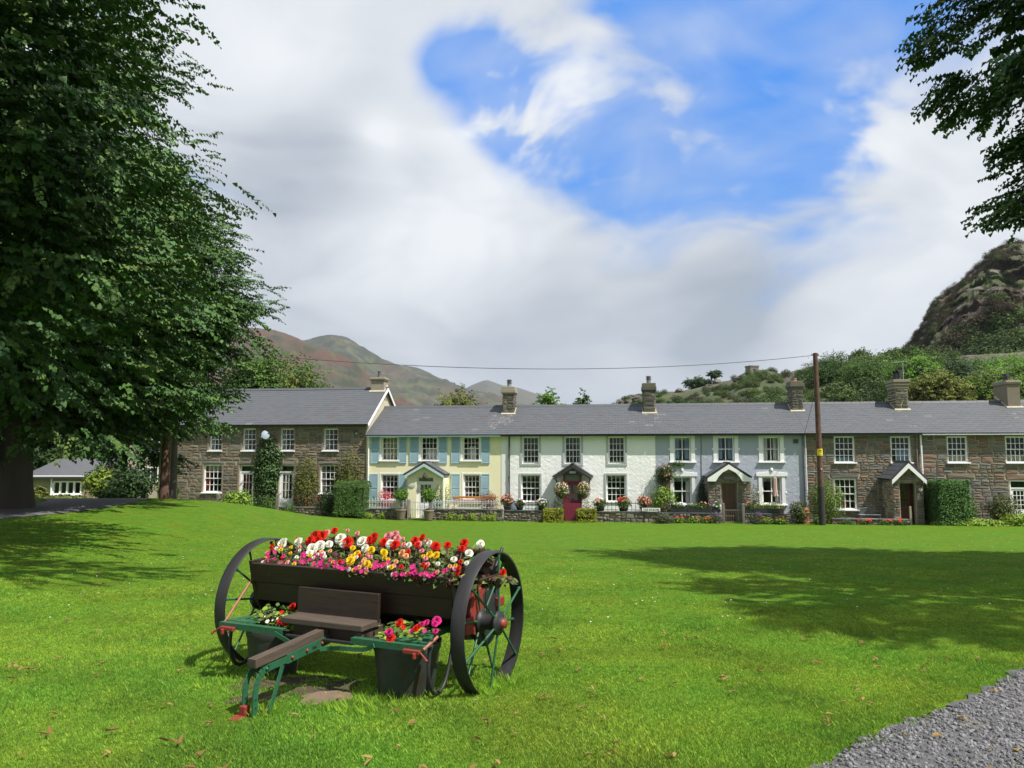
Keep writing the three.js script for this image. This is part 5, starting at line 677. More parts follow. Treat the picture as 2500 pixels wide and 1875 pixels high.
const wallB = gardenWall('low dry stone garden wall in front of the orange bench', 1038, 1226, 1243, WW, 202);
const wallC = gardenWall('low dry stone garden wall under the dark railings and blue jar', 1228, 1330, 1246, WW, 203);
const wallD = gardenWall('rounded boulder garden wall below the name sign', 1452, 1606, 1249, WW, 204, { w: .4, h: .26 });
const wallE = gardenWall('low stone garden wall with black troughs and red flowers, between sign and gate', 1608, 1764, 1252, WW, 205);
const wallF = gardenWall('low stone garden wall in front of the parasol', 1818, 1945, 1254, WW, 206);
const wallG = gardenWall('low rough stone wall by the metal bench and telegraph pole', 2030, 2222, 1267, WW, 207, { mats: STONES.mixed });
const wallH = gardenWall('low stone wall behind the lime-green ground cover', 2346, 2640, 1272, WW - .4, 208, { mats: STONES.mixed });
const wallI = gardenWall('low stone wall between the white door and the clipped hedge', 678, 826, 1238, 1.9, 209, { mats: STONES.brown });

function railing(label, px0, px1, yTop, wall, mat, step, o = {}) {
  const u0 = fp(px0, 1240, wall.w).u, u1 = fp(px1, 1240, wall.w).u, u = (u0 + u1) / 2, L = u1 - u0, H = fp((px0 + px1) / 2, yTop, wall.w).v - wall.top, g = thing('railing', label, 'railing', fw(u, wall.top, wall.w - .18).toArray(), -TH);
  part(g, 'top_rail', span(-L / 2, L / 2, H * .76, H * .76 + .03, -.012, .012), mat); part(g, 'bottom_rail', span(-L / 2, L / 2, .06, .085, -.012, .012), mat); if (o.double) part(g, 'middle_rail', span(-L / 2, L / 2, H * .6, H * .6 + .025, -.0115, .0115), mat);
  const bg = merge([bar([0, -.01, 0], [0, H * .93, 0], .0125, 6), bar([0, H * .88, 0], [0, H, 0], .024, 4, .002), bar([0, H * .86, 0], [0, H * .9, 0], .022, 6)]), n = Math.round(L / step); for (let k = 0; k <= n; k++) part(g, 'baluster', bg, mat).position.set(-L / 2 + k * L / n, 0, 0);
  return g;
}
railing('pale blue iron railing before the pink maple', 872, 996, 1217, wallA, M.fenceBlue, .15, { double: true });
railing('pale blue iron railing before the orange bench', 1054, 1212, 1221, wallB, M.fenceBlue, .15, { double: true });
railing('dark iron railing beside the gold hedge, by the blue jar', 1282, 1338, 1222, wallC, M.iron, .17);
railing('dark iron railing between flower pots and the name sign', 1474, 1572, 1224, wallD, M.iron, .19);
railing('dark iron scroll railing behind the black flower troughs', 1640, 1740, 1236, wallE, M.iron, .25);

function gate(name, label, px0, px1, yT, yB, w, mat, solid) {
  const q = rect(px0, yT, px1, yB, w), u = (q.u0 + q.u1) / 2, y0 = gyAt(u, w), L = q.u1 - q.u0, H = q.v1 - y0, g = thing(name, label, 'gate', fw(u, y0, w).toArray(), -TH);
  if (solid) { const n = 5; for (let k = 0; k < n; k++) part(g, 'board', rbox(L / n - .01, H - .06, .025, .004, -L / 2 + (k + .5) * L / n, H / 2 + .02, 0), mat); part(g, 'brace', merge([span(-L / 2, L / 2, .25, .33, -.04, -.013), span(-L / 2, L / 2, H - .3, H - .22, -.04, -.013)]), mat); }
  else { part(g, 'frame', merge([bar([-L / 2, 0, 0], [-L / 2, H, 0], .018), bar([L / 2, 0, 0], [L / 2, H, 0], .018), bar([-L / 2, .08, 0], [L / 2, .08, 0], .014), bar([-L / 2, H * .5, 0], [L / 2, H * .5, 0], .014), bar([-L / 2, H * .9, 0], [L / 2, H * .9, 0], .014)]), mat); const n = 8; const bg = bar([0, .06, 0], [0, H * .96, 0], .009); for (let k = 1; k < n; k++) part(g, 'baluster', bg, mat).position.x = -L / 2 + k * L / n; }
  return g;
}
gate('iron_gate', 'pale iron garden gate between two planted urns', 1003, 1036, 1221, 1264, WW - .15, std([.42, .45, .48], .5)); gate('timber_gate', 'weathered open-barred garden gate before the panelled oak door', 1769, 1812, 1242, 1276, WW - .15, M.greyWood); gate('timber_gate', 'crimson boarded garden gate between the gold box hedges', 1378, 1417, 1228, 1271, WW + .1, M.crimson, true);
function post(label, px, y0, y1, w, r, mat) { const q = rect(px - 3, y0, px + 3, y1, w), u = (q.u0 + q.u1) / 2, b = Math.min(q.v0, gyAt(u, w)), H = q.v1 - b, m = part(scene, numbered('gate_post'), merge([rbox(r * 2, H + .1, r * 2, r * .15, 0, H / 2 - .05, 0), lathe([[r * 1.1, 0], [r * 1.2, .02], [0, r * .8]], 4).rotateY(Math.PI / 4).translate(0, H, 0)]), mat); m.position.copy(fw(u, b, w)); m.rotation.y = -TH; tag(m, label, 'post'); }
post('weathered gate post beside the grass bank', 533, 1207, 1240, 2.0, .08, M.greyWood); post('weathered gate post between ivy and white door', 677, 1207, 1252, 2.0, .07, M.greyWood); post('stone-grey gate post of the iron gate on the pink-maple side', 998, 1220, 1266, WW, .07, M.concrete); post('weathered post hinging the gate of the oak door', 1767, 1230, 1277, WW, .05, M.greyWood); post('leaning weathered post latching the gate of the oak door', 1815, 1231, 1279, WW, .06, M.greyWood); post('pale slender post at the stone porch with the dark red door', 2223, 1238, 1284, WW, .045, M.concrete);

// pots, planted
function potPlant(o) {      // pot standing on a wall or on the ground, with its plant
  const base = o.wall ? o.wall.top : null, q = rect(o.x0, o.y0, o.x1, o.y1, o.w), u = (q.u0 + q.u1) / 2, b = base ?? gyAt(u, o.w), pr = o.pr || (q.u1 - q.u0) * .33, ph = o.ph || .22, p = fw(u, b, o.w), g = thing(o.potName || 'flower_pot', o.potLabel, 'pot', p.toArray(), -TH);
  const pts = o.urn ? [[0, 0], [pr * .62, 0], [pr * .68, ph * .08], [pr * .8, ph * .4], [pr * .98, ph * .85], [pr * 1.08, ph * .9], [pr * 1.08, ph], [pr * .9, ph], [pr * .9, ph * .9]] : [[0, 0], [pr * .72, 0], [pr * .92, ph * .82], [pr, ph * .82], [pr, ph], [pr * .86, ph], [pr * .84, ph * .88]]; part(g, 'pot_wall', lathe(pts, 20), o.mat || M.clay); part(g, 'soil', lathe([[0, ph * .93], [pr * .86, ph * .9]], 16), M.soil);
  shrub({ ...o, base: b + ph * .9, w: o.w, label: o.label, name: o.name || 'potted_plant', cat: 'plant', leaf: o.leaf || .07 });
}
const RED = [.62, .03, .02], PINK = [.7, .22, .28], SALMON = [.72, .28, .2], WHITE = [.8, .8, .78], PURPLE = [.22, .10, .42], YEL = [.75, .6, .08];
for (const [i, [px, l]] of [[979, 'beside the pink maple'], [1047, 'by the porch door']].entries()) potPlant({ potName: 'urn', potLabel: 'big round stone-coloured urn at the iron gate ' + l, label: 'clipped standard bay tree with ball head ' + l, name: 'bay_tree', x0: px - 17 + i * 0, x1: px + 17, y0: 1191, y1: 1264, w: WW + .3, pr: .27, ph: .54, urn: true, mat: tint([.20, .155, .115]), lift: .5, leaf: .075, palette: GREEN.bright, seed: 301 + i, hd: .38, stems: 1, stemR: .035, rag: .16 });
potPlant({ potLabel: 'round dark pot under the salmon-flowered plant by the downpipe', label: 'salmon-pink flowering pot plant by the downpipe', x0: 1223, x1: 1254, y0: 1207, y1: 1244, w: WW - .2, wall: wallC, seed: 311, palette: [[.16, .09, .04], [.09, .09, .03], [.06, .09, .02]], flowers: [{ n: 34, r: .04, c: SALMON }] , ph: .2, mat: std([.09, .06, .045], .8)});
potPlant({ potLabel: 'dark low pot of red and white pelargoniums', label: 'dark green pelargonium with a few red and white flowers, beside the blue jar', x0: 1255, x1: 1283, y0: 1219, y1: 1245, w: WW - .2, wall: wallC, seed: 312, palette: GREEN.dark, flowers: [{ n: 7, r: .05, c: WHITE }, { n: 4, r: .05, c: RED }], ph: .16, mat: M.plastic });
potPlant({ potLabel: 'dark pot between the blue jar and the gold hedge', label: 'green pelargonium with pink heads between the blue jar and the gold hedge', x0: 1308, x1: 1338, y0: 1218, y1: 1246, w: WW - .2, wall: wallC, seed: 313, palette: GREEN.mid, flowers: [{ n: 14, r: .045, c: WHITE }, { n: 6, r: .05, c: PINK }], ph: .16, mat: M.plastic });
potPlant({ potLabel: 'dark pot on the boulder wall next to the gold hedge', label: 'leafy pelargonium with coral heads on the boulder wall next to the gold hedge', x0: 1448, x1: 1482, y0: 1216, y1: 1249, w: WW - .2, wall: wallD, seed: 314, palette: GREEN.mid.concat(GREEN.dark), flowers: [{ n: 14, r: .05, c: SALMON }, { n: 8, r: .04, c: WHITE }], ph: .18, mat: M.plastic });
potPlant({ potLabel: 'dark pot on the boulder wall under a sash window', label: 'bushy pelargonium with red heads under a sash window of the white cottage', x0: 1504, x1: 1540, y0: 1213, y1: 1249, w: WW - .2, wall: wallD, seed: 315, palette: GREEN.mid, flowers: [{ n: 12, r: .05, c: RED }, { n: 6, r: .05, c: PINK }], ph: .18, mat: M.plastic });
potPlant({ potLabel: 'dark pot behind the name sign', label: 'salmon-pink flowering pot plant behind the name sign', x0: 1556, x1: 1590, y0: 1211, y1: 1249, w: WW - .25, wall: wallD, seed: 316, palette: [[.16, .09, .04], [.09, .09, .03], [.06, .09, .02]], flowers: [{ n: 38, r: .04, c: SALMON }], ph: .2, mat: std([.05, .045, .05], .8) });
{ const p = fp(1251, 1225, .9), b = gyAt(p.u, .9), g = thing('glazed_jar', 'big blue-grey glazed jar in front of the white wall', 'jar', fw(p.u, b, .9).toArray(), 0); part(g, 'jar_body', lathe([[0, 0], [.16, 0], [.2, .1], [.27, .45], [.27, .7], [.19, .88], [.14, .93], [.17, .98], [.16, 1], [.12, .98], [.12, .9]], 24), std([.10, .15, .19], .25)); }
function trough(label, px0, px1, wall, seed, flowers, pal) { const u0 = fp(px0, 1245, WW).u, u1 = fp(px1, 1245, WW).u, L = u1 - u0, g = thing('flower_trough', label + ', black plastic trough', 'trough', fw((u0 + u1) / 2, wall.top, WW - .18).toArray(), -TH); part(g, 'trough_wall', merge([span(-L / 2, L / 2, 0, .22, .1, .12), span(-L / 2, L / 2, 0, .22, -.12, -.1), span(-L / 2, -L / 2 + .02, 0, .22, -.1, .1), span(L / 2 - .02, L / 2, 0, .22, -.1, .1), span(-L / 2 + .02, L / 2 - .02, .001, .02, -.1, .1)]), M.plastic); part(g, 'soil', span(-L / 2 + .02, L / 2 - .02, .02, .19, -.1, .1), M.soil);
  shrub({ name: 'trough_plants', label: label + ', mixed leaves and flowers growing in it', cat: 'plant', x0: px0, x1: px1, y0: 1226, y1: 1240, base: wall.top + .17, w: WW - .18, hd: .14, leaf: .06, palette: pal || GREEN.mid, seed, flowers, n: 420 }); }
trough('trough next to the name sign', 1636, 1674, wallE, 321, [{ n: 6, r: .04, c: WHITE }]); trough('long trough before the conifer', 1678, 1738, wallE, 322, [{ n: 5, r: .04, c: PINK }, { n: 6, r: .035, c: [.6, .6, .2] }]); trough('short trough by the letter box', 1741, 1758, wallE, 323, [{ n: 8, r: .05, c: WHITE }]); trough('short trough by the leaning post', 1819, 1838, wallF, 324, [{ n: 7, r: .04, c: PINK }]); trough('trough below the parasol', 1840, 1914, wallF, 325, [{ n: 10, r: .035, c: YEL }, { n: 4, r: .04, c: RED }], GREEN.lime);
{ // letter box by the oak door
  const p = fp(1757, 1238, 1.3), g = thing('letter_box', 'small grey letter box on a stake beside the oak door', 'letter box', fw(p.u, gyAt(p.u, 1.3), 1.3).toArray(), -TH); const H = p.v - gyAt(p.u, 1.3); part(g, 'stake', span(-.025, .025, -.05, H, -.025, .025), M.greyWood); part(g, 'box', rbox(.16, .26, .1, .015, 0, H, .06), std([.42, .44, .48], .5)); part(g, 'flap', span(-.06, .06, H + .05, H + .08, .108, .115), M.iron); }
{ // closed parasol
  const p = fp(1893, 1230, .9), b = gyAt(p.u, .9), top = fp(1893, 1163, .9).v - b, g = thing('parasol', 'closed pale pink garden parasol before the arched window', 'parasol', fw(p.u, b, .9).toArray(), 0); part(g, 'pole', bar([0, 0, 0], [0, top, 0], .02, 8), M.greyWood); const c = lathe([[.015, 0], [.09, -.1], [.085, -.5], [.1, -.8], [.14, -.98], [.1, -1.0], [.03, -.6], [.02, -.1]], 24), q = c.attributes.position; for (let i = 0; i < q.count; i++) { const a = Math.atan2(q.getZ(i), q.getX(i)), k = 1 + .22 * Math.sin(a * 7); q.setX(i, q.getX(i) * k); q.setZ(i, q.getZ(i) * k); } c.computeVertexNormals(); part(g, 'canopy', c.translate(0, top, 0), cloth([.6, .42, .36])); part(g, 'base', lathe([[0, 0], [.24, 0], [.24, .05], [.05, .09], [.04, .2], [0, .2]], 18), M.concrete); }
{ // old chimney pot on the grass
  const p = gp(1968, 1279), g = thing('chimney_pot', 'square terracotta chimney pot standing on the grass by the pole', 'chimney pot', p.toArray(), -TH); const s = k => lathe(k, 4).rotateY(Math.PI / 4); part(g, 'pot_wall', merge([s([[.2, 0], [.2, .12], [.17, .14], [.165, .52], [.21, .54], [.21, .57], [.17, .59], [.17, .66], [.12, .76], [.1, .76], [.1, .3]])]).toNonIndexed ? (() => { const q = s([[.2, 0], [.2, .12], [.17, .14], [.165, .50], [.215, .52], [.215, .56], [.17, .58], [.175, .68], [.12, .78], [.09, .78], [.09, .4]]).toNonIndexed(); q.computeVertexNormals(); return q; })() : null, M.terracotta); part(g, 'opening', extr([[-.05, 0], [.05, 0], [.05, .06], [0, .09], [-.05, .06]], .004).translate(0, .58, .1225), M.black); }
{ // sign
  const q = rect(1567, 1240.5, 1612, 1248.2, WW + .08), u = (q.u0 + q.u1) / 2, y = (q.v0 + q.v1) / 2, L = q.u1 - q.u0, h = (q.v1 - q.v0), yb = gyAt(u, WW + .08), g = thing('street_sign', 'white street name board on the boulder wall, black capitals', 'sign', fw(u, yb, WW + .06).toArray(), -TH);
  const y0 = y - yb; part(g, 'board', rbox(L, h * 1.05, .025, .008, 0, y0, .02), std([.72, .72, .68], .6)); part(g, 'post', merge([span(-L * .38, -L * .34, -.1, y0, -.04, .0), span(L * .34, L * .38, -.1, y0, -.04, .0)]), M.black);
  const font = await new FontLoader().loadAsync('fonts/droid/droid_sans_bold.typeface.json'); const t = new TextGeometry('TAI SYGUN', { font, size: h * .66, depth: .003, curveSegments: 3 }); t.computeBoundingBox(); const w = t.boundingBox.max.x; t.scale(L * .86 / w, 1, 1); t.translate(-L * .43, y0 - h * .33, .0335); part(g, 'lettering', t, std([.05, .055, .05], .7));
}
{ // benches
  const q = rect(1104, 1212, 1210, 1246, .9), L = q.u1 - q.u0, b = gyAt((q.u0 + q.u1) / 2, .9), g = thing('garden_bench', 'long orange-brown timber bench behind the pale blue railing', 'bench', fw((q.u0 + q.u1) / 2, b, .95).toArray(), -TH), top = q.v1 - b; part(g, 'backrest', merge([rbox(L, .12, .03, .01, 0, top - .06, -.2, -.12), rbox(L - .1, .08, .025, .008, 0, top - .2, -.19, -.12), rbox(L - .1, .08, .025, .008, 0, top - .32, -.175, -.12)]), M.orangeWood); for (let k = 0; k < 4; k++) part(g, 'seat_slat', rbox(L, .03, .1, .008, 0, .44, -.13 + k * .11), M.orangeWood); for (const s of [-1, 1]) { part(g, 'leg', rbox(.06, .64, .06, .008, s * (L / 2 - .08), .32, .22), M.orangeWood); part(g, 'leg', rbox(.06, top - .02, .06, .008, s * (L / 2 - .08), (top - .02) / 2, -.22), M.orangeWood); part(g, 'armrest', rbox(.07, .035, .5, .01, s * (L / 2 - .08), .655, .01), M.orangeWood); }
  const q2 = rect(2096, 1240, 2146, 1268, 1.0), L2 = q2.u1 - q2.u0, b2 = gyAt((q2.u0 + q2.u1) / 2, 1), g2 = thing('metal_bench', 'grey wire garden seat with fan-shaped back by the stone porch', 'bench', fw((q2.u0 + q2.u1) / 2, b2, 1.1).toArray(), -TH), t2 = q2.v1 - b2, mt = std([.16, .18, .2], .5); const bl = []; for (let k = 0; k <= 14; k++) { const a = lerp(-1, 1, k / 14); bl.push(bar([a * L2 * .3, .44, -.2], [a * L2 * .48, t2 - .12 * a * a, -.28], .009, 5)); } bl.push(tube([[-L2 * .48, t2 - .12, -.28], [-L2 * .25, t2 - .03, -.28], [0, t2, -.28], [L2 * .25, t2 - .03, -.28], [L2 * .48, t2 - .12, -.28]], .013, 16, 6)); part(g2, 'backrest', merge(bl), mt, 'stuff'); part(g2, 'seat', merge(Array.from({ length: 9 }, (_, k) => bar([-L2 / 2, .43, -.2 + k * .05], [L2 / 2, .43, -.2 + k * .05], .009, 5))), mt, 'stuff'); for (const s of [-1, 1]) for (const z of [-.2, .2]) part(g2, 'leg', bar([s * L2 * .46, 0, z], [s * L2 * .44, .43, z * .9], .014, 6), mt);
}
// ------------------------------------------------------------ shrubs and garden plants
shrub({ name: 'ivy', label: 'glossy ivy climbing the stone wall up to the satellite dish', cat: 'ivy', x0: 617, x1: 684, y0: 1058, y1: 1246, w: .14, hd: .16, leaf: .12, palette: [[.07, .15, .035], [.09, .19, .045], [.045, .10, .025], [.14, .22, .09]], seed: 401, shape: 'ball', rag: .3, n: 3600, wild: .4 });
shrub({ label: 'tall feathery yellow-green shrub between white door and window', x0: 716, x1: 777, y0: 1112, y1: 1248, w: .7, hd: .55, leaf: .10, palette: GREEN.olive, seed: 402, long: 1.7, narrow: .4, rag: .35, n: 3200 });
shrub({ label: 'feathery olive shrub at the corner beside the yellow cottage', x0: 814, x1: 889, y0: 1103, y1: 1250, w: .6, hd: .55, leaf: .10, palette: GREEN.olive, seed: 403, long: 1.7, narrow: .4, rag: .35, n: 3400 });
shrub({ name: 'clipped_hedge', label: 'dark clipped hedge with flat mushroom top at the end of the railing', cat: 'hedge', x0: 822, x1: 899, y0: 1174, y1: 1262, w: 2.0, hd: .75, leaf: .045, palette: [[.09, .20, .03], [.11, .23, .036], [.075, .17, .026]], seed: 404, shape: 'box', round: .3, n: 13000, wild: .45 });
shrub({ label: 'dark loose shrub between hedge and stone wall', x0: 778, x1: 832, y0: 1192, y1: 1254, w: 1.8, hd: .5, leaf: .09, palette: GREEN.dark, seed: 405, n: 1500 });
shrub({ label: 'glossy rhododendron with lime new shoots by the weathered post', x0: 540, x1: 618, y0: 1197, y1: 1250, w: 1.9, hd: .7, leaf: .13, palette: GREEN.bright.concat(GREEN.lime), seed: 406, n: 1800 });
shrub({ label: 'reddish-brown bushy plant before the white door', x0: 716, x1: 790, y0: 1203, y1: 1246, w: 1.3, hd: .5, leaf: .08, palette: [[.12, .07, .03], [.09, .09, .025], [.07, .09, .02]], seed: 407, n: 1500, flowers: [{ n: 10, r: .04, c: [.5, .06, .05] }] });
shrub({ label: 'tangled green plant beneath the ivy', x0: 630, x1: 676, y0: 1210, y1: 1252, w: 1.2, hd: .5, leaf: .08, palette: GREEN.mid, seed: 408, n: 1100, long: 1.6, narrow: .4 });
shrub({ label: 'bright lime-green perennial at the foot of the rhododendron', x0: 598, x1: 640, y0: 1240, y1: 1256, w: 2.5, hd: .35, leaf: .07, palette: GREEN.lime, seed: 409, n: 500 });
shrub({ label: 'dark weeping shrub on the wall by the white door', x0: 690, x1: 722, y0: 1230, y1: 1258, w: 2.2, hd: .35, leaf: .07, palette: GREEN.mid, seed: 410, n: 600 });
shrub({ name: 'maple', label: 'coral-pink Japanese maple behind the pale blue railing', cat: 'maple', x0: 921, x1: 960, y0: 1193, y1: 1232, w: 1.1, hd: .4, lift: .35, leaf: .07, palette: [[.55, .10, .12], [.62, .16, .17], [.45, .06, .08]], seed: 411, n: 1000 });
shrub({ name: 'maple', label: 'rusty red Japanese maple by the end of the orange bench', cat: 'maple', x0: 1168, x1: 1217, y0: 1200, y1: 1236, w: 1.5, hd: .4, lift: .3, leaf: .06, palette: [[.24, .09, .04], [.3, .13, .06], [.18, .08, .03]], seed: 412, n: 1900, long: 1.4, narrow: .5 });
shrub({ label: 'pale variegated shrub beside the porch door', x0: 1060, x1: 1080, y0: 1180, y1: 1245, w: 1.4, hd: .3, leaf: .07, palette: [[.16, .2, .06], [.1, .15, .04], [.07, .11, .02]], seed: 413, n: 650 });
shrub({ label: 'slim variegated climber beside the porch downpipe', x0: 1086, x1: 1099, y0: 1178, y1: 1245, w: .6, hd: .2, leaf: .06, palette: [[.2, .23, .1], [.12, .17, .05]], seed: 414, n: 420 });
shrub({ label: 'small leafy plant in the bed behind the railing and hedge', x0: 903, x1: 925, y0: 1207, y1: 1240, w: 1.4, hd: .3, leaf: .06, palette: GREEN.mid, seed: 415, n: 350 });
[[886, 'at the hedge end'], [903, 'under the railing'], [930, 'under the pink maple']].forEach(([x, l], i) => shrub({ name: 'fern', label: 'lime-green fern at the wall foot ' + l, cat: 'fern', x0: x - 8, x1: x + 9, y0: 1251 - i % 2 * 2, y1: 1266, w: WW + .2, hd: .2, leaf: .08, palette: GREEN.lime, seed: 420 + i, n: 160, long: 1.8, narrow: .35 }));
[[1100, 'below the porch downpipe'], [1120, 'below the bench end'], [1152, 'below the middle of the bench'], [1185, 'below the rusty maple'], [1203, 'at the last railing bar']].forEach(([x, l], i) => shrub({ name: 'fern', label: 'bright lime fern at the wall foot ' + l, cat: 'fern', x0: x - 11, x1: x + 11, y0: 1252 + i % 2 * 3, y1: 1268, w: WW + .2, hd: .2, leaf: .08, palette: GREEN.lime, seed: 430 + i, n: 170, long: 1.8, narrow: .35 }));
shrub({ name: 'gold_hedge', label: 'clipped gold box hedge on the blue-jar side of the crimson gate', cat: 'hedge', x0: 1327, x1: 1375, y0: 1242, y1: 1276, w: WW + .35, hd: .36, leaf: .05, palette: GREEN.gold, seed: 441, shape: 'box', round: .07, n: 3600 });
shrub({ name: 'gold_hedge', label: 'clipped gold box hedge on the name-sign side of the crimson gate', cat: 'hedge', x0: 1408, x1: 1456, y0: 1242, y1: 1278, w: WW + .35, hd: .36, leaf: .05, palette: GREEN.gold, seed: 442, shape: 'box', round: .07, n: 3600 });
[[1353, 1389, 'left', 'downpipe'], [1408, 1442, 'right', 'name-sign']].forEach(([a, b, s, l], i) => { // hanging baskets on the porch brackets
  const q = rect(a, 1174, b, 1222, 1.3), u = (q.u0 + q.u1) / 2, b0 = lerp(q.v0, q.v1, .5), g = thing('hanging_basket', `wire hanging basket at the crimson door, ${l} side`, 'basket', fw(u, b0, 1.25).toArray(), -TH); part(g, 'bowl', lathe([[0, -.26], [.12, -.22], [.2, -.1], [.23, .02], [.2, .02], [.12, -.1]], 18), std([.06, .045, .03], .9)); part(g, 'chain', merge([0, 1, 2].map(k => bar([Math.cos(k * 2.1) * .22, 0, Math.sin(k * 2.1) * .22], [0, .55, 0], .006, 4))), M.iron); part(g, 'bracket', bar([0, .55, 0], [0, .58, -1.0], .012, 5), M.iron);
  shrub({ name: 'basket_plants', label: `trailing white, pink and yellow flowers filling the hanging basket, ${l} side of the door`, cat: 'plant', x0: a, x1: b, y0: 1176, y1: 1222, base: q.v0 + .06, w: 1.25, hd: .4, leaf: .06, palette: [[.12, .15, .03], [.08, .11, .025], [.16, .18, .05]], seed: 451 + i, n: 1900, stems: 2, flowers: [{ n: 46, r: .026, c: i ? [.68, .45, .45] : WHITE }, { n: 22, r: .024, c: i ? WHITE : PINK }, { n: 34, r: .022, c: YEL }] }); });
shrub({ label: 'grey-green feathery plant under the hanging basket on the downpipe side', x0: 1347, x1: 1376, y0: 1212, y1: 1246, w: 1.2, hd: .35, leaf: .07, palette: GREEN.olive, seed: 453, n: 600, long: 1.8, narrow: .3 }); shrub({ label: 'grey-green feathery plant under the hanging basket on the name-sign side', x0: 1412, x1: 1452, y0: 1212, y1: 1248, w: 1.2, hd: .35, leaf: .07, palette: GREEN.olive, seed: 454, n: 700, long: 1.8, narrow: .3 });
shrub({ label: 'round golden-green shrub under the climbing rose', x0: 1588, x1: 1652, y0: 1182, y1: 1250, w: 1.0, hd: .6, leaf: .09, palette: GREEN.bright.concat(GREEN.lime), seed: 461, n: 2400 });
{ const g = shrub({ name: 'climbing_rose', label: 'climbing rose with bare brown stems between the white and grey-blue cottages', cat: 'climber', x0: 1598, x1: 1646, y0: 1132, y1: 1176, base: fp(1620, 1180, .2).v, w: .2, hd: .22, leaf: .08, palette: GREEN.mid.concat([[.12, .07, .04]]), seed: 462, n: 1200, flowers: [{ n: 8, r: .05, c: PINK }], rag: .5, stems: 1 }); const y = gyAt(fp(1620, 1180, .2).u, .2) - g.position.y, r = rng(9), l = []; for (let k = 0; k < 26; k++) { const a = (r() - .5) * .5; l.push(tube([[a * .6, y, (r() - .5) * .1], [a + (r() - .5) * .2, y * .5, (r() - .5) * .2], [a * 1.4, .3, (r() - .5) * .2]], .016, 8, 4)); } part(g, 'bare_stems', merge(l), std([.12, .075, .05], .95), 'stuff');
  shrub({ name: 'climbing_rose', label: 'thin trailing rose shoots along the upper sill of the grey-blue cottage', cat: 'climber', x0: 1634, x1: 1676, y0: 1126, y1: 1138, base: fp(1655, 1138, .15).v, w: .16, hd: .12, leaf: .06, palette: GREEN.mid, seed: 463, n: 260, rag: .5, stems: 1 });
  shrub({ name: 'climbing_rose', label: 'airy shoots of a climber hanging over the white cottage corner', cat: 'climber', x0: 1578, x1: 1606, y0: 1150, y1: 1236, w: .2, hd: .12, leaf: .05, palette: [[.13, .14, .08], [.09, .12, .04]], seed: 464, n: 330, rag: .6, stems: 3 }); }
shrub({ label: 'brownish low bush beside the name sign', x0: 1610, x1: 1652, y0: 1216, y1: 1252, w: 1.5, hd: .4, leaf: .07, palette: [[.10, .08, .04], [.08, .09, .03], [.13, .09, .06]], seed: 465, n: 900 });
shrub({ label: 'grey-green dome of lavender on the grass below the name sign', x0: 1596, x1: 1646, y0: 1254, y1: 1281, w: WW + .45, hd: .4, leaf: .09, palette: GREEN.grey, seed: 466, n: 1500, long: 1.8, narrow: .25, drop: .6 });
shrub({ name: 'conifer', label: 'dark narrow conifer beside the stone porch with the oak door', cat: 'conifer', x0: 1698, x1: 1731, y0: 1163, y1: 1250, w: .75, hd: .38, leaf: .08, palette: GREEN.dark, seed: 467, shape: 'cone', n: 1500, rag: .15 });
shrub({ label: 'olive climbing plant on the porch side by the arched window', x0: 1829, x1: 1856, y0: 1180, y1: 1240, w: .5, hd: .35, leaf: .07, palette: GREEN.olive.concat([[.16, .19, .06]]), seed: 468, n: 700 });
shrub({ label: 'dark bush at the corner of the grey-blue cottage', x0: 1925, x1: 1976, y0: 1222, y1: 1279, w: 1.7, hd: .5, leaf: .08, palette: GREEN.dark.concat(GREEN.olive), seed: 469, n: 1700 });
[[1660, 'next to the lavender dome'], [1692, 'under the long trough before the conifer'], [1726, 'near the oak-door gate'], [1868, 'under the parasol'], [1908, 'by the dark corner bush']].forEach(([x, l], i) => shrub({ name: 'bedding_plant', label: 'low red bedding flowers at the wall foot ' + l, cat: 'flower', x0: x - 18, x1: x + 18, y0: 1262, y1: 1279, w: WW + .25, hd: .22, leaf: .07, palette: GREEN.mid.concat(GREEN.lime), seed: 470 + i, n: 420, flowers: [{ n: 5, r: .04, c: [.6, .05, .04], top: true }] }));
[[1747, 'left of'], [1846, 'right of']].forEach(([x, l], i) => shrub({ name: 'lavender', label: `purple-flowered lavender clump ${i ? 'by the short trough and leaning post' : 'by the letter box'}`, cat: 'lavender', x0: x - 13, x1: x + 15, y0: 1251, y1: 1279, w: WW + .3, hd: .25, leaf: .08, palette: GREEN.grey, seed: 480 + i, n: 380, long: 1.8, narrow: .25, drop: .6, flowers: [{ n: 22, r: .024, c: [.16, .09, .28], top: true }] }));
shrub({ label: 'bright-topped round shrub behind the telegraph pole', x0: 1970, x1: 2062, y0: 1168, y1: 1280, w: 1.4, hd: .75, leaf: .055, palette: GREEN.bright.concat(GREEN.olive).concat([[.2, .32, .03]]), seed: 490, n: 9000, rag: .1 });
shrub({ label: 'small leafy plant at the pole foot', x0: 1986, x1: 2000, y0: 1258, y1: 1282, w: 2.4, hd: .2, leaf: .07, palette: GREEN.mid, seed: 491, n: 240 });
shrub({ name: 'clipped_hedge', label: 'tall dark clipped privet block against the last cottage', cat: 'hedge', x0: 2268, x1: 2346, y0: 1172, y1: 1284, w: 1.5, hd: 1.15, leaf: .06, palette: [[.075, .185, .03], [.095, .215, .036], [.06, .15, .026]], seed: 492, shape: 'box', round: .12, n: 14000, wild: .6 });
shrub({ label: 'loose shrub under the window beyond the tall hedge', x0: 2340, x1: 2386, y0: 1210, y1: 1272, w: .9, hd: .5, leaf: .08, palette: GREEN.mid, seed: 493, n: 1500 });
shrub({ label: 'dark round shrub beside the glazed white door', x0: 2408, x1: 2492, y0: 1208, y1: 1272, w: .9, hd: .6, leaf: .08, palette: GREEN.dark.concat(GREEN.olive), seed: 494, n: 2400 });
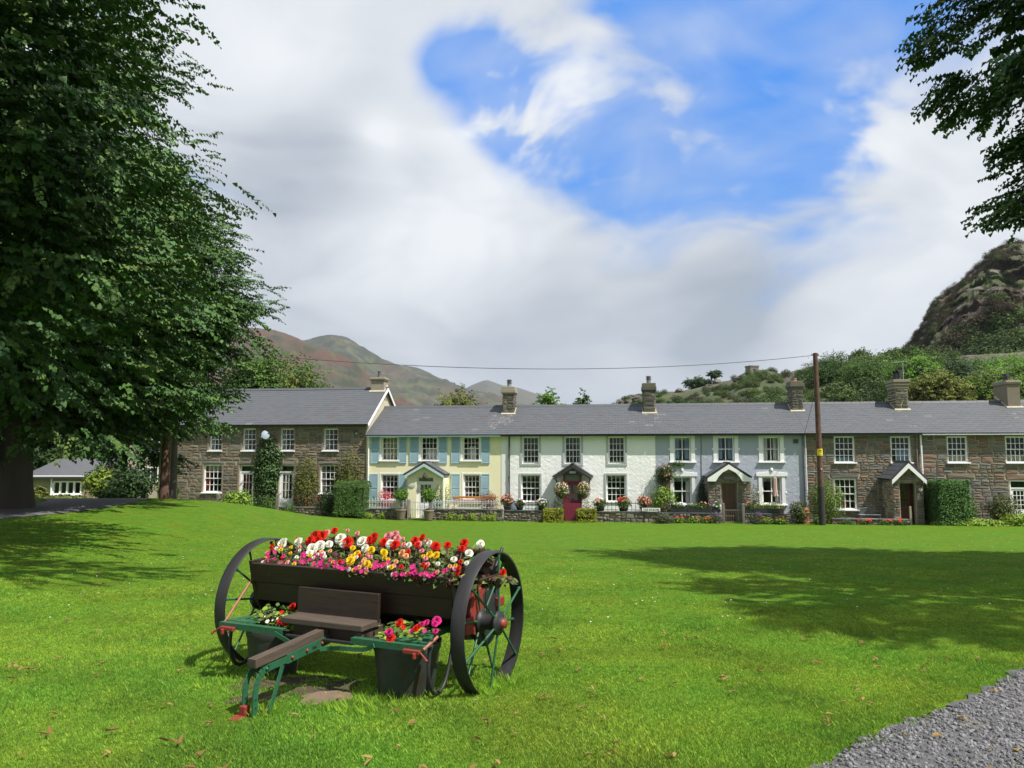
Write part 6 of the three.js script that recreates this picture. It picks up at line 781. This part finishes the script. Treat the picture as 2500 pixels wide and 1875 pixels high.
shrub({ name: 'ground_cover', label: 'lime-green leafy ground cover in front of the last wall', cat: 'ground cover', x0: 2284, x1: 2470, y0: 1267, y1: 1291, w: 2.3, hd: .45, leaf: .1, palette: GREEN.lime, seed: 495, n: 3000, rag: .3 }); shrub({ name: 'ground_cover', label: 'heaped lime-green ground cover at the end of the wall', cat: 'ground cover', x0: 2440, x1: 2600, y0: 1254, y1: 1290, w: 2.1, hd: .5, leaf: .1, palette: GREEN.lime, seed: 496, n: 2600, rag: .3 });
[[2070, 'nearest the pole', 0], [2110, 'below the metal bench', 8], [2160, 'below the bench arm', 4], [2196, 'by the pale slender post', 3]].forEach(([x, l, f], i) => shrub({ name: 'bedding_plant', label: 'low green edging plant at the rough wall foot ' + l, cat: 'plant', x0: x - 20, x1: x + 20, y0: 1268, y1: 1285, w: WW + .25, hd: .2, leaf: .06, palette: GREEN.mid, seed: 500 + i, n: 380, flowers: f ? [{ n: f, r: .05, c: RED, top: true }] : [] }));
// ------------------------------------------------------------ trees
const limeLeaf = new THREE.MeshPhysicalMaterial({ color: 0xffffff, vertexColors: true, roughness: .6, specularIntensity: .35, transmission: .2, thickness: 0, side: THREE.DoubleSide });
const LIME = [[0.0531, 0.1176, 0.0228], [0.0645, 0.1366, 0.0274], [0.0455, 0.1025, 0.0213], [0.0949, 0.1594, 0.0342], [0.0569, 0.1214, 0.0379]];
const onLawn = (x, z) => [x, gy(x, z), z];
tree({ seed: 601, label: 'big lime tree overhanging the path end, its branches nearest the flower cart', group: 'lime trees beside the path', mat: limeLeaf, at: onLawn(-10.4, -9.6), height: 15, trunk: .42, leaf: .09, full: true, per: 13, spray: .62, sprays: 10500, clumps: 240, palette: LIME, bias: .28, rag: .24, limbs: 22,
  lobes: [[-.7, 9.5, -1.6, 4.9, 5.6, 5.0], [1.5, 7.6, -3.0, 3.0, 3.4, 3.2, 1.6], [-.2, 4.6, -3.4, 4.2, 2.0, 4.2, 1.4], [-1, 13.5, -1, 4.2, 3.4, 4.2], [7.4, 10.8, 1.8, 2.6, 1.3, 2.6], [5.0, 11.8, 1.2, 2.4, 1.4, 2.4]] });
tree({ seed: 602, label: 'massive dark lime tree with its trunk beside the tarmac path', group: 'lime trees beside the path', mat: limeLeaf, at: onLawn(-15.0, -22.3), height: 17, trunk: .5, leaf: .11, per: 13, spray: .62, sprays: 14000, clumps: 350, clumpR: .85, palette: LIME, bias: .3, rag: .2, limbs: 24,
  lobes: [[-1, 8.6, .6, 6.4, 5.4, 6.0], [1.2, 8.4, 1.6, 4.5, 4.6, 4.6], [.2, 3.7, 1.0, 5.8, 2.0, 5.0], [-.5, 13, .5, 5.0, 4.2, 5.0], [2.0, 5.0, .2, 3.6, 2.9, 3.6], [1.4, 3.2, -3.0, 3.0, 1.7, 3.0]] });
tree({ seed: 603, label: 'lime tree at the bend of the path in front of the ivy-clad stone house', group: 'lime trees beside the path', mat: limeLeaf, at: onLawn(-13.0, -28.2), height: 14, trunk: .24, leaf: .11, per: 13, spray: .6, sprays: 9800, clumps: 230, clumpR: .8, palette: LIME, bias: .3, rag: .24, limbs: 20,
  lobes: [[-1.5, 7.0, .3, 3.6, 4.0, 4.0], [-.4, 6.6, .6, 3.2, 2.8, 3.4], [-1.2, 3.6, .5, 2.8, 1.9, 3.2], [-1.6, 10.6, 0, 3.0, 2.8, 3.2], [1.0, 7.2, .4, 2.2, 2.0, 2.2], [-.5, 8.4, .4, 2.3, 2.0, 2.2]] });
tree({ seed: 604, label: 'lime tree whose crown hangs in from beyond the gravel path', mat: limeLeaf, at: onLawn(15.6, -10.4), height: 16, trunk: .45, leaf: .105, per: 12, spray: .5, sprays: 15500, clumps: 400, clumpR: .62, palette: LIME, bias: .34, rag: .26, limbs: 26,
  lobes: [[-3.4, 10.0, -2.2, 3.6, 2.7, 3.4, 4.5], [-2.3, 7.0, -2.4, 3.5, 2.1, 3.2, 6], [-3.2, 13, -1.5, 3.4, 2.6, 3.2, 2], [-.4, 9.6, -.6, 4.6, 4.8, 4.8, .9], [0, 14, 0, 4.4, 3.4, 4.2, .6], [-4.4, 9.2, 3.6, 4.0, 3.0, 3.6, 1.6]] });
function farTree(o) { const d = ray(o.px, o.pyBase), hl = Math.hypot(d.x, d.z), x = d.x / hl * o.D, z = d.z / hl * o.D, yTop = EYE + ray(o.px, o.pyTop).y / Math.hypot(ray(o.px, o.pyTop).x, ray(o.px, o.pyTop).z) * o.D, base = o.base ?? (EYE + d.y / hl * o.D), H = yTop - base, R = o.halfPx / F * o.D; return tree({ name: o.name || 'tree', seed: o.seed, label: o.label, group: o.group, at: [x, base, z], height: H, trunk: H * .025, leaf: (o.leaf || .3) * 1.12, per: 7, spray: R * .4, sprays: o.sprays || 700, palette: o.palette || GREEN.bright, rag: .35, bias: .4, limbs: 10, lobes: o.lobes ? o.lobes.map(l => [l[0] * R, l[1] * H, l[2] * R, l[3] * R, l[4] * H, l[5] * R]) : [[0, H * .62, 0, R, H * .38, R], [R * .3, H * .5, R * .2, R * .7, H * .28, R * .7], [-R * .35, H * .55, 0, R * .6, H * .3, R * .6]], mat: dullLeaf }); }
farTree({ seed: 611, label: 'broad bright green tree rising behind the high slate roof', px: 680, pyBase: 1150, pyTop: 868, halfPx: 118, D: 62, base: -2, leaf: .2, sprays: 3600, palette: GREEN.mid.concat(GREEN.olive) });
farTree({ seed: 612, label: 'tall bright tree behind the stone house beside the lime', px: 612, pyBase: 1150, pyTop: 838, halfPx: 70, D: 58, base: -2, leaf: .2, sprays: 2200, palette: GREEN.mid });
farTree({ seed: 613, label: 'round green treetop above the yellow cottage ridge', px: 1120, pyBase: 1150, pyTop: 954, halfPx: 68, D: 75, base: -2, leaf: .2, sprays: 3000, palette: GREEN.olive });
farTree({ seed: 614, label: 'small leafy treetop above the white cottage ridge, the rounder one', px: 1340, pyBase: 1150, pyTop: 954, halfPx: 36, D: 60, base: -2, leaf: .2, sprays: 2000 });
farTree({ seed: 615, label: 'small pointed treetop above the white cottage ridge', px: 1423, pyBase: 1150, pyTop: 950, halfPx: 26, D: 62, base: -2, leaf: .18, sprays: 1500, palette: GREEN.dark.concat(GREEN.mid), lobes: [[0, .55, 0, 1, .3, 1], [0, .75, 0, .6, .25, .6], [.6, .5, 0, .9, .25, .8]] });
farTree({ seed: 616, label: 'dark round hawthorn on the crest of the rocky hill', px: 1705, pyBase: 952, pyTop: 922, halfPx: 30, D: 184, leaf: .35, sprays: 500, palette: GREEN.dark });
farTree({ seed: 617, label: 'lone open windblown tree on the crest of the rocky hill', px: 1744, pyBase: 940, pyTop: 904, halfPx: 16, D: 183, leaf: .32, sprays: 190, palette: GREEN.dark, lobes: [[0, .72, 0, 1, .22, .8], [.4, .85, 0, .6, .14, .5]] });
[[2040, 866, 62, 128, 'dark bushy tree on the hill right behind the telegraph pole top', GREEN.dark.concat(GREEN.mid)], [2130, 872, 60, 122, 'rounded tree on the hill between pole and stepped chimney', GREEN.mid], [2235, 862, 55, 100, 'pale leafy tree just behind the stepped chimney', GREEN.bright], [2330, 875, 60, 108, 'dark tree at the foot of the crag', GREEN.dark], [2420, 900, 60, 95, 'feathery green tree between the two end chimneys', GREEN.bright.concat(GREEN.olive)], [2455, 868, 62, 128, 'bright bushy tree below the outcrop at the crag foot', GREEN.bright], [2375, 876, 50, 136, 'green tree in the hollow under the crag', GREEN.mid], [2290, 866, 50, 142, 'leafy tree hiding the corner of the crag', GREEN.mid], [2510, 880, 60, 98, 'bright green tree behind the end chimney', GREEN.bright], [2290, 905, 55, 85, 'olive bush above the end cottage ridge', GREEN.olive]].forEach(([px, top, hp, D, label, palette], i) => farTree({ seed: 620 + i, label, px, pyBase: 1010, pyTop: top, halfPx: hp, D, leaf: .2, sprays: 2300, palette, base: 3.2 + (D - 85) * .14 }));
[[40, 1000, 90, 74, 'dark broad tree behind the low outbuilding, beyond the massive lime'], [190, 1040, 80, 66, 'dark tree behind the outbuilding roof'], [330, 1030, 70, 72, 'dark tree between the pale house and the stone house'], [-90, 960, 110, 60, 'dark tree beyond the tarmac path end']].forEach(([px, top, hp, D, label], i) => farTree({ seed: 650 + i, label, px, pyBase: 1180, pyTop: top, halfPx: hp, D, base: -1.6, leaf: .26, sprays: 2000, palette: GREEN.dark }));
{ // scrub on the hills: one mass of bushes
  const r = rng(640), mk = (n, palette, leaf) => { const L = leafCloud({ seed: 3, n, size: [1, .8, 1], leaf, palette, rag: .35 }, r); return L.geo(); };
  const kinds = [[mk(520, [[.05, .085, .02], [.06, .10, .024], [.04, .07, .018]], .2), 620], [mk(520, [[.075, .125, .028], [.09, .14, .03], [.06, .10, .022]], .2), 720], [mk(300, [[.055, .036, .02], [.05, .045, .02], [.035, .04, .016]], .16), 1500]];
  kinds.forEach(([geo, n], k) => { const im = new THREE.InstancedMesh(geo, dullLeaf, n); im.name = ['dark_scrub', 'bright_scrub', 'brown_scrub'][k]; const m = new THREE.Matrix4(), q = new THREE.Quaternion(); let c = 0, guard = 0;
    while (c < n && guard++ < 40000) { const cr = r() < (k === 2 ? .85 : .3), h = cr ? crag : greenHill, f = cr ? .1 + r() * .7 : .05 + r() * .8, t = cr ? (k < 2 && r() < .55 ? .66 + r() * .34 : .02 + r() * .95) : .01 + r() * .98, p = h.at(f, t); const nn = noise(p.x * .06 + k * 9, p.z * .06, 4); if (k < 2 && cr && t < .6 && nn < .02) continue; if (k === 2 && cr && t > .7) continue; if (!cr && f < .69 && t < .16 && r() < .8) continue; if (nn < -.16) continue; if (p.z > -56) continue; const s = (cr ? (t > .66 ? 1.7 : .8) : f > .7 ? 1.4 : .7) * (.6 + r() * 1.1) * (k === 2 ? .9 : 1); q.setFromAxisAngle(V3(0, 1, 0), r() * 6.28); m.compose(p.clone().add(V3(0, -.35 * s, 0)), q, V3(s, s * (.7 + r() * .5), s)); im.setMatrixAt(c++, m); }
    im.count = c; im.castShadow = im.receiveShadow = true; scene.add(im); tag(im, ['dark green scrub covering the hillside', 'bright green bracken and bushes on the hillside', 'brown heather clumps on crag and hillside'][k], 'scrub', null, 'stuff'); });
  // bushes on the far slopes' lower parts
}
{ // ruined hut on the crest
  const D = 178, d = ray(1836, 905), hl = Math.hypot(d.x, d.z), g = thing('stone_hut', 'small square stone hut on the crest of the rocky hill', 'hut', [d.x / hl * D, EYE + d.y / hl * D - 1, d.z / hl * D], .3); part(g, 'wall', rbox(2.3, 2.0, 2.0, .1, 0, .9, 0), tint([.19, .165, .14], .05)); part(g, 'parapet', merge([span(-1.2, 1.2, 1.8, 2.1, .8, 1.1), span(-1.2, 1.2, 1.8, 2.1, -1.1, -.8), span(-1.2, -.9, 1.8, 2.1, -.8, .8), span(.9, 1.2, 1.8, 2.1, -.8, .8)]), tint([.17, .15, .13], .05)); part(g, 'doorway', span(-.4, .3, 0, 1.3, 1.0, 1.01), M.black); }
{ // boulders on the hill and the crag
  const r = rng(660); for (let k = 0; k < 46; k++) { const cr = k >= 22, p = cr ? crag.at(.25 + r() * .5, .15 + r() * .7) : greenHill.at(.1 + r() * .35, .0 + r() * .22), g = new THREE.IcosahedronGeometry(1, 2), q = g.attributes.position; for (let i = 0; i < q.count; i++) { const x = q.getX(i), y = q.getY(i), z = q.getZ(i), s = 1 + .55 * noise(x * 1.1 + k * 3, y * 1.1, z * 1.1) + .2 * noise(x * 3 + k, y * 3, z * 3); q.setXYZ(i, x * s, y * s, z * s); } const f = g; f.computeVertexNormals(); const s = (cr ? .8 : .6) * (.4 + r() * 1.3), m = part(scene, numbered('boulder'), f, tint(pick(r, [[.11, .095, .083], [.08, .068, .058], [.14, .122, .108]]), .03)); m.scale.set(s * 1.5, s * .8, s); m.rotation.y = r() * 6; m.position.copy(p).add(V3(0, s * .1, 0)); tag(m, cr ? 'bare rock outcrop on the face of the crag' : 'grey boulder on the rocky crest of the green hill', 'rock', cr ? 'outcrops on the crag' : 'boulders on the green hill crest'); } }

// ------------------------------------------------------------ poles and wires
const poleBase = gp(2008, 1282), poleTopDir = ray(1990, 862), pk = Math.hypot(poleBase.x, poleBase.z) / Math.hypot(poleTopDir.x, poleTopDir.z), poleTop = V3(poleTopDir.x * pk, EYE + poleTopDir.y * pk, poleTopDir.z * pk);
{
  const g = thing('telegraph_pole', 'tall brown telegraph pole with yellow notice beside the rubble cottage', 'pole', poleBase.toArray()); const t = poleTop.clone().sub(poleBase), H = t.y;
  part(g, 'pole', bar([0, -.1, 0], t.toArray(), .15, 14, .105), M.poleWood); part(g, 'base_sleeve', bar([0, -.1, 0], [t.x * .22, H * .22, t.z * .22], .156, 14, .147), std([.03, .026, .024], .9)); const k = (EYE + ray(2003, 1104).y * pk - poleBase.y) / H; part(g, 'notice', (() => { const c = new THREE.CylinderGeometry(.143, .145, .32, 14, 1, true, -1.2, 2.4); return c.translate(t.x * k, H * k, t.z * k); })(), std([.72, .56, .03], .5)); part(g, 'notice_text', merge([0, 1, 2].map(i => { const c = new THREE.CylinderGeometry(.1465, .1465, i === 0 ? .07 : .025, 10, 1, true, -.4, .8); return c.translate(t.x * k, H * k + .07 - i * .09, t.z * k); })), std([.1, .08, .02], .6)); part(g, 'insulators', merge([0, 1].map(i => lathe([[.03, 0], [.05, .03], [.03, .06], [.05, .09], [0, .12]], 10).translate(t.x + (i ? .14 : -.14), H - .12, t.z))), std([.3, .3, .3], .4)); part(g, 'marker', new THREE.SphereGeometry(.03, 8, 6).translate(t.x * .32, H * .32, t.z * .32 + .15), M.white);
  const b2 = gp(400, 1218); const g2 = thing('telegraph_pole', 'brown telegraph pole under the lime trees beside the path', 'pole', b2.toArray()); part(g2, 'pole', bar([0, -.1, 0], [.1, 5.7, 0], .17, 14, .12), M.poleWood); part(g2, 'pole_cap', lathe([[.13, 0], [.13, .05], [0, .08]], 12).translate(.1, 5.68, 0), M.iron); part(g2, 'conduit', bar([-.17, 0, .04], [-.15, 3.2, .04], .05, 8), std([.2, .22, .06], .7));
  const wire = (label, a, b, sag, r = .014) => { const pts = []; for (let i = 0; i <= 24; i++) { const s = i / 24, p = a.clone().lerp(b, s); p.y -= sag * 4 * s * (1 - s); pts.push(p.toArray()); } tag(part(scene, numbered('overhead_wire'), tube(pts, r, 60, 5), M.iron), label, 'wire'); };
  const t2 = V3(b2.x + .1, b2.y + 5.55, b2.z); wire('overhead wire sagging from the tall pole across to the limes', poleTop.clone().add(V3(0, -.1, 0)), t2, .75);
  { const d = ray(2560, 925), k2 = 38; wire('overhead wire running from the pole top over the end chimney', poleTop.clone().add(V3(.05, -.12, 0)), V3(d.x * k2, EYE + d.y * k2, d.z * k2), .12, .012); }
  { const e = fw(fp(1962, 1062, .1).u, fp(1962, 1062, .1).v, .12); wire('thin service cable from the pole down to the grey-blue eave', poleTop.clone().lerp(poleBase, .18), e, .15, .010); }
  const e2 = fp(2222, 968, -2.6), ae = thing('aerial', 'thin television aerial behind the stepped chimney', 'aerial', fw(e2.u, e2.v, -3.4).toArray(), -TH); const ah = fp(2222, 885, -3.4).v - e2.v; part(ae, 'mast', bar([0, -.6, 0], [0, ah, 0], .02, 8), std([.3, .34, .34], .5)); part(ae, 'boom', bar([-.5, ah, .1], [.3, ah + .08, -.1], .012, 6), std([.3, .34, .34], .5)); for (let k = 0; k < 6; k++) part(ae, 'element', bar([-.45 + k * .14, ah + k * .015, -.2 + .0 * k], [-.45 + k * .14, ah + k * .015, .25], .006, 5), std([.3, .34, .34], .5));
}
{ // low cottage and garden under the limes, far left
  const D = 46, P = (px, py) => { const d = ray(px, py), k = D / -d.z; return V3(d.x * k, EYE + d.y * k, d.z * k); }, a = P(60, 1222), b = P(212, 1222), y0 = a.y - .1, W = b.x - a.x, g = thing('low_cottage', 'low stone outbuilding with white windows under the lime trees', 'house', [(a.x + b.x) / 2, y0, -D], 0), X = px => P(px, 1200).x - (a.x + b.x) / 2, Y = py => P(150, py).y - y0, yE = Y(1166), w0 = [X(129), X(197), Y(1207), Y(1175)];
  const gw = extr([[-W / 2, -.3], [W / 2, -.3], [W / 2, yE], [-W / 2, yE]], .3, [[[w0[0], w0[2]], [w0[0], w0[3]], [w0[1], w0[3]], [w0[1], w0[2]]]]); part(g, 'front_wall', gw.translate(0, 0, -.3), tint([.26, .22, .15])); part(g, 'shell', merge([span(-W / 2, -W / 2 + .3, -.3, yE, -3.5, -.31), span(W / 2 - .3, W / 2, -.3, yE, -3.5, -.31), span(-W / 2 + .31, W / 2 - .31, -.3, yE + 1, -3.5, -3.2)]), tint([.24, .2, .14]));
  part(g, 'roof', box(W + .3, .1, 4, 0, yE + .55, -1.6, .28), SLATES[3]); const win = grp(g, 'window'); const n = 4, pw = (w0[1] - w0[0]) / n; part(win, 'frame', merge([span(w0[0], w0[1], w0[2], w0[2] + .07, -.12, .02), span(w0[0], w0[1], w0[3] - .07, w0[3], -.12, .02), ...Array.from({ length: n + 1 }, (_, i) => span(w0[0] + i * pw - .045, w0[0] + i * pw + .045, w0[2] + .07, w0[3] - .07, -.12, .019))]), M.frameWhite); for (let i = 0; i < n; i++) part(win, 'pane', span(w0[0] + i * pw + .045, w0[0] + (i + 1) * pw - .045, w0[2] + .07, w0[3] - .07, -.06, -.055), M.glass); part(win, 'sill', span(w0[0] - .1, w0[1] + .1, w0[2] - .08, w0[2] - .002, -.1, .1), M.frameWhite);
  part(g, 'fascia', span(-W / 2 - .1, W / 2 + .1, yE + .0, yE + .14, .2, .23), M.frameWhite); part(g, 'downpipe', bar([X(126), 0, .06], [X(126), yE, .06], .05, 8), M.frameWhite);
  { const h = thing('pale_house', 'pale rendered house glimpsed through the lime branches', 'house', [P(300, 1200).x, -1.5, -56], 0); part(h, 'wall', span(-5, 5, -.3, 5, -5, 0), tint([.42, .38, .3])); const rf = part(h, 'roof', box(10.6, .12, 4.2, 0, 6, -1.6, .7), SLATES[1]); for (const x of [-3.2, 0, 3.2]) for (const y of [1, 3.2]) { const w = grp(h, 'window'); part(w, 'frame', merge([span(x - .6, x + .6, y, y + .08, 0, .05), span(x - .6, x + .6, y + 1.1, y + 1.18, 0, .05), span(x - .6, x - .52, y + .08, y + 1.1, 0, .05), span(x + .52, x + .6, y + .08, y + 1.1, 0, .05), span(x - .04, x + .04, y + .08, y + 1.1, 0, .049)]), M.frameWhite); part(w, 'pane', span(x - .52, x + .52, y + .08, y + 1.1, .005, .01), std([.03, .033, .036], .1)); } }
  const bush = (px, w, top, bot, D2, label, pal, seed, fl) => { const d = ray(px, bot), k = D2 / -d.z, p = V3(d.x * k, EYE + d.y * k, d.z * k), hw = w / F * D2, H = (bot - top) / F * D2, r = rng(seed), t = thing('shrub', label, 'shrub', p.toArray()); part(t, 'foliage', leafCloud({ seed, n: 2200, size: [hw, H / 2, hw * .7], leaf: .16, palette: pal, rag: .3 }, r).geo(), leafMat, 'stuff'); part(t, 'stems', merge([0, 1, 2, 3].map(i => bar([Math.cos(i) * .05, -.4, Math.sin(i) * .05], [Math.cos(i * 2) * hw * .4, H * .4, Math.sin(i * 2) * hw * .4], .04, 5))), barkMat, 'stuff'); };
  bush(320, 62, 1140, 1220, 38, 'big dark shrub between the outbuilding and the shaded telegraph pole', GREEN.dark, 671); bush(245, 40, 1142, 1212, 42, 'yellow-green shrub at the corner of the white-windowed outbuilding', GREEN.lime.concat(GREEN.olive), 672); bush(272, 30, 1196, 1222, 34, 'low grey-green bush at the edge of the path', GREEN.mid, 673); bush(414, 14, 1180, 1222, 33, 'small bright bush behind the shaded telegraph pole', GREEN.bright, 674); bush(95, 18, 1190, 1226, 44, 'straggly green plant against the outbuilding wall', GREEN.olive, 675); bush(150, 60, 1212, 1226, 40, 'strip of rough plants before the outbuilding', GREEN.olive, 676); bush(20, 60, 1120, 1225, 48, 'tall dark laurel beyond the trunk of the massive lime', GREEN.dark, 677);
}
// ------------------------------------------------------------ grass, gravel, fallen leaves
const pathTest = (() => { const mk = a => new THREE.CatmullRomCurve3(a.map(p => V3(p[0], 0, p[1]))).getPoints(160), L = mk(pathL), R = mk(pathR), poly = [...L, ...R.reverse()]; return (x, z) => { let c = false; for (let i = 0, j = poly.length - 1; i < poly.length; j = i++) { const a = poly[i], b = poly[j]; if ((a.z > z) !== (b.z > z) && x < (b.x - a.x) * (z - a.z) / (b.z - a.z) + a.x) c = !c; } return c; }; })();
{
  const r = rng(701), tuft = (n, h) => { const L = new Leaves(); for (let k = 0; k < n; k++) { const a = r() * 6.28, q = r() * .035, lean = V3(Math.cos(a + r()) * (.25 + r() * .9), 1, Math.sin(a + r()) * (.25 + r() * .9)).normalize(), hh = h * (.5 + r() * .7); const c = jit(r, pick(r, [[.31, .53, .04], [.35, .56, .045], [.26, .48, .036], [.40, .55, .07], [.2, .4, .05]]), .2); L.leaf(V3(Math.cos(a) * q, -.004, Math.sin(a) * q), lean, V3(Math.cos(a + 1.5), .35, Math.sin(a + 1.5)).normalize(), hh, .0042 + r() * .0024, c, false, .2); } return L.geo(); };
  const blade = new THREE.MeshPhysicalMaterial({ color: 0xffffff, vertexColors: true, roughness: .7, specularIntensity: .2, transmission: .5, thickness: 0, side: THREE.DoubleSide });
  const soil = [[765, 1690, .17], [615, 1680, .15], [700, 1668, .19], [798, 1708, .15], [830, 1672, .08], [640, 1705, .1]].map(([a, b, R]) => [gp(a, b), R]);
  const sets = [[tuft(15, .023), 62000], [tuft(13, .018), 76000], [tuft(11, .031), 22000]];
  sets.forEach(([geo, n], k) => { const im = new THREE.InstancedMesh(geo, blade, n), m = new THREE.Matrix4(), q = new THREE.Quaternion(), e = new THREE.Euler(); let c = 0; const col = new THREE.Color();
    while (c < n) { const d = 3.3 * Math.pow(19 / 3.3, Math.pow(r(), 1.0)), x = (r() - .5) * 2 * .76 * d, z = -d; if (k === 2 && noise(x * 1.4, z * 1.4, 5) < .05) { if (r() < .8) continue; } const wx = .2 * noise(x * 2.2, z * 2.2, 1) + .07 * noise(x * 9, z * 9, 2), edge = pathTest(x + wx, z + wx); if (edge && r() < .985) continue; if (soil.some(([p, R]) => { const dx = (p.x - x), dz = (p.z - z); return dx * dx + dz * dz * 3 < R * R * (.6 + .6 * r()); }) && r() < .9) continue;
      const s = (.7 + r() * .6) * (.8 + .4 * smooth(-.3, .4, noise(x * .8, z * .8, 3))) * lerp(1, .75, smooth(6, 15, d)); e.set((r() - .5) * .3, r() * 6.28, (r() - .5) * .3); q.setFromEuler(e); m.compose(V3(x, gy(x, z), z), q, V3(s * lerp(1, 1.5, smooth(6, 15, d)), s, s * lerp(1, 1.5, smooth(6, 15, d)))); im.setMatrixAt(c, m); const y = clamp(.5 + noise(x * .6, z * .6, 9) * .9 + .5 * noise(x * 2.7, z * 2.7, 4) + (r() - .5) * .5), g = (.82 + .3 * r()) * lerp(.8, 1.05, smooth(-.35, .2, fbm(x * 1.1, z * 1.1, 6, 3))); col.setRGB(lerp(.8, 1.3, y) * g, lerp(.92, 1.05, y) * g, lerp(1.1, 1.3, y) * g); im.setColorAt(c, col); c++; }
    im.name = ['grass', 'short_grass', 'long_grass'][k]; im.castShadow = im.receiveShadow = true; scene.add(im); tag(im, ['grass blades of the mown green', 'short grass blades between the taller ones', 'longer clumps of grass'][k], 'grass', null, 'stuff'); });
  { // uncut grass round the wheels and legs
    const geo = tuft(12, .075), spots = []; const ring = (px, pz, R, n) => { for (let k = 0; k < n; k++) { const p = cartWorld(V3(px + (r() - .5) * R, 0, pz + (r() - .5) * R * 1.6)); spots.push(p); } }; ring(1.05, 0, .34, 90); ring(-1.05, 0, .3, 70); ring(.6, .62, .5, 50); ring(-.62, .6, .4, 30); ring(.05, 1.16, .12, 12); const im = new THREE.InstancedMesh(geo, blade, spots.length), m = new THREE.Matrix4(), q = new THREE.Quaternion(); spots.forEach((p, i) => { q.setFromAxisAngle(V3(0, 1, 0), r() * 6.28); const s = .6 + r() * .7; m.compose(V3(p.x, gy(p.x, p.z), p.z), q, V3(s, s, s)); im.setMatrixAt(i, m); }); im.name = 'uncut_grass'; scene.add(im); tag(im, 'uncut grass round the wheels of the seed drill', 'grass', null, 'stuff'); }
  { // pebbles
    const geo = new THREE.IcosahedronGeometry(1, 0), n = 9000, im = new THREE.InstancedMesh(geo, std([1, 1, 1], .95), n), m = new THREE.Matrix4(), q = new THREE.Quaternion(), col = new THREE.Color(); let c = 0; while (c < n) { const d = 3.5 + r() * 4, x = (r() * .8) * d, z = -d; if (!pathTest(x, z)) continue; const s = .004 + Math.pow(r(), 3) * .011; q.setFromEuler(new THREE.Euler(r() * 6, r() * 6, r() * 6)); m.compose(V3(x, gy(x, z) + .0135 + s * .25, z), q, V3(s * 1.3, s * .8, s)); im.setMatrixAt(c, m); const k = .06 + r() * .16; col.setRGB(k * 1.02, k, k * 1.02); im.setColorAt(c, col); c++; } im.name = 'gravel'; im.castShadow = im.receiveShadow = true; scene.add(im); tag(im, 'loose grey gravel on the path', 'gravel', null, 'stuff'); }
  // dry leaves and bracts on the grass
  const leafGeos = [0, 1, 2].map(k => { const L = new Leaves(), c = [[.30, .19, .07], [.36, .25, .09], [.24, .13, .05]][k]; for (let i = 0; i < 2; i++) L.leaf(V3(0, .004, 0), V3(Math.cos(i * 1.1), .12 + .2 * i, Math.sin(i * 1.1)).normalize(), V3(0, 1, .2).normalize(), .036 + .007 * k, .014, c, true, .5); return L.geo(); });
  for (let k = 0; k < 230; k++) { const d = 3.7 * Math.pow(13 / 3.7, Math.pow(r(), 1.1)), x = (r() - .5) * 2 * .70 * d, z = -d, m = part(scene, numbered('fallen_leaf'), leafGeos[k % 3], dullLeaf); m.position.set(x, gy(x, z) + .016 + r() * .014, z); m.rotation.set((r() - .5) * .6, r() * 6.28, (r() - .5) * .6); m.scale.setScalar(.7 + r() * .9); tag(m, 'dry tan fallen leaf lying on the lawn', 'leaf', 'dry leaves scattered on the lawn'); }
  for (let k = 0; k < 1; k++) { const L = new Leaves(); for (let i = 0; i < 420; i++) { const d = 8 + r() * 20, x = (r() - .5) * 1.4 * d, z = -d; petals(L, r, V3(x, gy(x, z) + .03, z), V3(0, 1, .2).normalize(), .006 + r() * .006, [.75, .75, .7], 'flat'); } const m = part(scene, 'daisies', L.geo(), petalMat); tag(m, 'tiny white daisies and clover heads dotted over the lawn', 'daisies', null, 'stuff'); }
}
scene.traverse(o => { if (o.isMesh) { o.castShadow = true; o.receiveShadow = true; } if (o.userData) { delete o.userData.u; delete o.userData.grid; } });
renderer.render(scene, camera);
